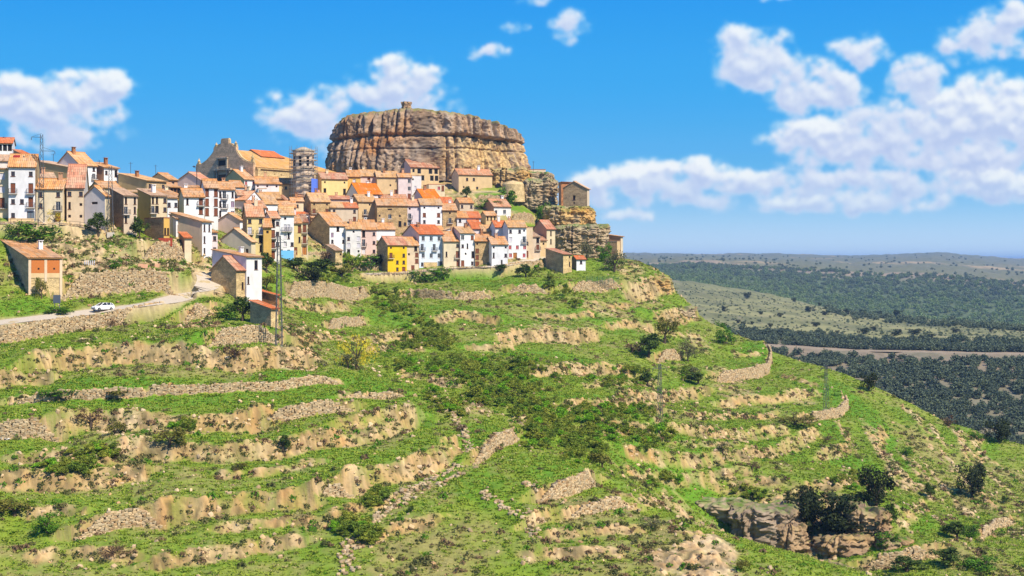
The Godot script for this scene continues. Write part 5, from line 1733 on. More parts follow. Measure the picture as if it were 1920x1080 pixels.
func stone_wall(pts: PackedVector2Array, label: String, hmax: float, free := false) -> void:
	var mid := pts[pts.size() / 2]
	var base := Vector3(mid.x, height(mid.x, mid.y), -mid.y)
	var o := thing("dry_stone_wall", base, 0.0, label, "stone wall")
	var where := []
	var tint := []
	var core := MB.new()
	var run := 0.0
	var total := 0.0
	for i in pts.size() - 1:
		total += pts[i].distance_to(pts[i + 1])
	for i in pts.size() - 1:
		var a := pts[i]
		var b := pts[i + 1]
		var e := (b - a)
		var l := e.length()
		e /= l
		var nrm := Vector2(-e.y, e.x)       # uphill
		var n := maxi(int(l / 0.40), 1)
		var yaw := atan2(e.y, e.x)
		for j in n:
			var q := a + e * (l * (j + 0.5) / n)
			var top := height(q.x + nrm.x * 0.7, q.y + nrm.y * 0.7)
			var low := height(q.x - nrm.x * 0.9, q.y - nrm.y * 0.9)
			if free:
				for z in 3:
					var w3 := q + e * rng.randf_range(-0.3, 0.3) + nrm * rng.randfn() * 0.45
					if rng.randf() < 0.3:
						continue
					var sz := rng.randf_range(0.25, 0.6)
					where.append(Transform3D(Basis(Vector3.UP, rng.randf() * TAU) * Basis.from_scale(Vector3(sz, sz * 0.6, sz * 0.8)), Vector3(w3.x, height(w3.x, w3.y) + sz * 0.2, -w3.y) - base))
					tint.append(stone_tint())
				continue
			top = minf(top, low + hmax + 1.2) + 0.28 * nz.get_noise_2d(q.x * 8.0, q.y * 8.0) + 0.12
			# the ends have slumped
			var along := run + l * (j + 0.5) / n
			var slump := clampf(minf(along, total - along) / 4.0, 0.15, 1.0)
			top = lerpf(low, top, slump)
			var y := low - 0.25
			var gap := nz.get_noise_2d(q.x * 2.2 + 70.0, q.y * 2.2)
			if gap > 0.42:
				top = lerpf(low, top, 0.45)
			while y < top:
				var hh := 0.13 + 0.24 * pow(rng.randf(), 1.6)
				var w := Vector2(q.x, q.y) + e * rng.randf_range(-0.15, 0.15) - nrm * (0.34 - 0.03 * (y - low)) + nrm * rng.randf_range(-0.03, 0.03)
				var sc := Vector3(rng.randf_range(0.28, 0.62), hh * 1.05, rng.randf_range(0.32, 0.46))
				var bs := Basis(Vector3.UP, yaw + rng.randf_range(-0.12, 0.12)) * Basis(Vector3.BACK, rng.randf_range(-0.09, 0.09)) * Basis.from_scale(sc)
				if rng.randf() < 0.5:
					bs = bs * Basis(Vector3.UP, PI)
				where.append(Transform3D(bs, Vector3(w.x, y + hh / 2.0, -w.y) - base))
				tint.append(stone_tint())
				y += hh
			var q0 := a + e * (l * j / n)
			var q1 := a + e * (l * (j + 1) / n)
			var f0 := q0 - nrm * 0.18
			var f1 := q1 - nrm * 0.18
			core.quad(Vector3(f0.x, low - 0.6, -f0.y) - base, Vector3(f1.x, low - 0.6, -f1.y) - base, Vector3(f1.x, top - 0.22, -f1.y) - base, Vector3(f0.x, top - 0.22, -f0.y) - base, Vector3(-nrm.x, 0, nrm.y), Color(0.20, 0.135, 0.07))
			var g0 := q0 + nrm * 0.4
			var g1 := q1 + nrm * 0.4
			core.quad(Vector3(f0.x, top - 0.22, -f0.y) - base, Vector3(f1.x, top - 0.22, -f1.y) - base, Vector3(g1.x, top - 0.2, -g1.y) - base, Vector3(g0.x, top - 0.2, -g0.y) - base, Vector3.UP, Color(0.34, 0.25, 0.14))
		run += l
	if not free:
		part("core", core.mesh(mat("painted")), o)
	scatter("stones", stone_mesh, where, tint, o)

func make_walls() -> void:
	mats["loose_stone"] = tinted(base_mat(Color.WHITE, 0.95))
	stone_mesh = jittered_stone(5)
	rng.seed = 88
	for b in banks:
		if b[2] == "s":
			stone_wall(b[0], b[3], b[1])
	var free := [
		[[800, 730, 847, 777, 870, 810, 880, 847], "free standing rubble wall running down the crest of the spur"],
		[[905, 923, 940, 950, 993, 987, 1010, 1010], "broken rubble wall continuing down the spur towards the dry corner"],
		[[640, 1045, 707, 970, 807, 912, 868, 886], "lower rubble edge of the old walled path"],
		[[668, 1030, 727, 955, 815, 897, 862, 872], "upper rubble edge of the old walled path"],
		[[985, 905, 1000, 914], "few stacked stones at the corner of the large lawn"],
		[[655, 1010, 650, 1078], "rubble wall at the bottom edge under the walled path"],
	]
	for f in free:
		var pts := PackedVector2Array()
		for i in range(0, f[0].size(), 2):
			var g := ground_at(f[0][i], f[0][i + 1])
			pts.append(Vector2(g.x, -g.z))
		stone_wall(pts, f[1], 0.3, true)

# ---------------------------------------------------------------- plants
func leaf_blob(m: MB, c: Vector3, r: Vector3, n: int, size: float, c0: Color, c1: Color, upright := 0.0) -> void:
	for i in n:
		var d := Vector3(rng.randf_range(-1, 1), rng.randf_range(-1, 1), rng.randf_range(-1, 1))
		while d.length_squared() > 1.0 or d.length_squared() < 0.05:
			d = Vector3(rng.randf_range(-1, 1), rng.randf_range(-1, 1), rng.randf_range(-1, 1))
		d = d.normalized() * pow(rng.randf(), 0.4)
		var p := c + d * r
		var a := Vector3(rng.randf_range(-1, 1), rng.randf_range(-1, 1) * (1.0 - upright) + upright * 2.2, rng.randf_range(-1, 1)).normalized() * size * rng.randf_range(0.7, 1.4)
		var b := a.cross(Vector3(rng.randf_range(-1, 1), rng.randf_range(-1, 1), rng.randf_range(-1, 1))).normalized() * size * rng.randf_range(0.35, 0.8) * (1.0 - 0.6 * upright)
		var k := c0.lerp(c1, rng.randf())
		m.tri(p - a * 0.5 - b * 0.5, p - a * 0.5 + b * 0.5, p + a * 0.5, d + Vector3(0, 0.4, 0), k)

func leaf_mat(through := 0.35) -> StandardMaterial3D:
	var m := tinted(base_mat(Color.WHITE, 0.8))
	m.metallic_specular = 0.2
	m.cull_mode = BaseMaterial3D.CULL_DISABLED
	m.backlight_enabled = true
	m.backlight = Color(through, through, through)
	return m

var crown_kinds := {}

# crown of a bush one metre high and wide, of several clumps
func crown(kind: String) -> ArrayMesh:
	if crown_kinds.has(kind):
		return crown_kinds[kind]
	var m := MB.new()
	var t := {
		"bush": [Color(0.030, 0.060, 0.012), Color(0.085, 0.125, 0.022), 13, 70, 0.085, 0.0],
		"grey": [Color(0.085, 0.095, 0.042), Color(0.19, 0.18, 0.085), 12, 60, 0.075, 0.3],
		"green": [Color(0.045, 0.12, 0.010), Color(0.12, 0.24, 0.018), 12, 70, 0.085, 0.0],
		"yellow": [Color(0.42, 0.33, 0.015), Color(0.58, 0.47, 0.04), 16, 46, 0.055, 0.6],
		"brown": [Color(0.085, 0.050, 0.030), Color(0.17, 0.105, 0.055), 12, 50, 0.07, 0.5],
		"olive": [Color(0.10, 0.105, 0.018), Color(0.20, 0.18, 0.035), 12, 60, 0.08, 0.2],
		"oak": [Color(0.016, 0.026, 0.010), Color(0.050, 0.062, 0.022), 15, 90, 0.075, 0.0],
		"palm": [Color(0.09, 0.16, 0.012), Color(0.20, 0.27, 0.02), 8, 40, 0.16, 0.9],
	}
	var k: Array = t[kind]
	for i in k[2]:
		var an := rng.randf() * TAU
		var q := sqrt(rng.randf()) * 0.36
		var y := rng.randf_range(0.20, 0.80)
		q *= 1.15 - absf(y - 0.45) * 0.9
		var c := Vector3(cos(an) * q, y, sin(an) * q)
		var s := rng.randf_range(0.7, 1.3)
		var tone := rng.randf_range(0.75, 1.2)
		var a: Color = k[0]
		var b: Color = k[1]
		leaf_blob(m, c, Vector3(0.17, 0.15, 0.17) * s, k[3], k[4], Color(a.r * tone, a.g * tone, a.b * tone), Color(b.r * tone, b.g * tone, b.b * tone), k[5])
	crown_kinds[kind] = m.mesh(mats["leaf"])
	return crown_kinds[kind]

func trunk_mesh(lean := 0.0) -> ArrayMesh:
	var m := MB.new()
	var c := Color(0.09, 0.062, 0.042)
	m.tube(Vector3(0, -0.12, 0), Vector3(0.02, 0.30, 0), 0.055, 0.038, 7, c)
	for i in 5:
		var an := TAU * i / 5.0 + 0.4
		m.tube(Vector3(0.02, 0.26, 0), Vector3(cos(an) * 0.24, 0.52 + 0.05 * (i % 2), sin(an) * 0.24), 0.026, 0.010, 5, c)
	return m.mesh(mat("painted"))

func bush(px: float, py: float, wpx: float, hpx: float, kind: String, label: String, called := "shrub", category := "shrub", group := "") -> void:
	var g := ground_at(px, py)
	var s := -g.z / F
	var w := wpx * s * 1.4
	var h := hpx * s * 1.3
	var o := thing(called, g - Vector3(0, 0.15, 0), rng.randf() * TAU, label, category, group)
	part("trunk", crown_trunk, o).scale = Vector3(w * 0.8, h, w * 0.8)
	var c := part("crown", crown(kind), o)
	c.scale = Vector3(w, h, w)

func make_bushes() -> void:
	rng.seed = 501
	mats["leaf"] = leaf_mat()
	var tm := trunk_mesh()
	crown_trunk = tm
	var t := [
		[668, 692, 58, 62, "yellow", "tall feathery yellow green tree in the middle field", "tree", "tree"],
		[652, 690, 40, 30, "grey", "grey brown scrub at the foot of the yellow tree"],
		[1822, 932, 46, 56, "oak", "round dark holm oak alone on the right slope", "tree", "tree"],
		[1872, 829, 44, 36, "oak", "dark holm oak on the lower right skyline", "tree", "tree"],
		[1628, 716, 28, 30, "oak", "dark bush on the skyline above the right terraces"],
		[1780, 786, 26, 22, "brown", "brown bush on the skyline right of the pale rocks"],
		[1246, 644, 46, 48, "olive", "big olive green tree on the right shoulder", "tree", "tree"],
		[1216, 668, 46, 38, "bush", "rounded dark shrub just below the big olive green tree"],
		[1185, 660, 40, 22, "brown", "low brown scrub left of the rounded dark shrub"],
		[1360, 644, 30, 26, "green", "fresh green bush on the shoulder skyline"],
		[1352, 612, 24, 26, "green", "higher fresh green bush on the shoulder skyline"],
		[1290, 678, 30, 40, "grey", "grey scrub hanging over the small square wall"],
		[1298, 708, 26, 22, "grey", "grey scrub below the small square wall"],
		[1310, 720, 40, 20, "bush", "dark bramble streak below the small square wall"],
		[1215, 725, 30, 26, "bush", "dark bush left of the near right lattice pylon"],
		[1516, 948, 34, 34, "oak", "dark tree rooted on top of the gully cliff", "tree", "tree"],
		[1506, 1002, 56, 72, "oak", "tall dark tree against the gully cliff", "tree", "tree"],
		[1560, 1004, 82, 70, "oak", "widest dark tree in the gully", "tree", "tree"],
		[1602, 1014, 84, 42, "oak", "low dark thicket right of the widest gully tree"],
		[1644, 954, 56, 68, "oak", "dark tree above the right end of the layered cliff", "tree", "tree"],
		[1620, 950, 46, 24, "bush", "bush left of the tree above the layered cliff"],
		[1666, 1000, 32, 50, "bush", "bush at the right end of the layered cliff"],
		[1665, 1028, 36, 30, "green", "bright green bush at the right foot of the cliff"],
		[1470, 1012, 56, 26, "brown", "bare brown thicket at the foot of the grey cliff band"],
		[1440, 985, 24, 20, "green", "ivy patch on the grey cliff band"],
		[1452, 978, 20, 26, "bush", "dark ivy strand on the grey cliff band"],
		[1795, 1010, 46, 30, "bush", "dark shrub on the terrace at the lower right"],
		[1822, 1008, 34, 24, "green", "lighter green shrub beside the dark terrace shrub"],
		[1700, 854, 24, 18, "green", "small round bush on the right slope below the tall grass strip"],
		[1745, 935, 24, 26, "bush", "small bush beside the bare scar on the right slope"],
		[1885, 945, 16, 14, "bush", "tiny dark bush near the right edge"],
		[1770, 1060, 60, 30, "bush", "bramble mound at the lower right corner"],
		[1840, 1070, 60, 26, "green", "green bramble mound at the bottom right"],
		[1700, 1072, 60, 24, "bush", "bramble over the garden wall at the bottom right"],
		[1830, 795, 20, 14, "green", "small green bush near the right skyline wall"],
		[1490, 796, 70, 18, "olive", "olive green bramble below the hook shaped wall"],
		[1355, 850, 24, 22, "grey", "grey bush on the middle right terrace"],
		[1410, 880, 26, 18, "brown", "brownish bush on the lower right terrace"],
		[1553, 825, 20, 12, "brown", "brown tuft right of the middle terrace"],
		[1130, 880, 42, 34, "olive", "round olive bush at the tip of the large lawn"],
		[868, 810, 22, 22, "brown", "reddish brown bush by the spur wall"],
		[770, 960, 14, 12, "bush", "tiny bush beside the walled path"],
		[1147, 925, 26, 14, "brown", "dark tuft right of the long straight wall"],
		[1220, 985, 40, 16, "grey", "grey scrub on the dry slope"],
		[1390, 1070, 26, 22, "olive", "dry tuft on the bare pale slope"],
		[88, 1000, 42, 38, "green", "green bush by the broad tumbled wall"],
		[28, 968, 70, 34, "olive", "olive scrub at the left edge of the lowest field"],
		[212, 1042, 46, 26, "brown", "purplish brown bush in the lowest field"],
		[318, 836, 56, 34, "olive", "olive brown bush in the earth bank of the third field"],
		[170, 800, 62, 36, "brown", "brown thorn thicket above the left edge wall"],
		[215, 815, 40, 24, "olive", "dull green bush right of the brown thorn thicket"],
		[455, 877, 26, 12, "olive", "small yellow green cushion in the third field"],
		[530, 845, 26, 26, "bush", "dark bush under the pale sagging wall"],
		[440, 672, 56, 26, "brown", "brown bush hanging on the tall rounded wall"],
		[220, 742, 80, 14, "olive", "flat olive bramble in the second field"],
		[110, 742, 60, 14, "green", "flat green bramble in the second field"],
		[210, 610, 26, 14, "brown", "brown tuft hanging over the road wall"],
		[455, 602, 52, 40, "bush", "dark green ivy mass below the stone barn"],
		[425, 596, 44, 24, "green", "green ivy left of the dark mass below the barn"],
		[500, 512, 30, 34, "bush", "dark round bush right of the tall white house"],
		[500, 545, 30, 30, "olive", "drooping olive shrub under the dark round bush"],
		[184, 442, 34, 38, "bush", "dense dark bush against the grey gable house"],
		[262, 448, 28, 36, "bush", "small dark tree at the foot of the stone sided house", "tree", "tree"],
		[103, 420, 26, 26, "yellow", "bright yellow green shrub at the upper street"],
		[70, 452, 70, 32, "green", "green creeper below the upper street railings"],
		[35, 440, 40, 22, "green", "green creeper at the left below the upper street"],
		[218, 503, 24, 18, "green", "bush on top of the high yellowish wall"],
		[78, 560, 22, 40, "olive", "thin climbing shrub at the corner of the orange panelled shed"],
		[110, 588, 46, 14, "green", "weeds beside the notice board"],
		[660, 500, 32, 26, "palm", "bright spiky palm like bush in the garden"],
		[690, 502, 46, 22, "green", "garden shrubs left of the yellow house"],
		[704, 497, 30, 18, "oak", "dark garden shrub touching the yellow house wall"],
		[612, 492, 42, 26, "brown", "grey brown bush by the little garden hut"],
		[580, 530, 46, 26, "oak", "very dark bush below the curved garden wall"],
		[550, 505, 46, 20, "bush", "dark bush strip below the blue base house"],
		[605, 508, 56, 20, "bush", "bushes in front of the little garden hut"],
		[640, 518, 60, 18, "olive", "olive scrub under the garden walls"],
		[800, 528, 54, 22, "green", "green bush under the street wall"],
		[832, 525, 24, 24, "green", "bright green bush climbing the street wall"],
		[986, 520, 32, 22, "bush", "dark bush under the rising street wall"],
		[937, 506, 30, 10, "bush", "dark hedge strip on the wall below the small white house"],
		[1152, 510, 38, 38, "grey", "large grey willow like bush at the village end"],
		[1135, 490, 26, 30, "green", "green bush above the grey willow like bush"],
		[1100, 488, 24, 36, "grey", "bare grey tree right of the little white shed", "tree", "tree"],
		[1160, 470, 26, 20, "green", "bush at the foot of the far right end house"],
		[950, 386, 34, 30, "green", "leafy bush in front of the round bastion"],
		[920, 392, 50, 16, "green", "grass bank bushes above the terracotta sided house"],
		[1018, 420, 28, 36, "green", "green bush in the shadow of the ochre crag"],
		[1110, 425, 40, 14, "green", "bushes on the lip of the lower crag"],
		[875, 372, 18, 20, "bush", "small dark tree before the hermitage house", "tree", "tree"],
		[985, 432, 40, 10, "olive", "ochre flowering shrubs on the terrace wall"],
		[662, 330, 14, 44, "bush", "dark ivy column on the left end of the great rock"],
		[704, 214, 12, 10, "olive", "small bush on the top edge of the great rock"],
		[642, 268, 20, 10, "green", "tuft of green on the left ledge of the great rock"],
		[940, 330, 26, 16, "green", "green patch of bushes at the right foot of the great rock"],
	]
	for b in t:
		bush(b[0], b[1], b[2], b[3], b[4], b[5], b[6] if b.size() > 6 else "shrub", b[7] if b.size() > 7 else "shrub")

var crown_trunk: ArrayMesh

func make_brambles() -> void:
	# thickets that read as one mass
	rng.seed = 77
	var t := [[735, 572, 36, 24], [770, 590, 30, 20], [755, 555, 30, 10], [800, 628, 56, 28], [775, 640, 40, 16], [830, 645, 34, 16], [862, 690, 60, 28], [915, 705, 70, 34], [965, 690, 60, 26], [1000, 720, 56, 20], [950, 745, 60, 24], [900, 740, 40, 20], [1020, 775, 66, 26], [1060, 800, 70, 34], [1095, 838, 44, 26], [1075, 860, 26, 14], [1005, 510, 22, 10], [1030, 532, 24, 14], [1055, 552, 24, 16], [1075, 572, 16, 10], [850, 765, 44, 18], [812, 745, 20, 14], [1130, 775, 60, 14], [1150, 718, 60, 12], [1180, 700, 40, 10], [1190, 780, 40, 14], [1010, 830, 40, 16], [1140, 815, 50, 18], [1210, 830, 40, 16], [1240, 815, 30, 12], [770, 690, 30, 14], [600, 530, 60, 12], [640, 510, 40, 10], [720, 545, 30, 8], [1280, 700, 20, 16], [1240, 905, 40, 12], [1410, 930, 40, 10], [1600, 905, 40, 16], [350, 805, 30, 10], [130, 880, 60, 14], [180, 850, 50, 14], [660, 990, 40, 20], [710, 940, 30, 16], [690, 1010, 20, 20], [1000, 812, 26, 10]]
	var where := []
	var tint := []
	for e in t:
		var g := ground_at(e[0], e[1])
		var s := -g.z / F
		var n := int(e[2] * e[3] * 0.030) + 4
		for i in n:
			var an := rng.randf() * TAU
			var q := sqrt(rng.randf())
			var h := ground_at(e[0] + cos(an) * q * e[2], e[1] + sin(an) * q * e[3])
			if field(tflat, h.x, -h.z) > 0.3:
				continue
			var w := rng.randf_range(1.2, 3.2) * (1.15 - 0.4 * q)
			where.append(Transform3D(Basis(Vector3.UP, rng.randf() * TAU) * Basis.from_scale(Vector3(w, w * rng.randf_range(0.5, 0.85), w)), h - Vector3(0, 0.15, 0)))
			var k := rng.randf()
			var c := Color(2.1, 2.1, 1.4).lerp(Color(4.6, 3.1, 2.2), k)
			if rng.randf() < 0.18:
				c = Color(3.0, 3.9, 1.1)
			tint.append(c)
	scatter("bramble_undergrowth", crown("bush"), where, tint, null, "dark green bramble thickets filling the gullies between the terraces", "brambles")

func make_ground_cover() -> void:
	rng.seed = 909
	# tufts of grass
	var m := MB.new()
	for i in 9:
		var an := TAU * i / 9.0 + rng.randf()
		var q := Vector3(cos(an), 0, sin(an)) * rng.randf_range(0.02, 0.32)
		var tip := q * 1.5 + Vector3(rng.randf_range(-0.1, 0.1), rng.randf_range(0.08, 0.2), rng.randf_range(-0.1, 0.1))
		var sd := Vector3(-sin(an), 0, cos(an)) * 0.10
		m.tri(q - sd, q + sd, tip, Vector3(0, 1, 0) + q)
	var tuft := m.mesh(leaf_mat(0.5))
	var m2 := MB.new()
	for i in 34:
		var d := Vector3(rng.randf_range(-1, 1), rng.randf_range(0.05, 1), rng.randf_range(-1, 1)).normalized()
		var p := d * rng.randf_range(0.28, 0.5)
		var a := Vector3(rng.randf_range(-1, 1), rng.randf_range(-1, 1), rng.randf_range(-1, 1)).normalized() * 0.14
		var b := a.cross(Vector3(rng.randf_range(-1, 1), rng.randf_range(-1, 1), rng.randf_range(-1, 1))).normalized() * 0.10
		m2.tri(p - a - b, p - a + b, p + a, d)
	var cushion := m2.mesh(mats["leaf"])
	var tw := []
	var tt := []
	var cw := []
	var ct := []
	var sw := []
	var stn := []
	var tries := 560000
	for i in tries:
		var r := rng.randf()
		# even cover of the ground: rows grow with distance, so draw the distance by area
		var d := sqrt(lerpf(145.0 * 145.0, 440.0 * 440.0, r))
		if d > 300.0 and rng.randf() < 0.45:
			continue
		var hw := 0.40 * d + 6.0
		var x := rng.randf_range(-hw, hw)
		if d > brow(x) + 6.0:
			continue
		var gi := log(d / TD0) / log(TQ)
		var h := half(d)
		var q := clampi(roundi(gi), 0, TR - 1) * TC + clampi(roundi((x + h) / (2.0 * h) * (TC - 1)), 0, TC - 1)
		if tflat[q] > 0.2:
			continue
		if pale[q] > 0.75 and d < 205.0 and x > 12.0 and rng.randf() < 0.8:
			continue
		var gr := tgreen[q]
		var ba := tbare[q]
		var k := rng.randf()
		var y := height(x, d)
		if k < 0.10 + 0.34 * (1.0 - ba) * (0.35 + gr):
			var s := rng.randf_range(0.7, 1.7)
			tw.append(Transform3D(Basis(Vector3.UP, rng.randf() * TAU) * Basis.from_scale(Vector3(s, s * rng.randf_range(0.6, 1.3), s)), Vector3(x, y - 0.02, -d)))
			var c := Color(0.185, 0.27, 0.022).lerp(Color(0.30, 0.345, 0.05), rng.randf())
			if rng.randf() > gr * 0.9 + 0.25:
				c = Color(0.30, 0.27, 0.085).lerp(Color(0.42, 0.36, 0.15), rng.randf())
			elif rng.randf() < 0.12:
				c = Color(0.09, 0.19, 0.010)
			tt.append(c)
		elif k < 0.6 and rng.randf() < 0.05 + 0.20 * (1.0 - gr) + 0.16 * ba + 0.7 * maxf(0.0, nz.get_noise_2d(x * 1.1, d * 1.1) - 0.14):
			var s := 0.35 + 1.3 * pow(rng.randf(), 2.0)
			cw.append(Transform3D(Basis(Vector3.UP, rng.randf() * TAU) * Basis.from_scale(Vector3(s, s * rng.randf_range(0.6, 1.1), s)), Vector3(x, y - 0.04, -d)))
			var c := Color(0.075, 0.085, 0.025).lerp(Color(0.20, 0.185, 0.065), rng.randf())
			if rng.randf() < 0.22:
				c = Color(0.18, 0.115, 0.06)
			elif rng.randf() < 0.2:
				c = Color(0.09, 0.20, 0.015)
			ct.append(c)
		elif k > 0.6 and rng.randf() < 0.02 + 0.45 * ba + 0.06 * (1.0 - gr):
			var s := pow(rng.randf(), 4.0) * 0.6 + 0.11
			var bs := Basis(Vector3(rng.randf_range(-1, 1), rng.randf_range(-1, 1), rng.randf_range(-1, 1)).normalized(), rng.randf() * TAU) * Basis.from_scale(Vector3(s, s * 0.6, s * 0.8))
			sw.append(Transform3D(bs, Vector3(x, y + s * 0.12, -d)))
			var c := stone_tint()
			stn.append(Color(minf(c.r * 1.1, 0.7), minf(c.g * 1.05, 0.6), minf(c.b * 1.0, 0.5)))
	print("tufts %d cushions %d stones %d" % [tw.size(), cw.size(), sw.size()])
	scatter("grass", tuft, tw, tt, null, "short spring grass and dry straw on the terraced fields", "grass")
	scatter("undergrowth", cushion, cw, ct, null, "small thyme like cushions dotted over banks and dry ground", "scrub")
	scatter("rubble", stone_mesh, sw, stn, null, "loose tan stones fallen from the terrace banks", "rubble")

func make_far_trees() -> void:
	rng.seed = 303
	var m := MB.new()
	for i in 9:
		var an := rng.randf() * TAU
		var q := rng.randf() * 0.34
		leaf_blob(m, Vector3(cos(an) * q, rng.randf_range(0.2, 0.62), sin(an) * q), Vector3(0.24, 0.20, 0.24), 16, 0.2, Color(0.8, 0.8, 0.8), Color(1.2, 1.2, 1.2))
	var oak := m.mesh(mats["leaf"])
	var where := []
	var tint := []
	var put := func(u: float, v: float, w: float, c: Color) -> void:
		var p := far_point(u, v)
		p.y += far_height(p, v) - 0.4
		where.append(Transform3D(Basis(Vector3.UP, rng.randf() * TAU) * Basis.from_scale(Vector3(w, w * rng.randf_range(0.75, 1.05), w)), p))
		tint.append(c)
	var dark := Color(0.075, 0.10, 0.066)
	var oakc := Color(0.13, 0.16, 0.085)
	var fresh := Color(0.19, 0.26, 0.085)
	for i in 7000:
		# the dark slope of the near side, thinning into scree
		var u := rng.randf_range(0.18, 1.0)
		var v := rng.randf_range(0.02, 0.97)
		var p := far_point(u, v)
		if nz.get_noise_2d(p.x * 1.2, p.z * 1.2) > 0.12 and rng.randf() < 0.85:
			continue
		put.call(u, v, rng.randf_range(3.2, 6.8), dark.lerp(oakc, rng.randf()))
	for i in 1500:
		put.call(rng.randf_range(0.2, 1.0), rng.randf_range(2.75, 3.8), rng.randf_range(3.5, 7.0), dark.lerp(oakc, rng.randf()))
	for i in 9000:
		var u := rng.randf_range(0.1, 1.0)
		var v := rng.randf_range(6.3, 8.05)
		var c := oakc.lerp(fresh, clampf(rng.randf() * 1.3 - 0.25 + (0.35 if v < 7.4 else -0.1), 0.0, 1.0))
		put.call(u, v, rng.randf_range(6.0, 12.0), c)
	for i in 700:
		var ru := rng.randf_range(0.1, 1.0)
		var rv := 9.0 + 1.6 * pow(rng.randf(), 1.5)
		var rp := far_point(ru, rv)
		if nz.get_noise_2d(rp.x * 0.12, rp.z * 0.05) > -0.05:
			put.call(ru, rv, rng.randf_range(5.0, 10.0), oakc)
	for i in 2200:
		# small bushes of the moor, more of them towards the right
		var u := rng.randf_range(0.2, 1.0)
		put.call(u, 4.0 + rng.randf() * (0.9 if u < 0.6 else 0.95), rng.randf_range(1.0, 2.6), oakc)
	for i in 330:
		# a belt of taller trees along the rim of the inner gorge
		var u := rng.randf_range(0.52, 1.0)
		put.call(u, 4.42 + (1.0 - u) * 0.7 + 0.06 * rng.randfn(), rng.randf_range(5.0, 9.0), oakc)
	scatter("forest", oak, where, tint, null, "dark evergreen forest on the slopes across the gorge", "forest")
	# single holm oaks that stand apart on the open plateau: column and row in the photograph, width
	var t := [[1398, 560, 16, 13], [1358, 583, 13, 11], [1471, 622, 12, 8], [1490, 566, 10, 8], [1382, 606, 10, 8], [1395, 610, 12, 8], [1410, 608, 8, 7], [1443, 614, 11, 8], [1464, 620, 8, 7], [1480, 624, 8, 6], [1527, 613, 18, 10], [1570, 624, 9, 7], [1620, 626, 24, 13], [1638, 620, 16, 9], [1676, 630, 14, 9], [1690, 628, 16, 12], [1718, 627, 28, 11], [1745, 636, 22, 10], [1795, 625, 18, 9], [1862, 622, 10, 7], [1836, 640, 10, 8], [1880, 640, 12, 8], [1550, 592, 16, 9], [1590, 590, 18, 12], [1618, 592, 16, 12], [1645, 595, 20, 12], [1686, 588, 20, 14], [1466, 594, 12, 9], [1517, 585, 22, 12], [1540, 560, 8, 7], [1428, 590, 9, 6]]
	var first: Node3D = null
	for b in t:
		var u := 0.0
		var best := Vector3.ZERO
		var err := 1e9
		# find the spot of plateau seen there
		for iu in 120:
			for iv in 40:
				var v := 3.95 + iv * 0.026
				var p := far_point(0.2 + iu * 0.0067, v)
				p.y += far_height(p, v)
				var q := Vector2(CX + p.x / -p.z * F, HY - p.y / -p.z * F)
				var e := q.distance_to(Vector2(b[0], b[1]))
				if e < err:
					err = e
					best = p
		var s := -best.z / F
		var o := thing("holm_oak", best - Vector3(0, 0.3, 0), rng.randf() * TAU, "small dark holm oak standing apart on the grey plateau across the gorge", "tree", "holm oaks scattered on the far plateau")
		part("trunk", crown_trunk, o).scale = Vector3(b[2] * s * 0.7, b[3] * s, b[2] * s * 0.7)
		part("crown", crown("oak"), o).scale = Vector3(b[2] * s * 1.15, b[3] * s * 1.15, b[2] * s * 1.15)

# ---------------------------------------------------------------- roads and streets
var roads := []

func road_line(px: Array) -> Array:
	var pts := []
	for i in range(0, px.size(), 2):
		pts.append(ground_at(px[i], px[i + 1]))
	# walk it in short steps, smoothed
	var out := []
	for i in pts.size() - 1:
		var a: Vector3 = pts[maxi(i - 1, 0)]
		var b: Vector3 = pts[i]
		var c: Vector3 = pts[i + 1]
		var d: Vector3 = pts[mini(i + 2, pts.size() - 1)]
		for j in 8:
			out.append(b.cubic_interpolate(c, a, d, j / 8.0))
	out.append(pts[pts.size() - 1])
	for k in 6:
		for i in range(1, out.size() - 1):
			out[i].y = (out[i - 1].y + out[i].y * 2.0 + out[i + 1].y) / 4.0
	return out

func shape_ground() -> void:
	for r in [
		["road", [-90, 617, 0, 605, 95, 594, 190, 583, 300, 566, 345, 556, 382, 541, 392, 528, 388, 514], 2.6, 1.2, 0.13],
		["street", [-70, 420, 0, 419, 60, 419, 110, 421, 152, 424, 178, 430], 1.7, 1.0, 0.1],
		["street", [690, 514, 730, 513, 760, 511, 805, 507, 850, 503, 925, 500, 985, 490, 1024, 483], 1.7, 0.8, 0.15],
		["path", [560, 479, 585, 475, 615, 474], 0.8, 0.8, 0.1],
		["terrace_path", [880, 360, 930, 360, 985, 361], 1.4, 0.8, 0.1],
	]:
		var l := road_line(r[1])
		level_line(l, r[2], r[3], r[4])
		roads.append([r[0], l, r[2], r[4]])

func make_roads() -> void:
	var m := tri_mat(lin(0.64, 0.54, 0.40), tex_grain, Vector3(0.35, 0.35, 0.35))
	for r in roads:
		var l: Array = r[1]
		var mb := MB.new()
		var w: float = r[2] * 0.92
		for i in l.size() - 1:
			var q := []
			for k in [i, i + 1]:
				var a: Vector3 = l[maxi(k - 1, 0)]
				var b: Vector3 = l[mini(k + 1, l.size() - 1)]
				var t := b - a
				t.y = 0
				t = t.normalized()
				var s := Vector3(-t.z, 0, t.x)
				q.append(l[k] + s * w + Vector3(0, 0.05 - r[3] * w, 0))
				q.append(l[k] - s * w + Vector3(0, 0.05 + r[3] * w, 0))
			mb.quad(q[0], q[1], q[3], q[2], Vector3.UP)
		setting(r[0], mb.mesh(m))

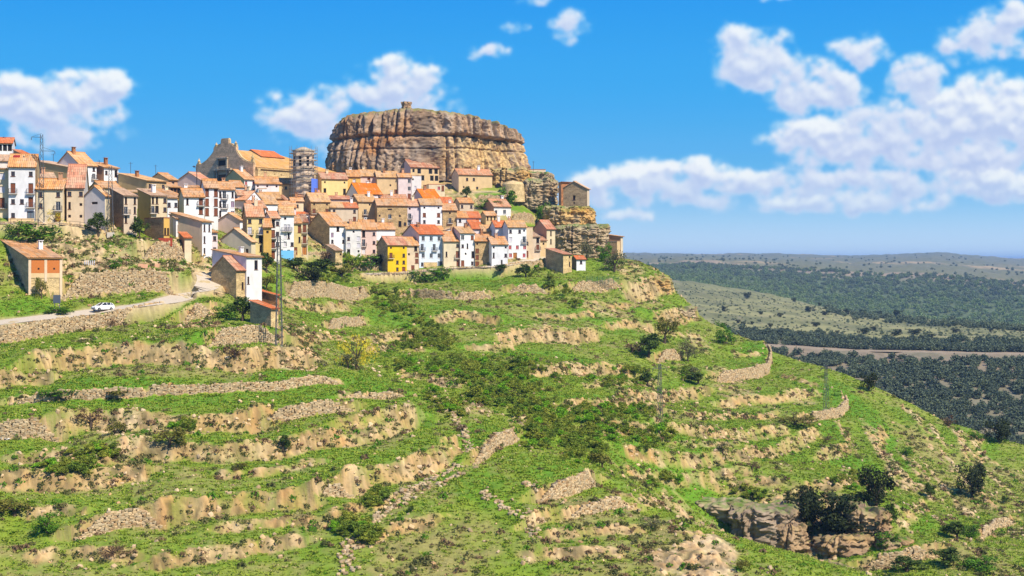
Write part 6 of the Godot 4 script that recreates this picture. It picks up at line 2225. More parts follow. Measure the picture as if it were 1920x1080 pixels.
# ---------------------------------------------------------------- church
func make_church() -> void:
	rng.seed = 61
	var g := ground_at(478, 354, true, 330.0)
	var d := 432.0
	var p := at(478, 354, d)
	var turn := deg_to_rad(52)
	var c := cos(turn)
	var s := sin(turn)
	var kg := (370.0 - CX) / F
	var deep := (p.x - kg * d) / (kg * c + s)
	var k1 := (632.0 - CX) / F
	var w := (k1 * d - p.x) / (c - k1 * s)
	var u := d / F
	var he := (354.0 - 313.0) * u
	var o := thing("church", p, turn, "large baroque church with a curved gable front and old orange roof", "church")
	var mb := MB.new()
	var low := -8.0
	var fr := Transform3D()
	var holes := []
	for x in [0.12, 0.22, 0.30]:
		holes.append([w * x, w * x + 0.5, he - 2.2, he - 1.7])
	wall_with_openings(mb, fr, 0, w, low, he, holes)
	mb.quad(Vector3(w, low, 0), Vector3(w, low, -deep), Vector3(w, he, -deep), Vector3(w, he, 0), Vector3(1, 0, 0))
	mb.quad(Vector3(0, low, -deep), Vector3(w, low, -deep), Vector3(w, he, -deep), Vector3(0, he, -deep), Vector3(0, 0, -1))
	mb.quad(Vector3(0.4, low, 0), Vector3(0.4, low, -deep), Vector3(0.4, he, -deep), Vector3(0.4, he, 0), Vector3(-1, 0, 0))
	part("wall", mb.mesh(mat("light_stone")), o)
	# buttress strips and a cornice along the flank
	for x in [0.015, 0.48]:
		var b := MB.new()
		b.box(Vector3(w * x, low, 0.003), Vector3(w * x + 1.1, he - 0.6, 0.7))
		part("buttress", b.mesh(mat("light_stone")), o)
	var cn := MB.new()
	cn.box(Vector3(0.42, he - 0.55, 0.004), Vector3(w, he - 0.02, 0.45))
	part("cornice", cn.mesh(mat("stone")), o)
	# the front: a wall with a curved top, in the plane across x = 0
	var prof := [370, 376, 370, 303, 379, 303, 384, 300, 390, 296, 396, 290, 401, 284, 404, 279, 404, 272, 410, 272, 412, 268, 418, 266, 418.5, 257, 432, 257, 432.5, 266, 438, 268, 441, 272, 446, 272, 446, 280, 449, 286, 454, 293, 460, 299, 466, 303, 471, 305, 478, 305, 478, 376]
	var poly := PackedVector2Array()
	for i in range(0, prof.size(), 2):
		poly.append(Vector2((prof[i] - 370.0) / 108.0 * deep, (354.0 - prof[i + 1]) * u))
	var tri_ := Geometry2D.triangulate_polygon(poly)
	var f := MB.new()
	var to := func(q: Vector2, x: float) -> Vector3:
		return Vector3(x, q.y, -deep + q.x)
	for i in range(0, tri_.size(), 3):
		f.tri(to.call(poly[tri_[i]], -0.6), to.call(poly[tri_[i + 1]], -0.6), to.call(poly[tri_[i + 2]], -0.6), Vector3(-1, 0, 0))
		f.tri(to.call(poly[tri_[i]], 0.38), to.call(poly[tri_[i + 1]], 0.38), to.call(poly[tri_[i + 2]], 0.38), Vector3(1, 0, 0))
	for i in poly.size():
		var a: Vector2 = poly[i]
		var b: Vector2 = poly[(i + 1) % poly.size()]
		f.quad(to.call(a, -0.6), to.call(b, -0.6), to.call(b, 0.38), to.call(a, 0.38), Vector3(0, b.x - a.x, -(b.y - a.y)))
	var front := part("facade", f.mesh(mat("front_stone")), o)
	# coping that follows the curve
	for i in range(1, poly.size() - 2):
		var a: Vector2 = poly[i]
		var b: Vector2 = poly[i + 1]
		if absf(a.x - b.x) < 0.05:
			continue
		var cp := MB.new()
		cp.bar(to.call(a, -0.15), to.call(b, -0.15), 0.62)
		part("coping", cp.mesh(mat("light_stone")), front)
	for q in [[373.5, 303, 1.0], [407, 272, 0.8], [443.5, 272, 0.8], [474.5, 305, 1.35]]:
		var v := MB.new()
		var y: float = (354.0 - q[1]) * u
		var z: float = -deep + (q[0] - 370.0) / 108.0 * deep
		var e: float = q[2]
		v.box(Vector3(-0.45, y + 0.31, z - 0.5), Vector3(0.35, y + 0.8 * e, z + 0.5))
		v.tube(Vector3(-0.05, y + 0.8 * e, z), Vector3(-0.05, y + 1.2 * e, z), 0.25, 0.5, 8)
		v.tube(Vector3(-0.05, y + 1.2 * e, z), Vector3(-0.05, y + 1.7 * e, z), 0.5, 0.22, 8)
		v.tube(Vector3(-0.05, y + 1.7 * e, z), Vector3(-0.05, y + 2.3 * e, z), 0.16, 0.05, 8)
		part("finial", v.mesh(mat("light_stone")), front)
	# portal: paired columns, niche and window above the door
	for x in [407, 412, 431, 436]:
		var v := MB.new()
		var z: float = -deep + (x - 370.0) / 108.0 * deep
		v.tube(Vector3(-0.95, 0.0, z), Vector3(-0.95, (354.0 - 318.0) * u, z), 0.32, 0.26, 10)
		v.box(Vector3(-1.35, (354.0 - 318.0) * u, z - 0.45), Vector3(-0.604, (354.0 - 316.0) * u, z + 0.45))
		part("column", v.mesh(mat("grey_stone")), front)
	var v := MB.new()
	var z0 := -deep + (404.0 - 370.0) / 108.0 * deep
	var z1 := -deep + (439.0 - 370.0) / 108.0 * deep
	v.box(Vector3(-1.5, (354.0 - 315.9) * u, z0), Vector3(-0.604, (354.0 - 313.0) * u, z1))
	v.box(Vector3(-1.0, (354.0 - 313.0) * u + 0.003, z0 + 2.0), Vector3(-0.604, (354.0 - 294.0) * u, z0 + 2.6))
	v.box(Vector3(-1.0, (354.0 - 313.0) * u + 0.003, z1 - 2.6), Vector3(-0.604, (354.0 - 294.0) * u, z1 - 2.0))
	v.box(Vector3(-1.2, (354.0 - 294.0) * u + 0.003, z0 + 1.7), Vector3(-0.604, (354.0 - 292.0) * u, z1 - 1.7))
	part("portal", v.mesh(mat("grey_stone")), front)
	var dk := MB.new()
	dk.box(Vector3(-0.68, (354.0 - 307.0) * u, z0 + 2.75), Vector3(-0.603, (354.0 - 297.0) * u, z1 - 2.75))
	part("window", dk.mesh(mat("dark")), front)
	var dr := MB.new()
	dr.box(Vector3(-0.68, 0, z0 + 2.4), Vector3(-0.603, (354.0 - 324.0) * u, z1 - 2.4))
	part("door", dr.mesh(mat("frame_brown")), front)
	# roof with a hipped far end
	var rf := MB.new()
	var rise := 6.0
	var ridge := Vector3(w - deep * 0.55, he + rise, -deep / 2.0)
	var base: Color = Color(0.66, 0.36, 0.11)
	var ov := 0.5
	var lo := he + 0.1 - rise / (deep / 2.0) * ov
	var x_end := ridge.x
	roof_slope(rf, Vector3(0.4, lo, ov), Vector3(x_end - 0.4, 0, 0), Vector3(0, he + rise - lo + 0.1, -deep / 2.0 - ov), base, 0.5)
	roof_slope(rf, Vector3(0.4, lo, -deep - ov), Vector3(x_end - 0.4, 0, 0), Vector3(0, he + rise - lo + 0.1, deep / 2.0 + ov), base, 0.5)
	var n := 14
	for i in n:
		# the hip: tile courses that shorten towards the ridge
		for j in 10:
			var a0 := float(i) / n
			var a1 := float(i + 1) / n
			var f0 := Vector3(x_end, lo, ov).lerp(Vector3(w + ov, lo, ov), a0).lerp(ridge, j / 10.0)
			var f1 := Vector3(x_end, lo, ov).lerp(Vector3(w + ov, lo, ov), a1).lerp(ridge, j / 10.0)
			var f2 := Vector3(x_end, lo, ov).lerp(Vector3(w + ov, lo, ov), a1).lerp(ridge, (j + 1) / 10.0)
			var f3 := Vector3(x_end, lo, ov).lerp(Vector3(w + ov, lo, ov), a0).lerp(ridge, (j + 1) / 10.0)
			var k := rng.randf_range(0.85, 1.12)
			rf.quad(f0, f1, f2, f3, Vector3(0, 1, 0.5), Color(base.r * k, base.g * k, base.b * k))
			var h0 := Vector3(w + ov, lo, ov).lerp(Vector3(w + ov, lo, -deep - ov), a0).lerp(ridge, j / 10.0)
			var h1 := Vector3(w + ov, lo, ov).lerp(Vector3(w + ov, lo, -deep - ov), a1).lerp(ridge, j / 10.0)
			var h2 := Vector3(w + ov, lo, ov).lerp(Vector3(w + ov, lo, -deep - ov), a1).lerp(ridge, (j + 1) / 10.0)
			var h3 := Vector3(w + ov, lo, ov).lerp(Vector3(w + ov, lo, -deep - ov), a0).lerp(ridge, (j + 1) / 10.0)
			rf.quad(h0, h1, h2, h3, Vector3(1, 1, 0), Color(base.r * k, base.g * k, base.b * k))
	var ro := part("roof", rf.mesh(mat("roof")), o)
	# raised newer roof over the crossing
	var up := MB.new()
	var q := Vector3(w * 0.30, he + 4.2, -deep * 0.32)
	var lx := w * 0.26
	var lz := deep * 0.36
	for x in [q.x, q.x + lx]:
		up.tri(Vector3(x, q.y, q.z), Vector3(x, q.y, q.z - lz), Vector3(x, q.y + 2.3, q.z - lz / 2), Vector3(-1 if x == q.x else 1, 0, 0), Color(0.5, 0.36, 0.2))
		up.quad(Vector3(x, q.y - 4.0, q.z), Vector3(x, q.y - 4.0, q.z - lz), Vector3(x, q.y, q.z - lz), Vector3(x, q.y, q.z), Vector3(-1 if x == q.x else 1, 0, 0), Color(0.5, 0.36, 0.2))
	for z in [q.z, q.z - lz]:
		up.quad(Vector3(q.x, q.y - 4.0, z), Vector3(q.x + lx, q.y - 4.0, z), Vector3(q.x + lx, q.y, z), Vector3(q.x, q.y, z), Vector3(0, 0, 1 if z == q.z else -1), Color(0.5, 0.36, 0.2))
	roof_slope(up, q + Vector3(-0.4, 0.0, 0.4), Vector3(lx + 0.8, 0, 0), Vector3(0, 2.5, -lz / 2 - 0.4), roof_colors["r"], 0.1)
	roof_slope(up, q + Vector3(-0.4, 0.0, -lz - 0.4), Vector3(lx + 0.8, 0, 0), Vector3(0, 2.5, lz / 2 + 0.4), roof_colors["r"], 0.1)
	part("lantern_roof", up.mesh(mat("roof")), ro)
	# tower, in front of the flank
	var tb := ground_at(569, 358, true, 330.0)
	tb = at(569, 358, 431.0)
	var t := thing("bell_tower", tb, 0.2, "eight sided stone bell tower wrapped in scaffolding beside the church", "tower")
	var r := 20.0 * 431.0 / F
	var th2 := (358.0 - 282.0) * 431.0 / F
	var ob := MB.new()
	for i in 8:
		var a := TAU * (i + 0.5) / 8.0
		var bs := Basis(Vector3(cos(a), 0, -sin(a)), Vector3.UP, Vector3(sin(a), 0, cos(a)))
		var ap := r * cos(PI / 8.0)
		var hw := r * sin(PI / 8.0)
		var tr := Transform3D(bs, bs * Vector3(-hw, 0, ap))
		var hl := [[hw - 0.42, hw + 0.42, th2 - 5.0, th2 - 1.9], [hw - 0.2, hw + 0.2, th2 - 7.4, th2 - 6.9]]
		wall_with_openings(ob, tr, 0, hw * 2.0, -6.0, th2, hl)
		var wd := MB.new()
		wd.box(Vector3(-0.42, th2 - 5.0, -0.20), Vector3(0.42, th2 - 1.9, -0.12))
		part("belfry_opening", wd.mesh(mat("dark")), t).transform = Transform3D(bs, bs * Vector3(0, 0, ap))
	part("wall", ob.mesh(mat("tower_stone")), t)
	for y in [th2 - 0.35, th2 - 6.2, th2 - 9.0]:
		var co := MB.new()
		co.tube(Vector3(0, y, 0), Vector3(0, y + 0.35, 0), r + 0.28, r + 0.28, 8)
		part("cornice", co.mesh(mat("grey_stone")), t)
	var cap := MB.new()
	cap.tube(Vector3(0, th2 + 0.001, 0), Vector3(0, th2 + 1.0, 0), r * 0.9, r * 0.25, 8)
	part("roof", cap.mesh(mat("grey_stone")), t)
	# scaffolding: poles, ledgers and decks on the outer sides
	var sc := thing("scaffolding", tb, 0.2, "grey tube scaffolding with plank decks and a blue net round the bell tower", "scaffolding")
	var rr := r + 1.0
	for i in 12:
		var a := TAU * i / 12.0
		var pm := MB.new()
		pm.bar(Vector3(sin(a) * rr, -5.0, cos(a) * rr), Vector3(sin(a) * rr, th2 + 1.2, cos(a) * rr), 0.09)
		part("pole", pm.mesh(mat("tube")), sc)
	for lv in 8:
		var y := -3.6 + lv * (th2 + 4.2) / 8.0 + 0.6
		var dm := MB.new()
		for i in 12:
			var a := TAU * i / 12.0
			var b := TAU * (i + 1) / 12.0
			var da := Vector3(sin(a), 0, cos(a))
			var db := Vector3(sin(b), 0, cos(b))
			dm.bar(da * rr + Vector3(0, y + 1.0, 0), db * rr + Vector3(0, y + 1.0, 0), 0.07)
			dm.quad(da * (r + 0.32) + Vector3(0, y, 0), db * (r + 0.32) + Vector3(0, y, 0), db * rr + Vector3(0, y, 0), da * rr + Vector3(0, y, 0), Vector3.UP)
			dm.quad(da * rr + Vector3(0, y - 0.16, 0), db * rr + Vector3(0, y - 0.16, 0), db * rr + Vector3(0, y, 0), da * rr + Vector3(0, y, 0), da + db)
			dm.quad(da * (r + 0.32) + Vector3(0, y - 0.16, 0), db * (r + 0.32) + Vector3(0, y - 0.16, 0), db * rr + Vector3(0, y - 0.16, 0), da * rr + Vector3(0, y - 0.16, 0), Vector3.DOWN)
		part("deck", dm.mesh(mat("plank")), sc)
	var nt := MB.new()
	for i in [1, 2]:
		var a: float = TAU * i / 12.0
		var b: float = TAU * (i + 1) / 12.0
		nt.quad(Vector3(sin(a), 0, cos(a)) * (rr + 0.1) + Vector3(0, -1.0, 0), Vector3(sin(b), 0, cos(b)) * (rr + 0.1) + Vector3(0, -1.0, 0), Vector3(sin(b), 0, cos(b)) * (rr + 0.1) + Vector3(0, 3.6, 0), Vector3(sin(a), 0, cos(a)) * (rr + 0.1) + Vector3(0, 3.6, 0), Vector3(sin(a), 0, cos(a)))
	part("net", nt.mesh(mat("net_blue")), sc)

# ---------------------------------------------------------------- pylons
func pylon(px: float, py: float, top: float, wpx: float, label: String, arms: Array, paint := "galvanised", from := 140.0, fine := 1.0) -> void:
	var g := ground_at(px, py, true, from)
	var s := -g.z / F
	var h := (py - top) * s
	var wb := wpx * s
	var o := thing("lattice_pylon", g, 0.35, label, "pylon", "lattice pylons carrying power lines")
	var n := maxi(int(h / 1.25), 6)
	var corner := func(i: int, y: float) -> Vector3:
		var w := lerpf(wb, wb * 0.42, y / h) / 2.0
		return Vector3(w if i in [0, 3] else -w, y, w if i < 2 else -w)
	for i in 4:
		var m := MB.new()
		m.bar(corner.call(i, -0.4), corner.call(i, h), 0.095 * fine)
		part("leg", m.mesh(mat(paint)), o)
	for i in 4:
		var m := MB.new()
		for k in n:
			var y0 := h * k / n
			var y1 := h * (k + 1) / n
			var e := (i + 1) % 4
			if k % 2 == 0:
				m.bar(corner.call(i, y0), corner.call(e, y1), 0.06 * fine)
			else:
				m.bar(corner.call(e, y0), corner.call(i, y1), 0.06 * fine)
		part("bracing", m.mesh(mat(paint)), o)
	var f := MB.new()
	f.box(Vector3(-wb * 0.62, -1.0, -wb * 0.62), Vector3(wb * 0.62, 0.12, wb * 0.62))
	part("footing", f.mesh(mat("concrete")), o)
	for a in arms:
		var m := MB.new()
		var y: float = h - a[0]
		m.bar(Vector3(0, y, 0), Vector3(a[1], y, 0), 0.09)
		m.bar(Vector3(0, y + 0.8, 0), Vector3(a[1], y, 0), 0.05)
		var arm := part("crossarm", m.mesh(mat(paint)), o)
		var ins := MB.new()
		for j in 3:
			ins.tube(Vector3(a[1], y - 0.12 - j * 0.16, 0), Vector3(a[1], y - 0.24 - j * 0.16, 0), 0.05, 0.11, 8)
		part("insulator", ins.mesh(mat("iron")), arm)

# ---------------------------------------------------------------- car
func make_car() -> void:
	var a: Vector3 = ground_at(176, 586)
	var b := ground_at(209, 580)
	var dir := (b - a)
	dir.y = 0
	var c := (a + b) / 2.0 + Vector3(0, 0.05, 0)
	var l: Array = roads[0][1]
	var best := 1e9
	for q in l:
		if (q - c).length() < best:
			best = (q - c).length()
			c.y = q.y + 0.05
	# local x runs from the nose (left) to the tail
	var o := thing("parked_car", c, atan2(-dir.z, dir.x) + 0.22, "small white hatchback on the road", "car")
	var sect := [[-2.05, 0.34, 0.62, 0.70], [-1.98, 0.26, 0.74, 0.80], [-1.5, 0.22, 0.86, 0.86], [-0.95, 0.22, 0.94, 0.88], [-0.2, 0.22, 1.0, 0.89], [0.9, 0.22, 1.02, 0.89], [1.6, 0.24, 1.02, 0.87], [1.98, 0.30, 0.98, 0.82], [2.06, 0.42, 0.80, 0.74]]
	var m := MB.new()
	var ring := func(s: Array) -> Array:
		return [Vector3(s[0], s[1], s[3] - 0.06), Vector3(s[0], s[1] + 0.16, s[3]), Vector3(s[0], lerpf(s[1], s[2], 0.7), s[3]), Vector3(s[0], s[2], s[3] - 0.10), Vector3(s[0], s[2], -s[3] + 0.10), Vector3(s[0], lerpf(s[1], s[2], 0.7), -s[3]), Vector3(s[0], s[1] + 0.16, -s[3]), Vector3(s[0], s[1], -s[3] + 0.06)]
	for i in sect.size() - 1:
		var r0: Array = ring.call(sect[i])
		var r1: Array = ring.call(sect[i + 1])
		for k in 8:
			var e := (k + 1) % 8
			var mid: Vector3 = (r0[k] + r0[e]) / 2.0
			m.quad(r0[k], r0[e], r1[e], r1[k], Vector3(0, mid.y - 0.6, mid.z))
	for s in [0, sect.size() - 1]:
		var r0: Array = ring.call(sect[s])
		for k in range(1, 7):
			m.tri(r0[0], r0[k], r0[k + 1], Vector3(-1 if s == 0 else 1, 0, 0))
	# roof and pillars
	var cab := [[-0.95, 0.95, 0.76], [-0.15, 1.44, 0.60], [1.1, 1.47, 0.60], [1.85, 1.02, 0.74]]
	m.quad(Vector3(-0.15, 1.44, 0.6), Vector3(1.1, 1.47, 0.6), Vector3(1.1, 1.47, -0.6), Vector3(-0.15, 1.44, -0.6), Vector3.UP)
	m.quad(Vector3(1.1, 1.47, 0.6), Vector3(1.5, 1.38, 0.62), Vector3(1.5, 1.38, -0.62), Vector3(1.1, 1.47, -0.6), Vector3.UP)
	for z in [1.0, -1.0]:
		for q in [[Vector3(-1.0, 0.94, 0.77), Vector3(-0.15, 1.44, 0.6)], [Vector3(0.45, 0.99, 0.79), Vector3(0.42, 1.45, 0.61)], [Vector3(1.25, 1.0, 0.79), Vector3(1.2, 1.45, 0.61)], [Vector3(1.95, 0.98, 0.74), Vector3(1.5, 1.38, 0.62)]]:
			m.bar(q[0] * Vector3(1, 1, z), q[1] * Vector3(1, 1, z), 0.09)
	var white := base_mat(lin(0.80, 0.80, 0.80), 0.25)
	white.clearcoat_enabled = true
	white.clearcoat = 0.6
	part("body", m.mesh(white), o)
	var ws := MB.new()
	ws.quad(Vector3(-0.98, 0.96, 0.70), Vector3(-0.98, 0.96, -0.70), Vector3(-0.17, 1.41, -0.56), Vector3(-0.17, 1.41, 0.56), Vector3(-1, 1, 0))
	part("windscreen", ws.mesh(mat("glass")), o)
	var rw := MB.new()
	rw.quad(Vector3(1.93, 1.0, 0.68), Vector3(1.93, 1.0, -0.68), Vector3(1.5, 1.36, -0.57), Vector3(1.5, 1.36, 0.57), Vector3(1, 1, 0))
	part("rear_window", rw.mesh(mat("glass")), o)
	for z in [1.0, -1.0]:
		for q in [[-0.88, 0.42, -0.12, 0.40], [0.48, 1.22, 0.45, 1.18], [1.28, 1.86, 1.22, 1.48]]:
			var sw := MB.new()
			sw.quad(Vector3(q[0], 0.97, 0.775 * z), Vector3(q[1], 0.99, 0.775 * z), Vector3(q[3], 1.41, 0.605 * z), Vector3(q[2], 1.40, 0.605 * z), Vector3(0, 0.2, z))
			part("side_window", sw.mesh(mat("glass")), o)
		var hl := MB.new()
		hl.box(Vector3(-2.055, 0.62, 0.42 * z - 0.17), Vector3(-1.9, 0.76, 0.42 * z + 0.17))
		part("headlight", hl.mesh(mat("frame_white")), o)
		var tl := MB.new()
		tl.box(Vector3(1.95, 0.72, 0.60 * z - 0.12), Vector3(2.06, 0.92, 0.60 * z + 0.12))
		part("tail_light", tl.mesh(mat("red")), o)
		for x in [-1.28, 1.25]:
			var wm := MB.new()
			wm.tube(Vector3(x, 0.31, 0.72 * z), Vector3(x, 0.31, 0.91 * z), 0.31, 0.31, 18)
			var wh := part("wheel", wm.mesh(mat("rubber")), o)
			var rm := MB.new()
			rm.tube(Vector3(x, 0.31, 0.905 * z), Vector3(x, 0.31, 0.925 * z), 0.19, 0.17, 12)
			part("rim", rm.mesh(mat("tube")), wh)
	var gr := MB.new()
	gr.box(Vector3(-2.07, 0.38, -0.55), Vector3(-1.97, 0.50, 0.55))
	part("grille", gr.mesh(mat("rubber")), o)

# ---------------------------------------------------------------- small things
func railing(px: Array, h: float, label: String, step := 1.6) -> void:
	var l := []
	for i in range(0, px.size(), 2):
		l.append(ground_at(px[i], px[i + 1]))
	var o := thing("railing", l[0], 0.0, label, "railing")
	for i in l.size() - 1:
		var a: Vector3 = l[i] - l[0]
		var b: Vector3 = l[i + 1] - l[0]
		for y in [h, h * 0.55]:
			var m := MB.new()
			m.bar(a + Vector3(0, y, 0), b + Vector3(0, y, 0), 0.06)
			part("rail", m.mesh(mat("iron")), o)
		var n := maxi(int(a.distance_to(b) / step), 1)
		for k in n + (1 if i == l.size() - 2 else 0):
			var m := MB.new()
			var q := a.lerp(b, k / float(n))
			m.bar(q - Vector3(0, 0.3, 0), q + Vector3(0, h + 0.04, 0), 0.07)
			part("post", m.mesh(mat("iron")), o)

func make_things() -> void:
	rng.seed = 17
	pylon(78, 417, 252, 10, "tall lattice pylon at the upper left street before the bright white house", [[0.6, -2.0], [3.4, 2.6]], "galvanised", 250.0)
	pylon(207, 437, 312, 11, "lattice pylon before the grey gable house", [[0.8, 1.2]], "galvanised", 250.0)
	pylon(523, 650, 442, 12, "tallest lattice pylon standing by the two brick sheds", [[1.2, 1.3]], "galvanised", 200.0)
	pylon(1237, 790, 682, 9, "thin lattice pylon on the middle of the right terraces", [[0.8, 1.4], [0.8, -1.4]], "galvanised", 140.0, 0.6)
	pylon(1549, 770, 684, 8, "thin lattice pylon on the far right terrace", [[0.8, 1.4], [0.8, -1.4]], "galvanised", 140.0, 0.6)
	make_car()
	railing([-40, 424, 0, 423, 60, 423, 72, 424], 1.3, "dark railing along the upper left street before the bright white house")
	railing([112, 425, 150, 428, 178, 434], 1.3, "dark railing before the beige house and the grey gable house")
	railing([690, 516, 760, 515, 850, 507, 920, 505], 1.0, "thin railing on the street wall of the yellow house")
	railing([402, 553, 440, 564, 456, 572], 1.0, "low railing beside the stone barn at the road bend", 2.4)
	railing([1172, 497, 1186, 498, 1198, 499], 1.3, "dark fence at the edge of the drop by the far right end house", 0.6)
	# net fence below the ochre barn
	var g := ground_at(1100, 531)
	var o := thing("net_fence", g, 0.1, "green net fence panels above the high ochre wall", "fence")
	for i in 7:
		var m := MB.new()
		m.bar(Vector3(i * 1.5, -0.3, 0), Vector3(i * 1.5, 1.9, 0), 0.08)
		part("post", m.mesh(mat("net_green")), o)
		if i < 6:
			var w := MB.new()
			for k in 7:
				w.bar(Vector3(i * 1.5, 0.2 + k * 0.26, 0), Vector3(i * 1.5 + 1.5, 0.2 + k * 0.26, 0), 0.025)
				w.bar(Vector3(i * 1.5 + 0.2 * (k + 0.5), 0.15, 0.01), Vector3(i * 1.5 + 0.2 * (k + 0.5), 1.85, 0.01), 0.02)
			part("mesh_panel", w.mesh(mat("net_green")), o)
	# notice board seen from behind
	g = ground_at(107, 586)
	var s := -g.z / F
	o = thing("notice_board", g, -0.15, "dark blank notice board on two posts beside the road", "sign")
	for x in [-0.5, 0.5]:
		var m := MB.new()
		m.bar(Vector3(x, -0.4, 0), Vector3(x, 3.3, 0), 0.09)
		part("post", m.mesh(mat("tube")), o)
	var bm := MB.new()
	bm.box(Vector3(-0.72, 1.75, 0.05), Vector3(0.72, 3.25, 0.10))
	part("panel", bm.mesh(mat("slate")), o)
	# street lamp before the church
	g = at(369, 372, 372.0)
	o = thing("street_lamp", g, 0.0, "tall black lamp post against the sky left of the church front", "street lamp")
	var m := MB.new()
	m.tube(Vector3(0, -2.0, 0), Vector3(0, 8.2, 0), 0.13, 0.09, 8)
	part("post", m.mesh(mat("iron")), o)
	m = MB.new()
	m.bar(Vector3(0, 8.1, 0), Vector3(-0.9, 8.35, 0), 0.09)
	m.bar(Vector3(0, 7.5, 0), Vector3(-0.6, 8.2, 0), 0.05)
	part("bracket", m.mesh(mat("iron")), o)
	m = MB.new()
	m.tube(Vector3(-0.75, 8.42, 0), Vector3(-0.75, 8.62, 0), 0.5, 0.16, 10)
	m.tube(Vector3(-0.75, 8.2, 0), Vector3(-0.75, 8.42, 0), 0.16, 0.2, 10)
	part("lantern", m.mesh(mat("iron")), o)
	# aerials on the skyline roofs
	var aer := [[245, 322, 304, 350, "dark double mast aerial on the ridge left of the church"], [7, 268, 256, 372, "short aerial on the pillared terrace house"], [292, 320, 309, 368, "aerial on the square chimney tower house"], [186, 310, 300, 345, "small aerial on the left skyline roofs"], [100, 305, 288, 350, "aerial behind the first lattice pylon"], [612, 376, 362, 430, "pair of thin stove pipes on the reddish roofs"], [716, 348, 326, 456, "thin aerial beside the ochre stone front under the rock"], [1000, 318, 302, 478, "aerial on the ruined tan wall"]]
	for a in aer:
		g = at(a[0], a[1], a[3])
		var u: float = a[3] / F
		o = thing("roof_aerial", g, 0.3, a[4], "aerial")
		m = MB.new()
		var h: float = (a[1] - a[2]) * u
		m.bar(Vector3(0, -2.0, 0), Vector3(0, h, 0), 0.10)
		part("mast", m.mesh(mat("iron")), o)
		m = MB.new()
		m.bar(Vector3(-0.5, h - 0.3, 0), Vector3(0.5, h - 0.3, 0), 0.05)
		for k in 4:
			m.bar(Vector3(-0.45 + k * 0.3, h - 0.3, -0.3), Vector3(-0.45 + k * 0.3, h - 0.3, 0.3), 0.035)
		part("crossbar", m.mesh(mat("iron")), o)
	# round bastion with a plastered vault under the right foot of the rock
	var bd := 466.0
	g = at(962, 362, bd)
	var k := bd / F
	o = thing("stone_bastion", g, 0.0, "rounded pale bastion with a domed top at the right foot of the rock", "bastion")
	m = MB.new()
	for i in 20:
		var a0 := PI * i / 20.0
		var a1 := PI * (i + 1) / 20.0
		for j in 10:
			var v0 := j / 10.0
			var v1 := (j + 1) / 10.0
			var rad := func(v: float) -> float:
				return (23.0 - 3.0 * v if v < 0.8 else 20.6 * sqrt(maxf(0.0, 1.0 - pow((v - 0.8) / 0.2, 2.0)))) * k
			var hh := 24.0 * k
			m.quad(Vector3(cos(a0) * rad.call(v0), hh * v0 - 3.0 * (1.0 - v0), sin(a0) * rad.call(v0)), Vector3(cos(a1) * rad.call(v0), hh * v0 - 3.0 * (1.0 - v0), sin(a1) * rad.call(v0)), Vector3(cos(a1) * rad.call(v1), hh * v1 - 3.0 * (1.0 - v1), sin(a1) * rad.call(v1)), Vector3(cos(a0) * rad.call(v1), hh * v1 - 3.0 * (1.0 - v1), sin(a0) * rad.call(v1)), Vector3(cos(a0), 0.3, sin(a0)))
	part("wall", m.mesh(mat("light_stone")), o)
	# dark cave mouth left of it
	g = at(934, 352, 468.0)
	m = MB.new()
	for i in 9:
		var a := PI * i / 9.0
		var b := PI * (i + 1) / 9.0
		m.tri(Vector3(0, 0, 0.0), Vector3(cos(a) * 0.9, sin(a) * 1.6, 0), Vector3(cos(b) * 0.9, sin(b) * 1.6, 0), Vector3(0, 0, 1))
		m.quad(Vector3(cos(a) * 0.9, sin(a) * 1.6, 0), Vector3(cos(b) * 0.9, sin(b) * 1.6, 0), Vector3(cos(b) * 0.9, sin(b) * 1.6, -2), Vector3(cos(a) * 0.9, sin(a) * 1.6, -2), Vector3(cos(a), sin(a), 0))
	var cave := whole("cave_mouth", m.mesh(mat("dark")), "black cave mouth in the rock between the hermitage house and the bastion", "cave")
	cave.position = g
	# garden hut, red sheet, washing, rubbish on the bank
	g = ground_at(626, 500)
	make_house([612, 629, 642, 470, 502, 30, "s", 0.25, "light_stone", "grey_stone", "m", ".s/..", "", "little ochre garden hut with a tile roof among the bushes|garden_hut|hut"])
	make_house([484, 493, 499, 548, 566, 40, "s", 0.2, "brick", "brick", "r", "", "", "tiny brick lean-to against the tall white house by the pylon|lean_to|shed"])
	g = ground_at(310, 462)
	m = MB.new()
	var kk := -g.z / F
	m.box(Vector3(-13 * kk, 0.3, 0), Vector3(13 * kk, 0.3 + 12 * kk, 0.08))
	var sheet_ := thing("sheet_metal_fence", g, 0.1, "rust red metal sheet fence below the brown stone block", "fence")
	for i in 8:
		m = MB.new()
		var x0 := lerpf(-13 * kk, 13 * kk, i / 8.0)
		m.box(Vector3(x0 + 0.006, 0.0, 0.02 * (i % 2)), Vector3(x0 + 26 * kk / 8.0 - 0.006, 12 * kk + 0.4, 0.05 + 0.02 * (i % 2)))
		part("panel", m.mesh(mat("wood_red")), sheet_)
	g = ground_at(8, 826)
	o = thing("washing_heap", g, 0.2, "heap of white cloth lying under the wall at the left edge", "cloth")
	m = MB.new()
	for i in 26:
		var a := rng.randf() * TAU
		var q := Vector3(cos(a) * rng.randf() * 0.8, rng.randf() * 0.5, sin(a) * rng.randf() * 0.5)
		var e := Vector3(rng.randf_range(-0.5, 0.5), rng.randf_range(-0.2, 0.4), rng.randf_range(-0.3, 0.3))
		m.tri(q, q + e, q + Vector3(e.z, e.x * 0.5, -e.y), Vector3(0, 1, 0.5))
	part("folds", m.mesh(mat("frame_white")), o)
	g = ground_at(168, 497)
	o = thing("wooden_pallet", g, 0.2, "pale wooden pallet leaning on the rubble bank", "pallet")
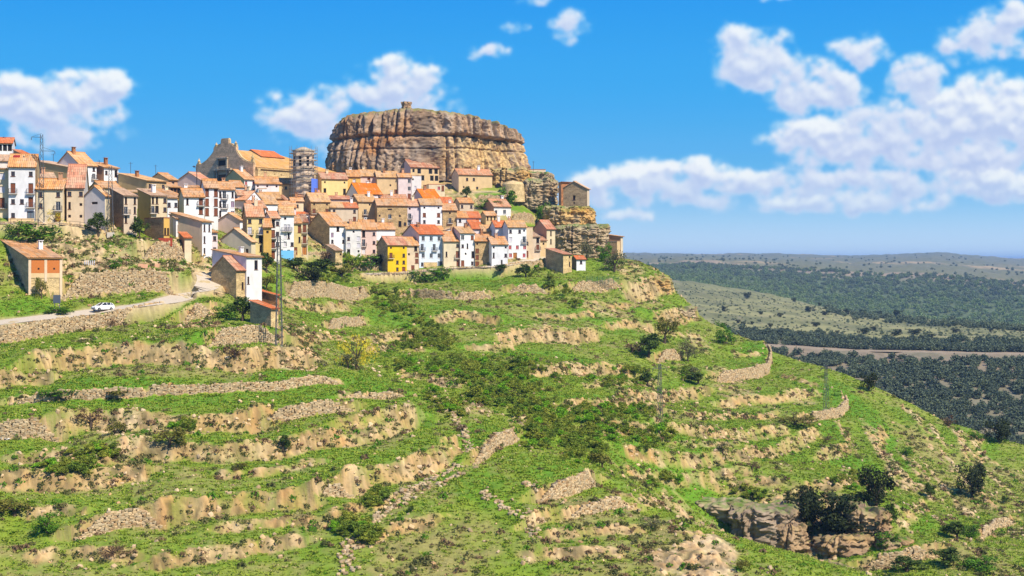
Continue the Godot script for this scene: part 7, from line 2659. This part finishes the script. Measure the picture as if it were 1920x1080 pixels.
	for i in 6:
		m = MB.new()
		m.box(Vector3(-1.0 + i * 0.36, 0, -0.05 + i * 0.004), Vector3(-0.86 + i * 0.36, 1.1, 0.0 + i * 0.004), Color.WHITE, Transform3D(Basis(Vector3.RIGHT, -0.6), Vector3.ZERO))
		part("slat", m.mesh(mat("pale_iron")), o)
	for q in [[263, 502, "tan corrugated scrap sheet lying left on the wall top"], [272, 503, "pinkish scrap sheet lying between the other scrap sheets"], [294, 502, "small round topped scrap sheet lying right on the wall top"]]:
		g = ground_at(q[0], q[1])
		m = MB.new()
		m.box(Vector3(-0.5, 0, 0), Vector3(0.5, 0.9, 0.06), Color.WHITE, Transform3D(Basis(Vector3.RIGHT, -0.5), Vector3.ZERO))
		var e := whole("scrap_sheet", m.mesh(mat("terracotta")), q[2], "scrap sheet")
		e.position = g
	# fittings of single houses
	for ch in get_children():
		if not ch.has_meta("label"):
			continue
		var lb: String = ch.get_meta("label")
		if lb.begins_with("old stone shed with orange"):
			for q in [[0.55, 2.95], [3.45, 5.8]]:
				m = MB.new()
				m.box(Vector3(q[0], 4.1, 0.004), Vector3(q[1], 6.65, 0.10))
				part("brick_panel", m.mesh(mat("brick_orange")), ch)
				m = MB.new()
				m.box(Vector3(q[0] + 1.15, 4.75, 0.1), Vector3(q[0] + 1.5, 5.1, 0.106))
				part("vent_hole", m.mesh(mat("dark")), ch)
			for q in [0.0, 2.95, 5.8]:
				m = MB.new()
				m.box(Vector3(q, -1.5 if q != 2.95 else 2.4, 0.003), Vector3(q + 0.5, 6.7, 0.16))
				part("pillar", m.mesh(mat("tan")), ch)
			m = MB.new()
			m.box(Vector3(0.5, 3.2, 0.003), Vector3(5.8, 4.1, 0.09))
			part("lintel", m.mesh(mat("sand")), ch)
		elif lb.contains("blue painted base"):
			m = MB.new()
			m.box(Vector3(-0.02, -2.0, 0.003), Vector3(3.35, 1.5, 0.04))
			part("painted_base", m.mesh(mat("base_blue")), ch)
		elif lb.begins_with("tall bright white house"):
			m = MB.new()
			m.box(Vector3(0.0, -2.0, 0.003), Vector3(5.0, 0.75, 0.04))
			part("painted_base", m.mesh(mat("sand")), ch)
			m = MB.new()
			m.box(Vector3(0.6, 11.9, -3.8), Vector3(1.9, 13.9, -2.6))
			part("dormer", m.mesh(mat("red")), ch)
		elif lb.begins_with("pale blue house"):
			m = MB.new()
			m.box(Vector3(1.4, -2.0, 0.003), Vector3(5.7, 1.7, 0.05))
			part("stone_base", m.mesh(mat("light_stone")), ch)

func thing_materials() -> void:
	mats["tube"] = base_mat(lin(0.16, 0.165, 0.17), 0.6)
	mats["plank"] = base_mat(lin(0.46, 0.38, 0.30), 0.8)
	mats["galvanised"] = base_mat(lin(0.075, 0.08, 0.09), 0.7)
	mats["rubber"] = base_mat(lin(0.02, 0.02, 0.022), 0.7)
	mats["pale_iron"] = base_mat(lin(0.42, 0.41, 0.42), 0.6)
	var net := base_mat(lin(0.10, 0.18, 0.62), 0.8)
	net.cull_mode = BaseMaterial3D.CULL_DISABLED
	mats["net_blue"] = net
	mats["net_green"] = base_mat(lin(0.03, 0.12, 0.08), 0.8)
	mats["slate"] = base_mat(lin(0.10, 0.12, 0.15), 0.6)
	mats["brick_orange"] = tri_mat(lin(0.62, 0.20, 0.05), tex_grain, Vector3(0.6, 1.2, 0.6))
	mats["wood_red"] = base_mat(lin(0.36, 0.06, 0.03), 0.7)
	mats["base_blue"] = base_mat(lin(0.16, 0.46, 0.78), 0.8)

func _ready() -> void:
	rng.seed = 7
	view_and_light()
	make_textures()
	house_materials()
	thing_materials()
	solve_hill()
	make_heights()
	shape_ground()
	spread_patches()
	make_hill()
	make_far()
	make_great_rock()
	make_outcrops()
	make_walls()
	make_roads()
	make_church()
	make_houses()
	make_things()
	make_bushes()
	make_brambles()
	make_ground_cover()
	make_far_trees()
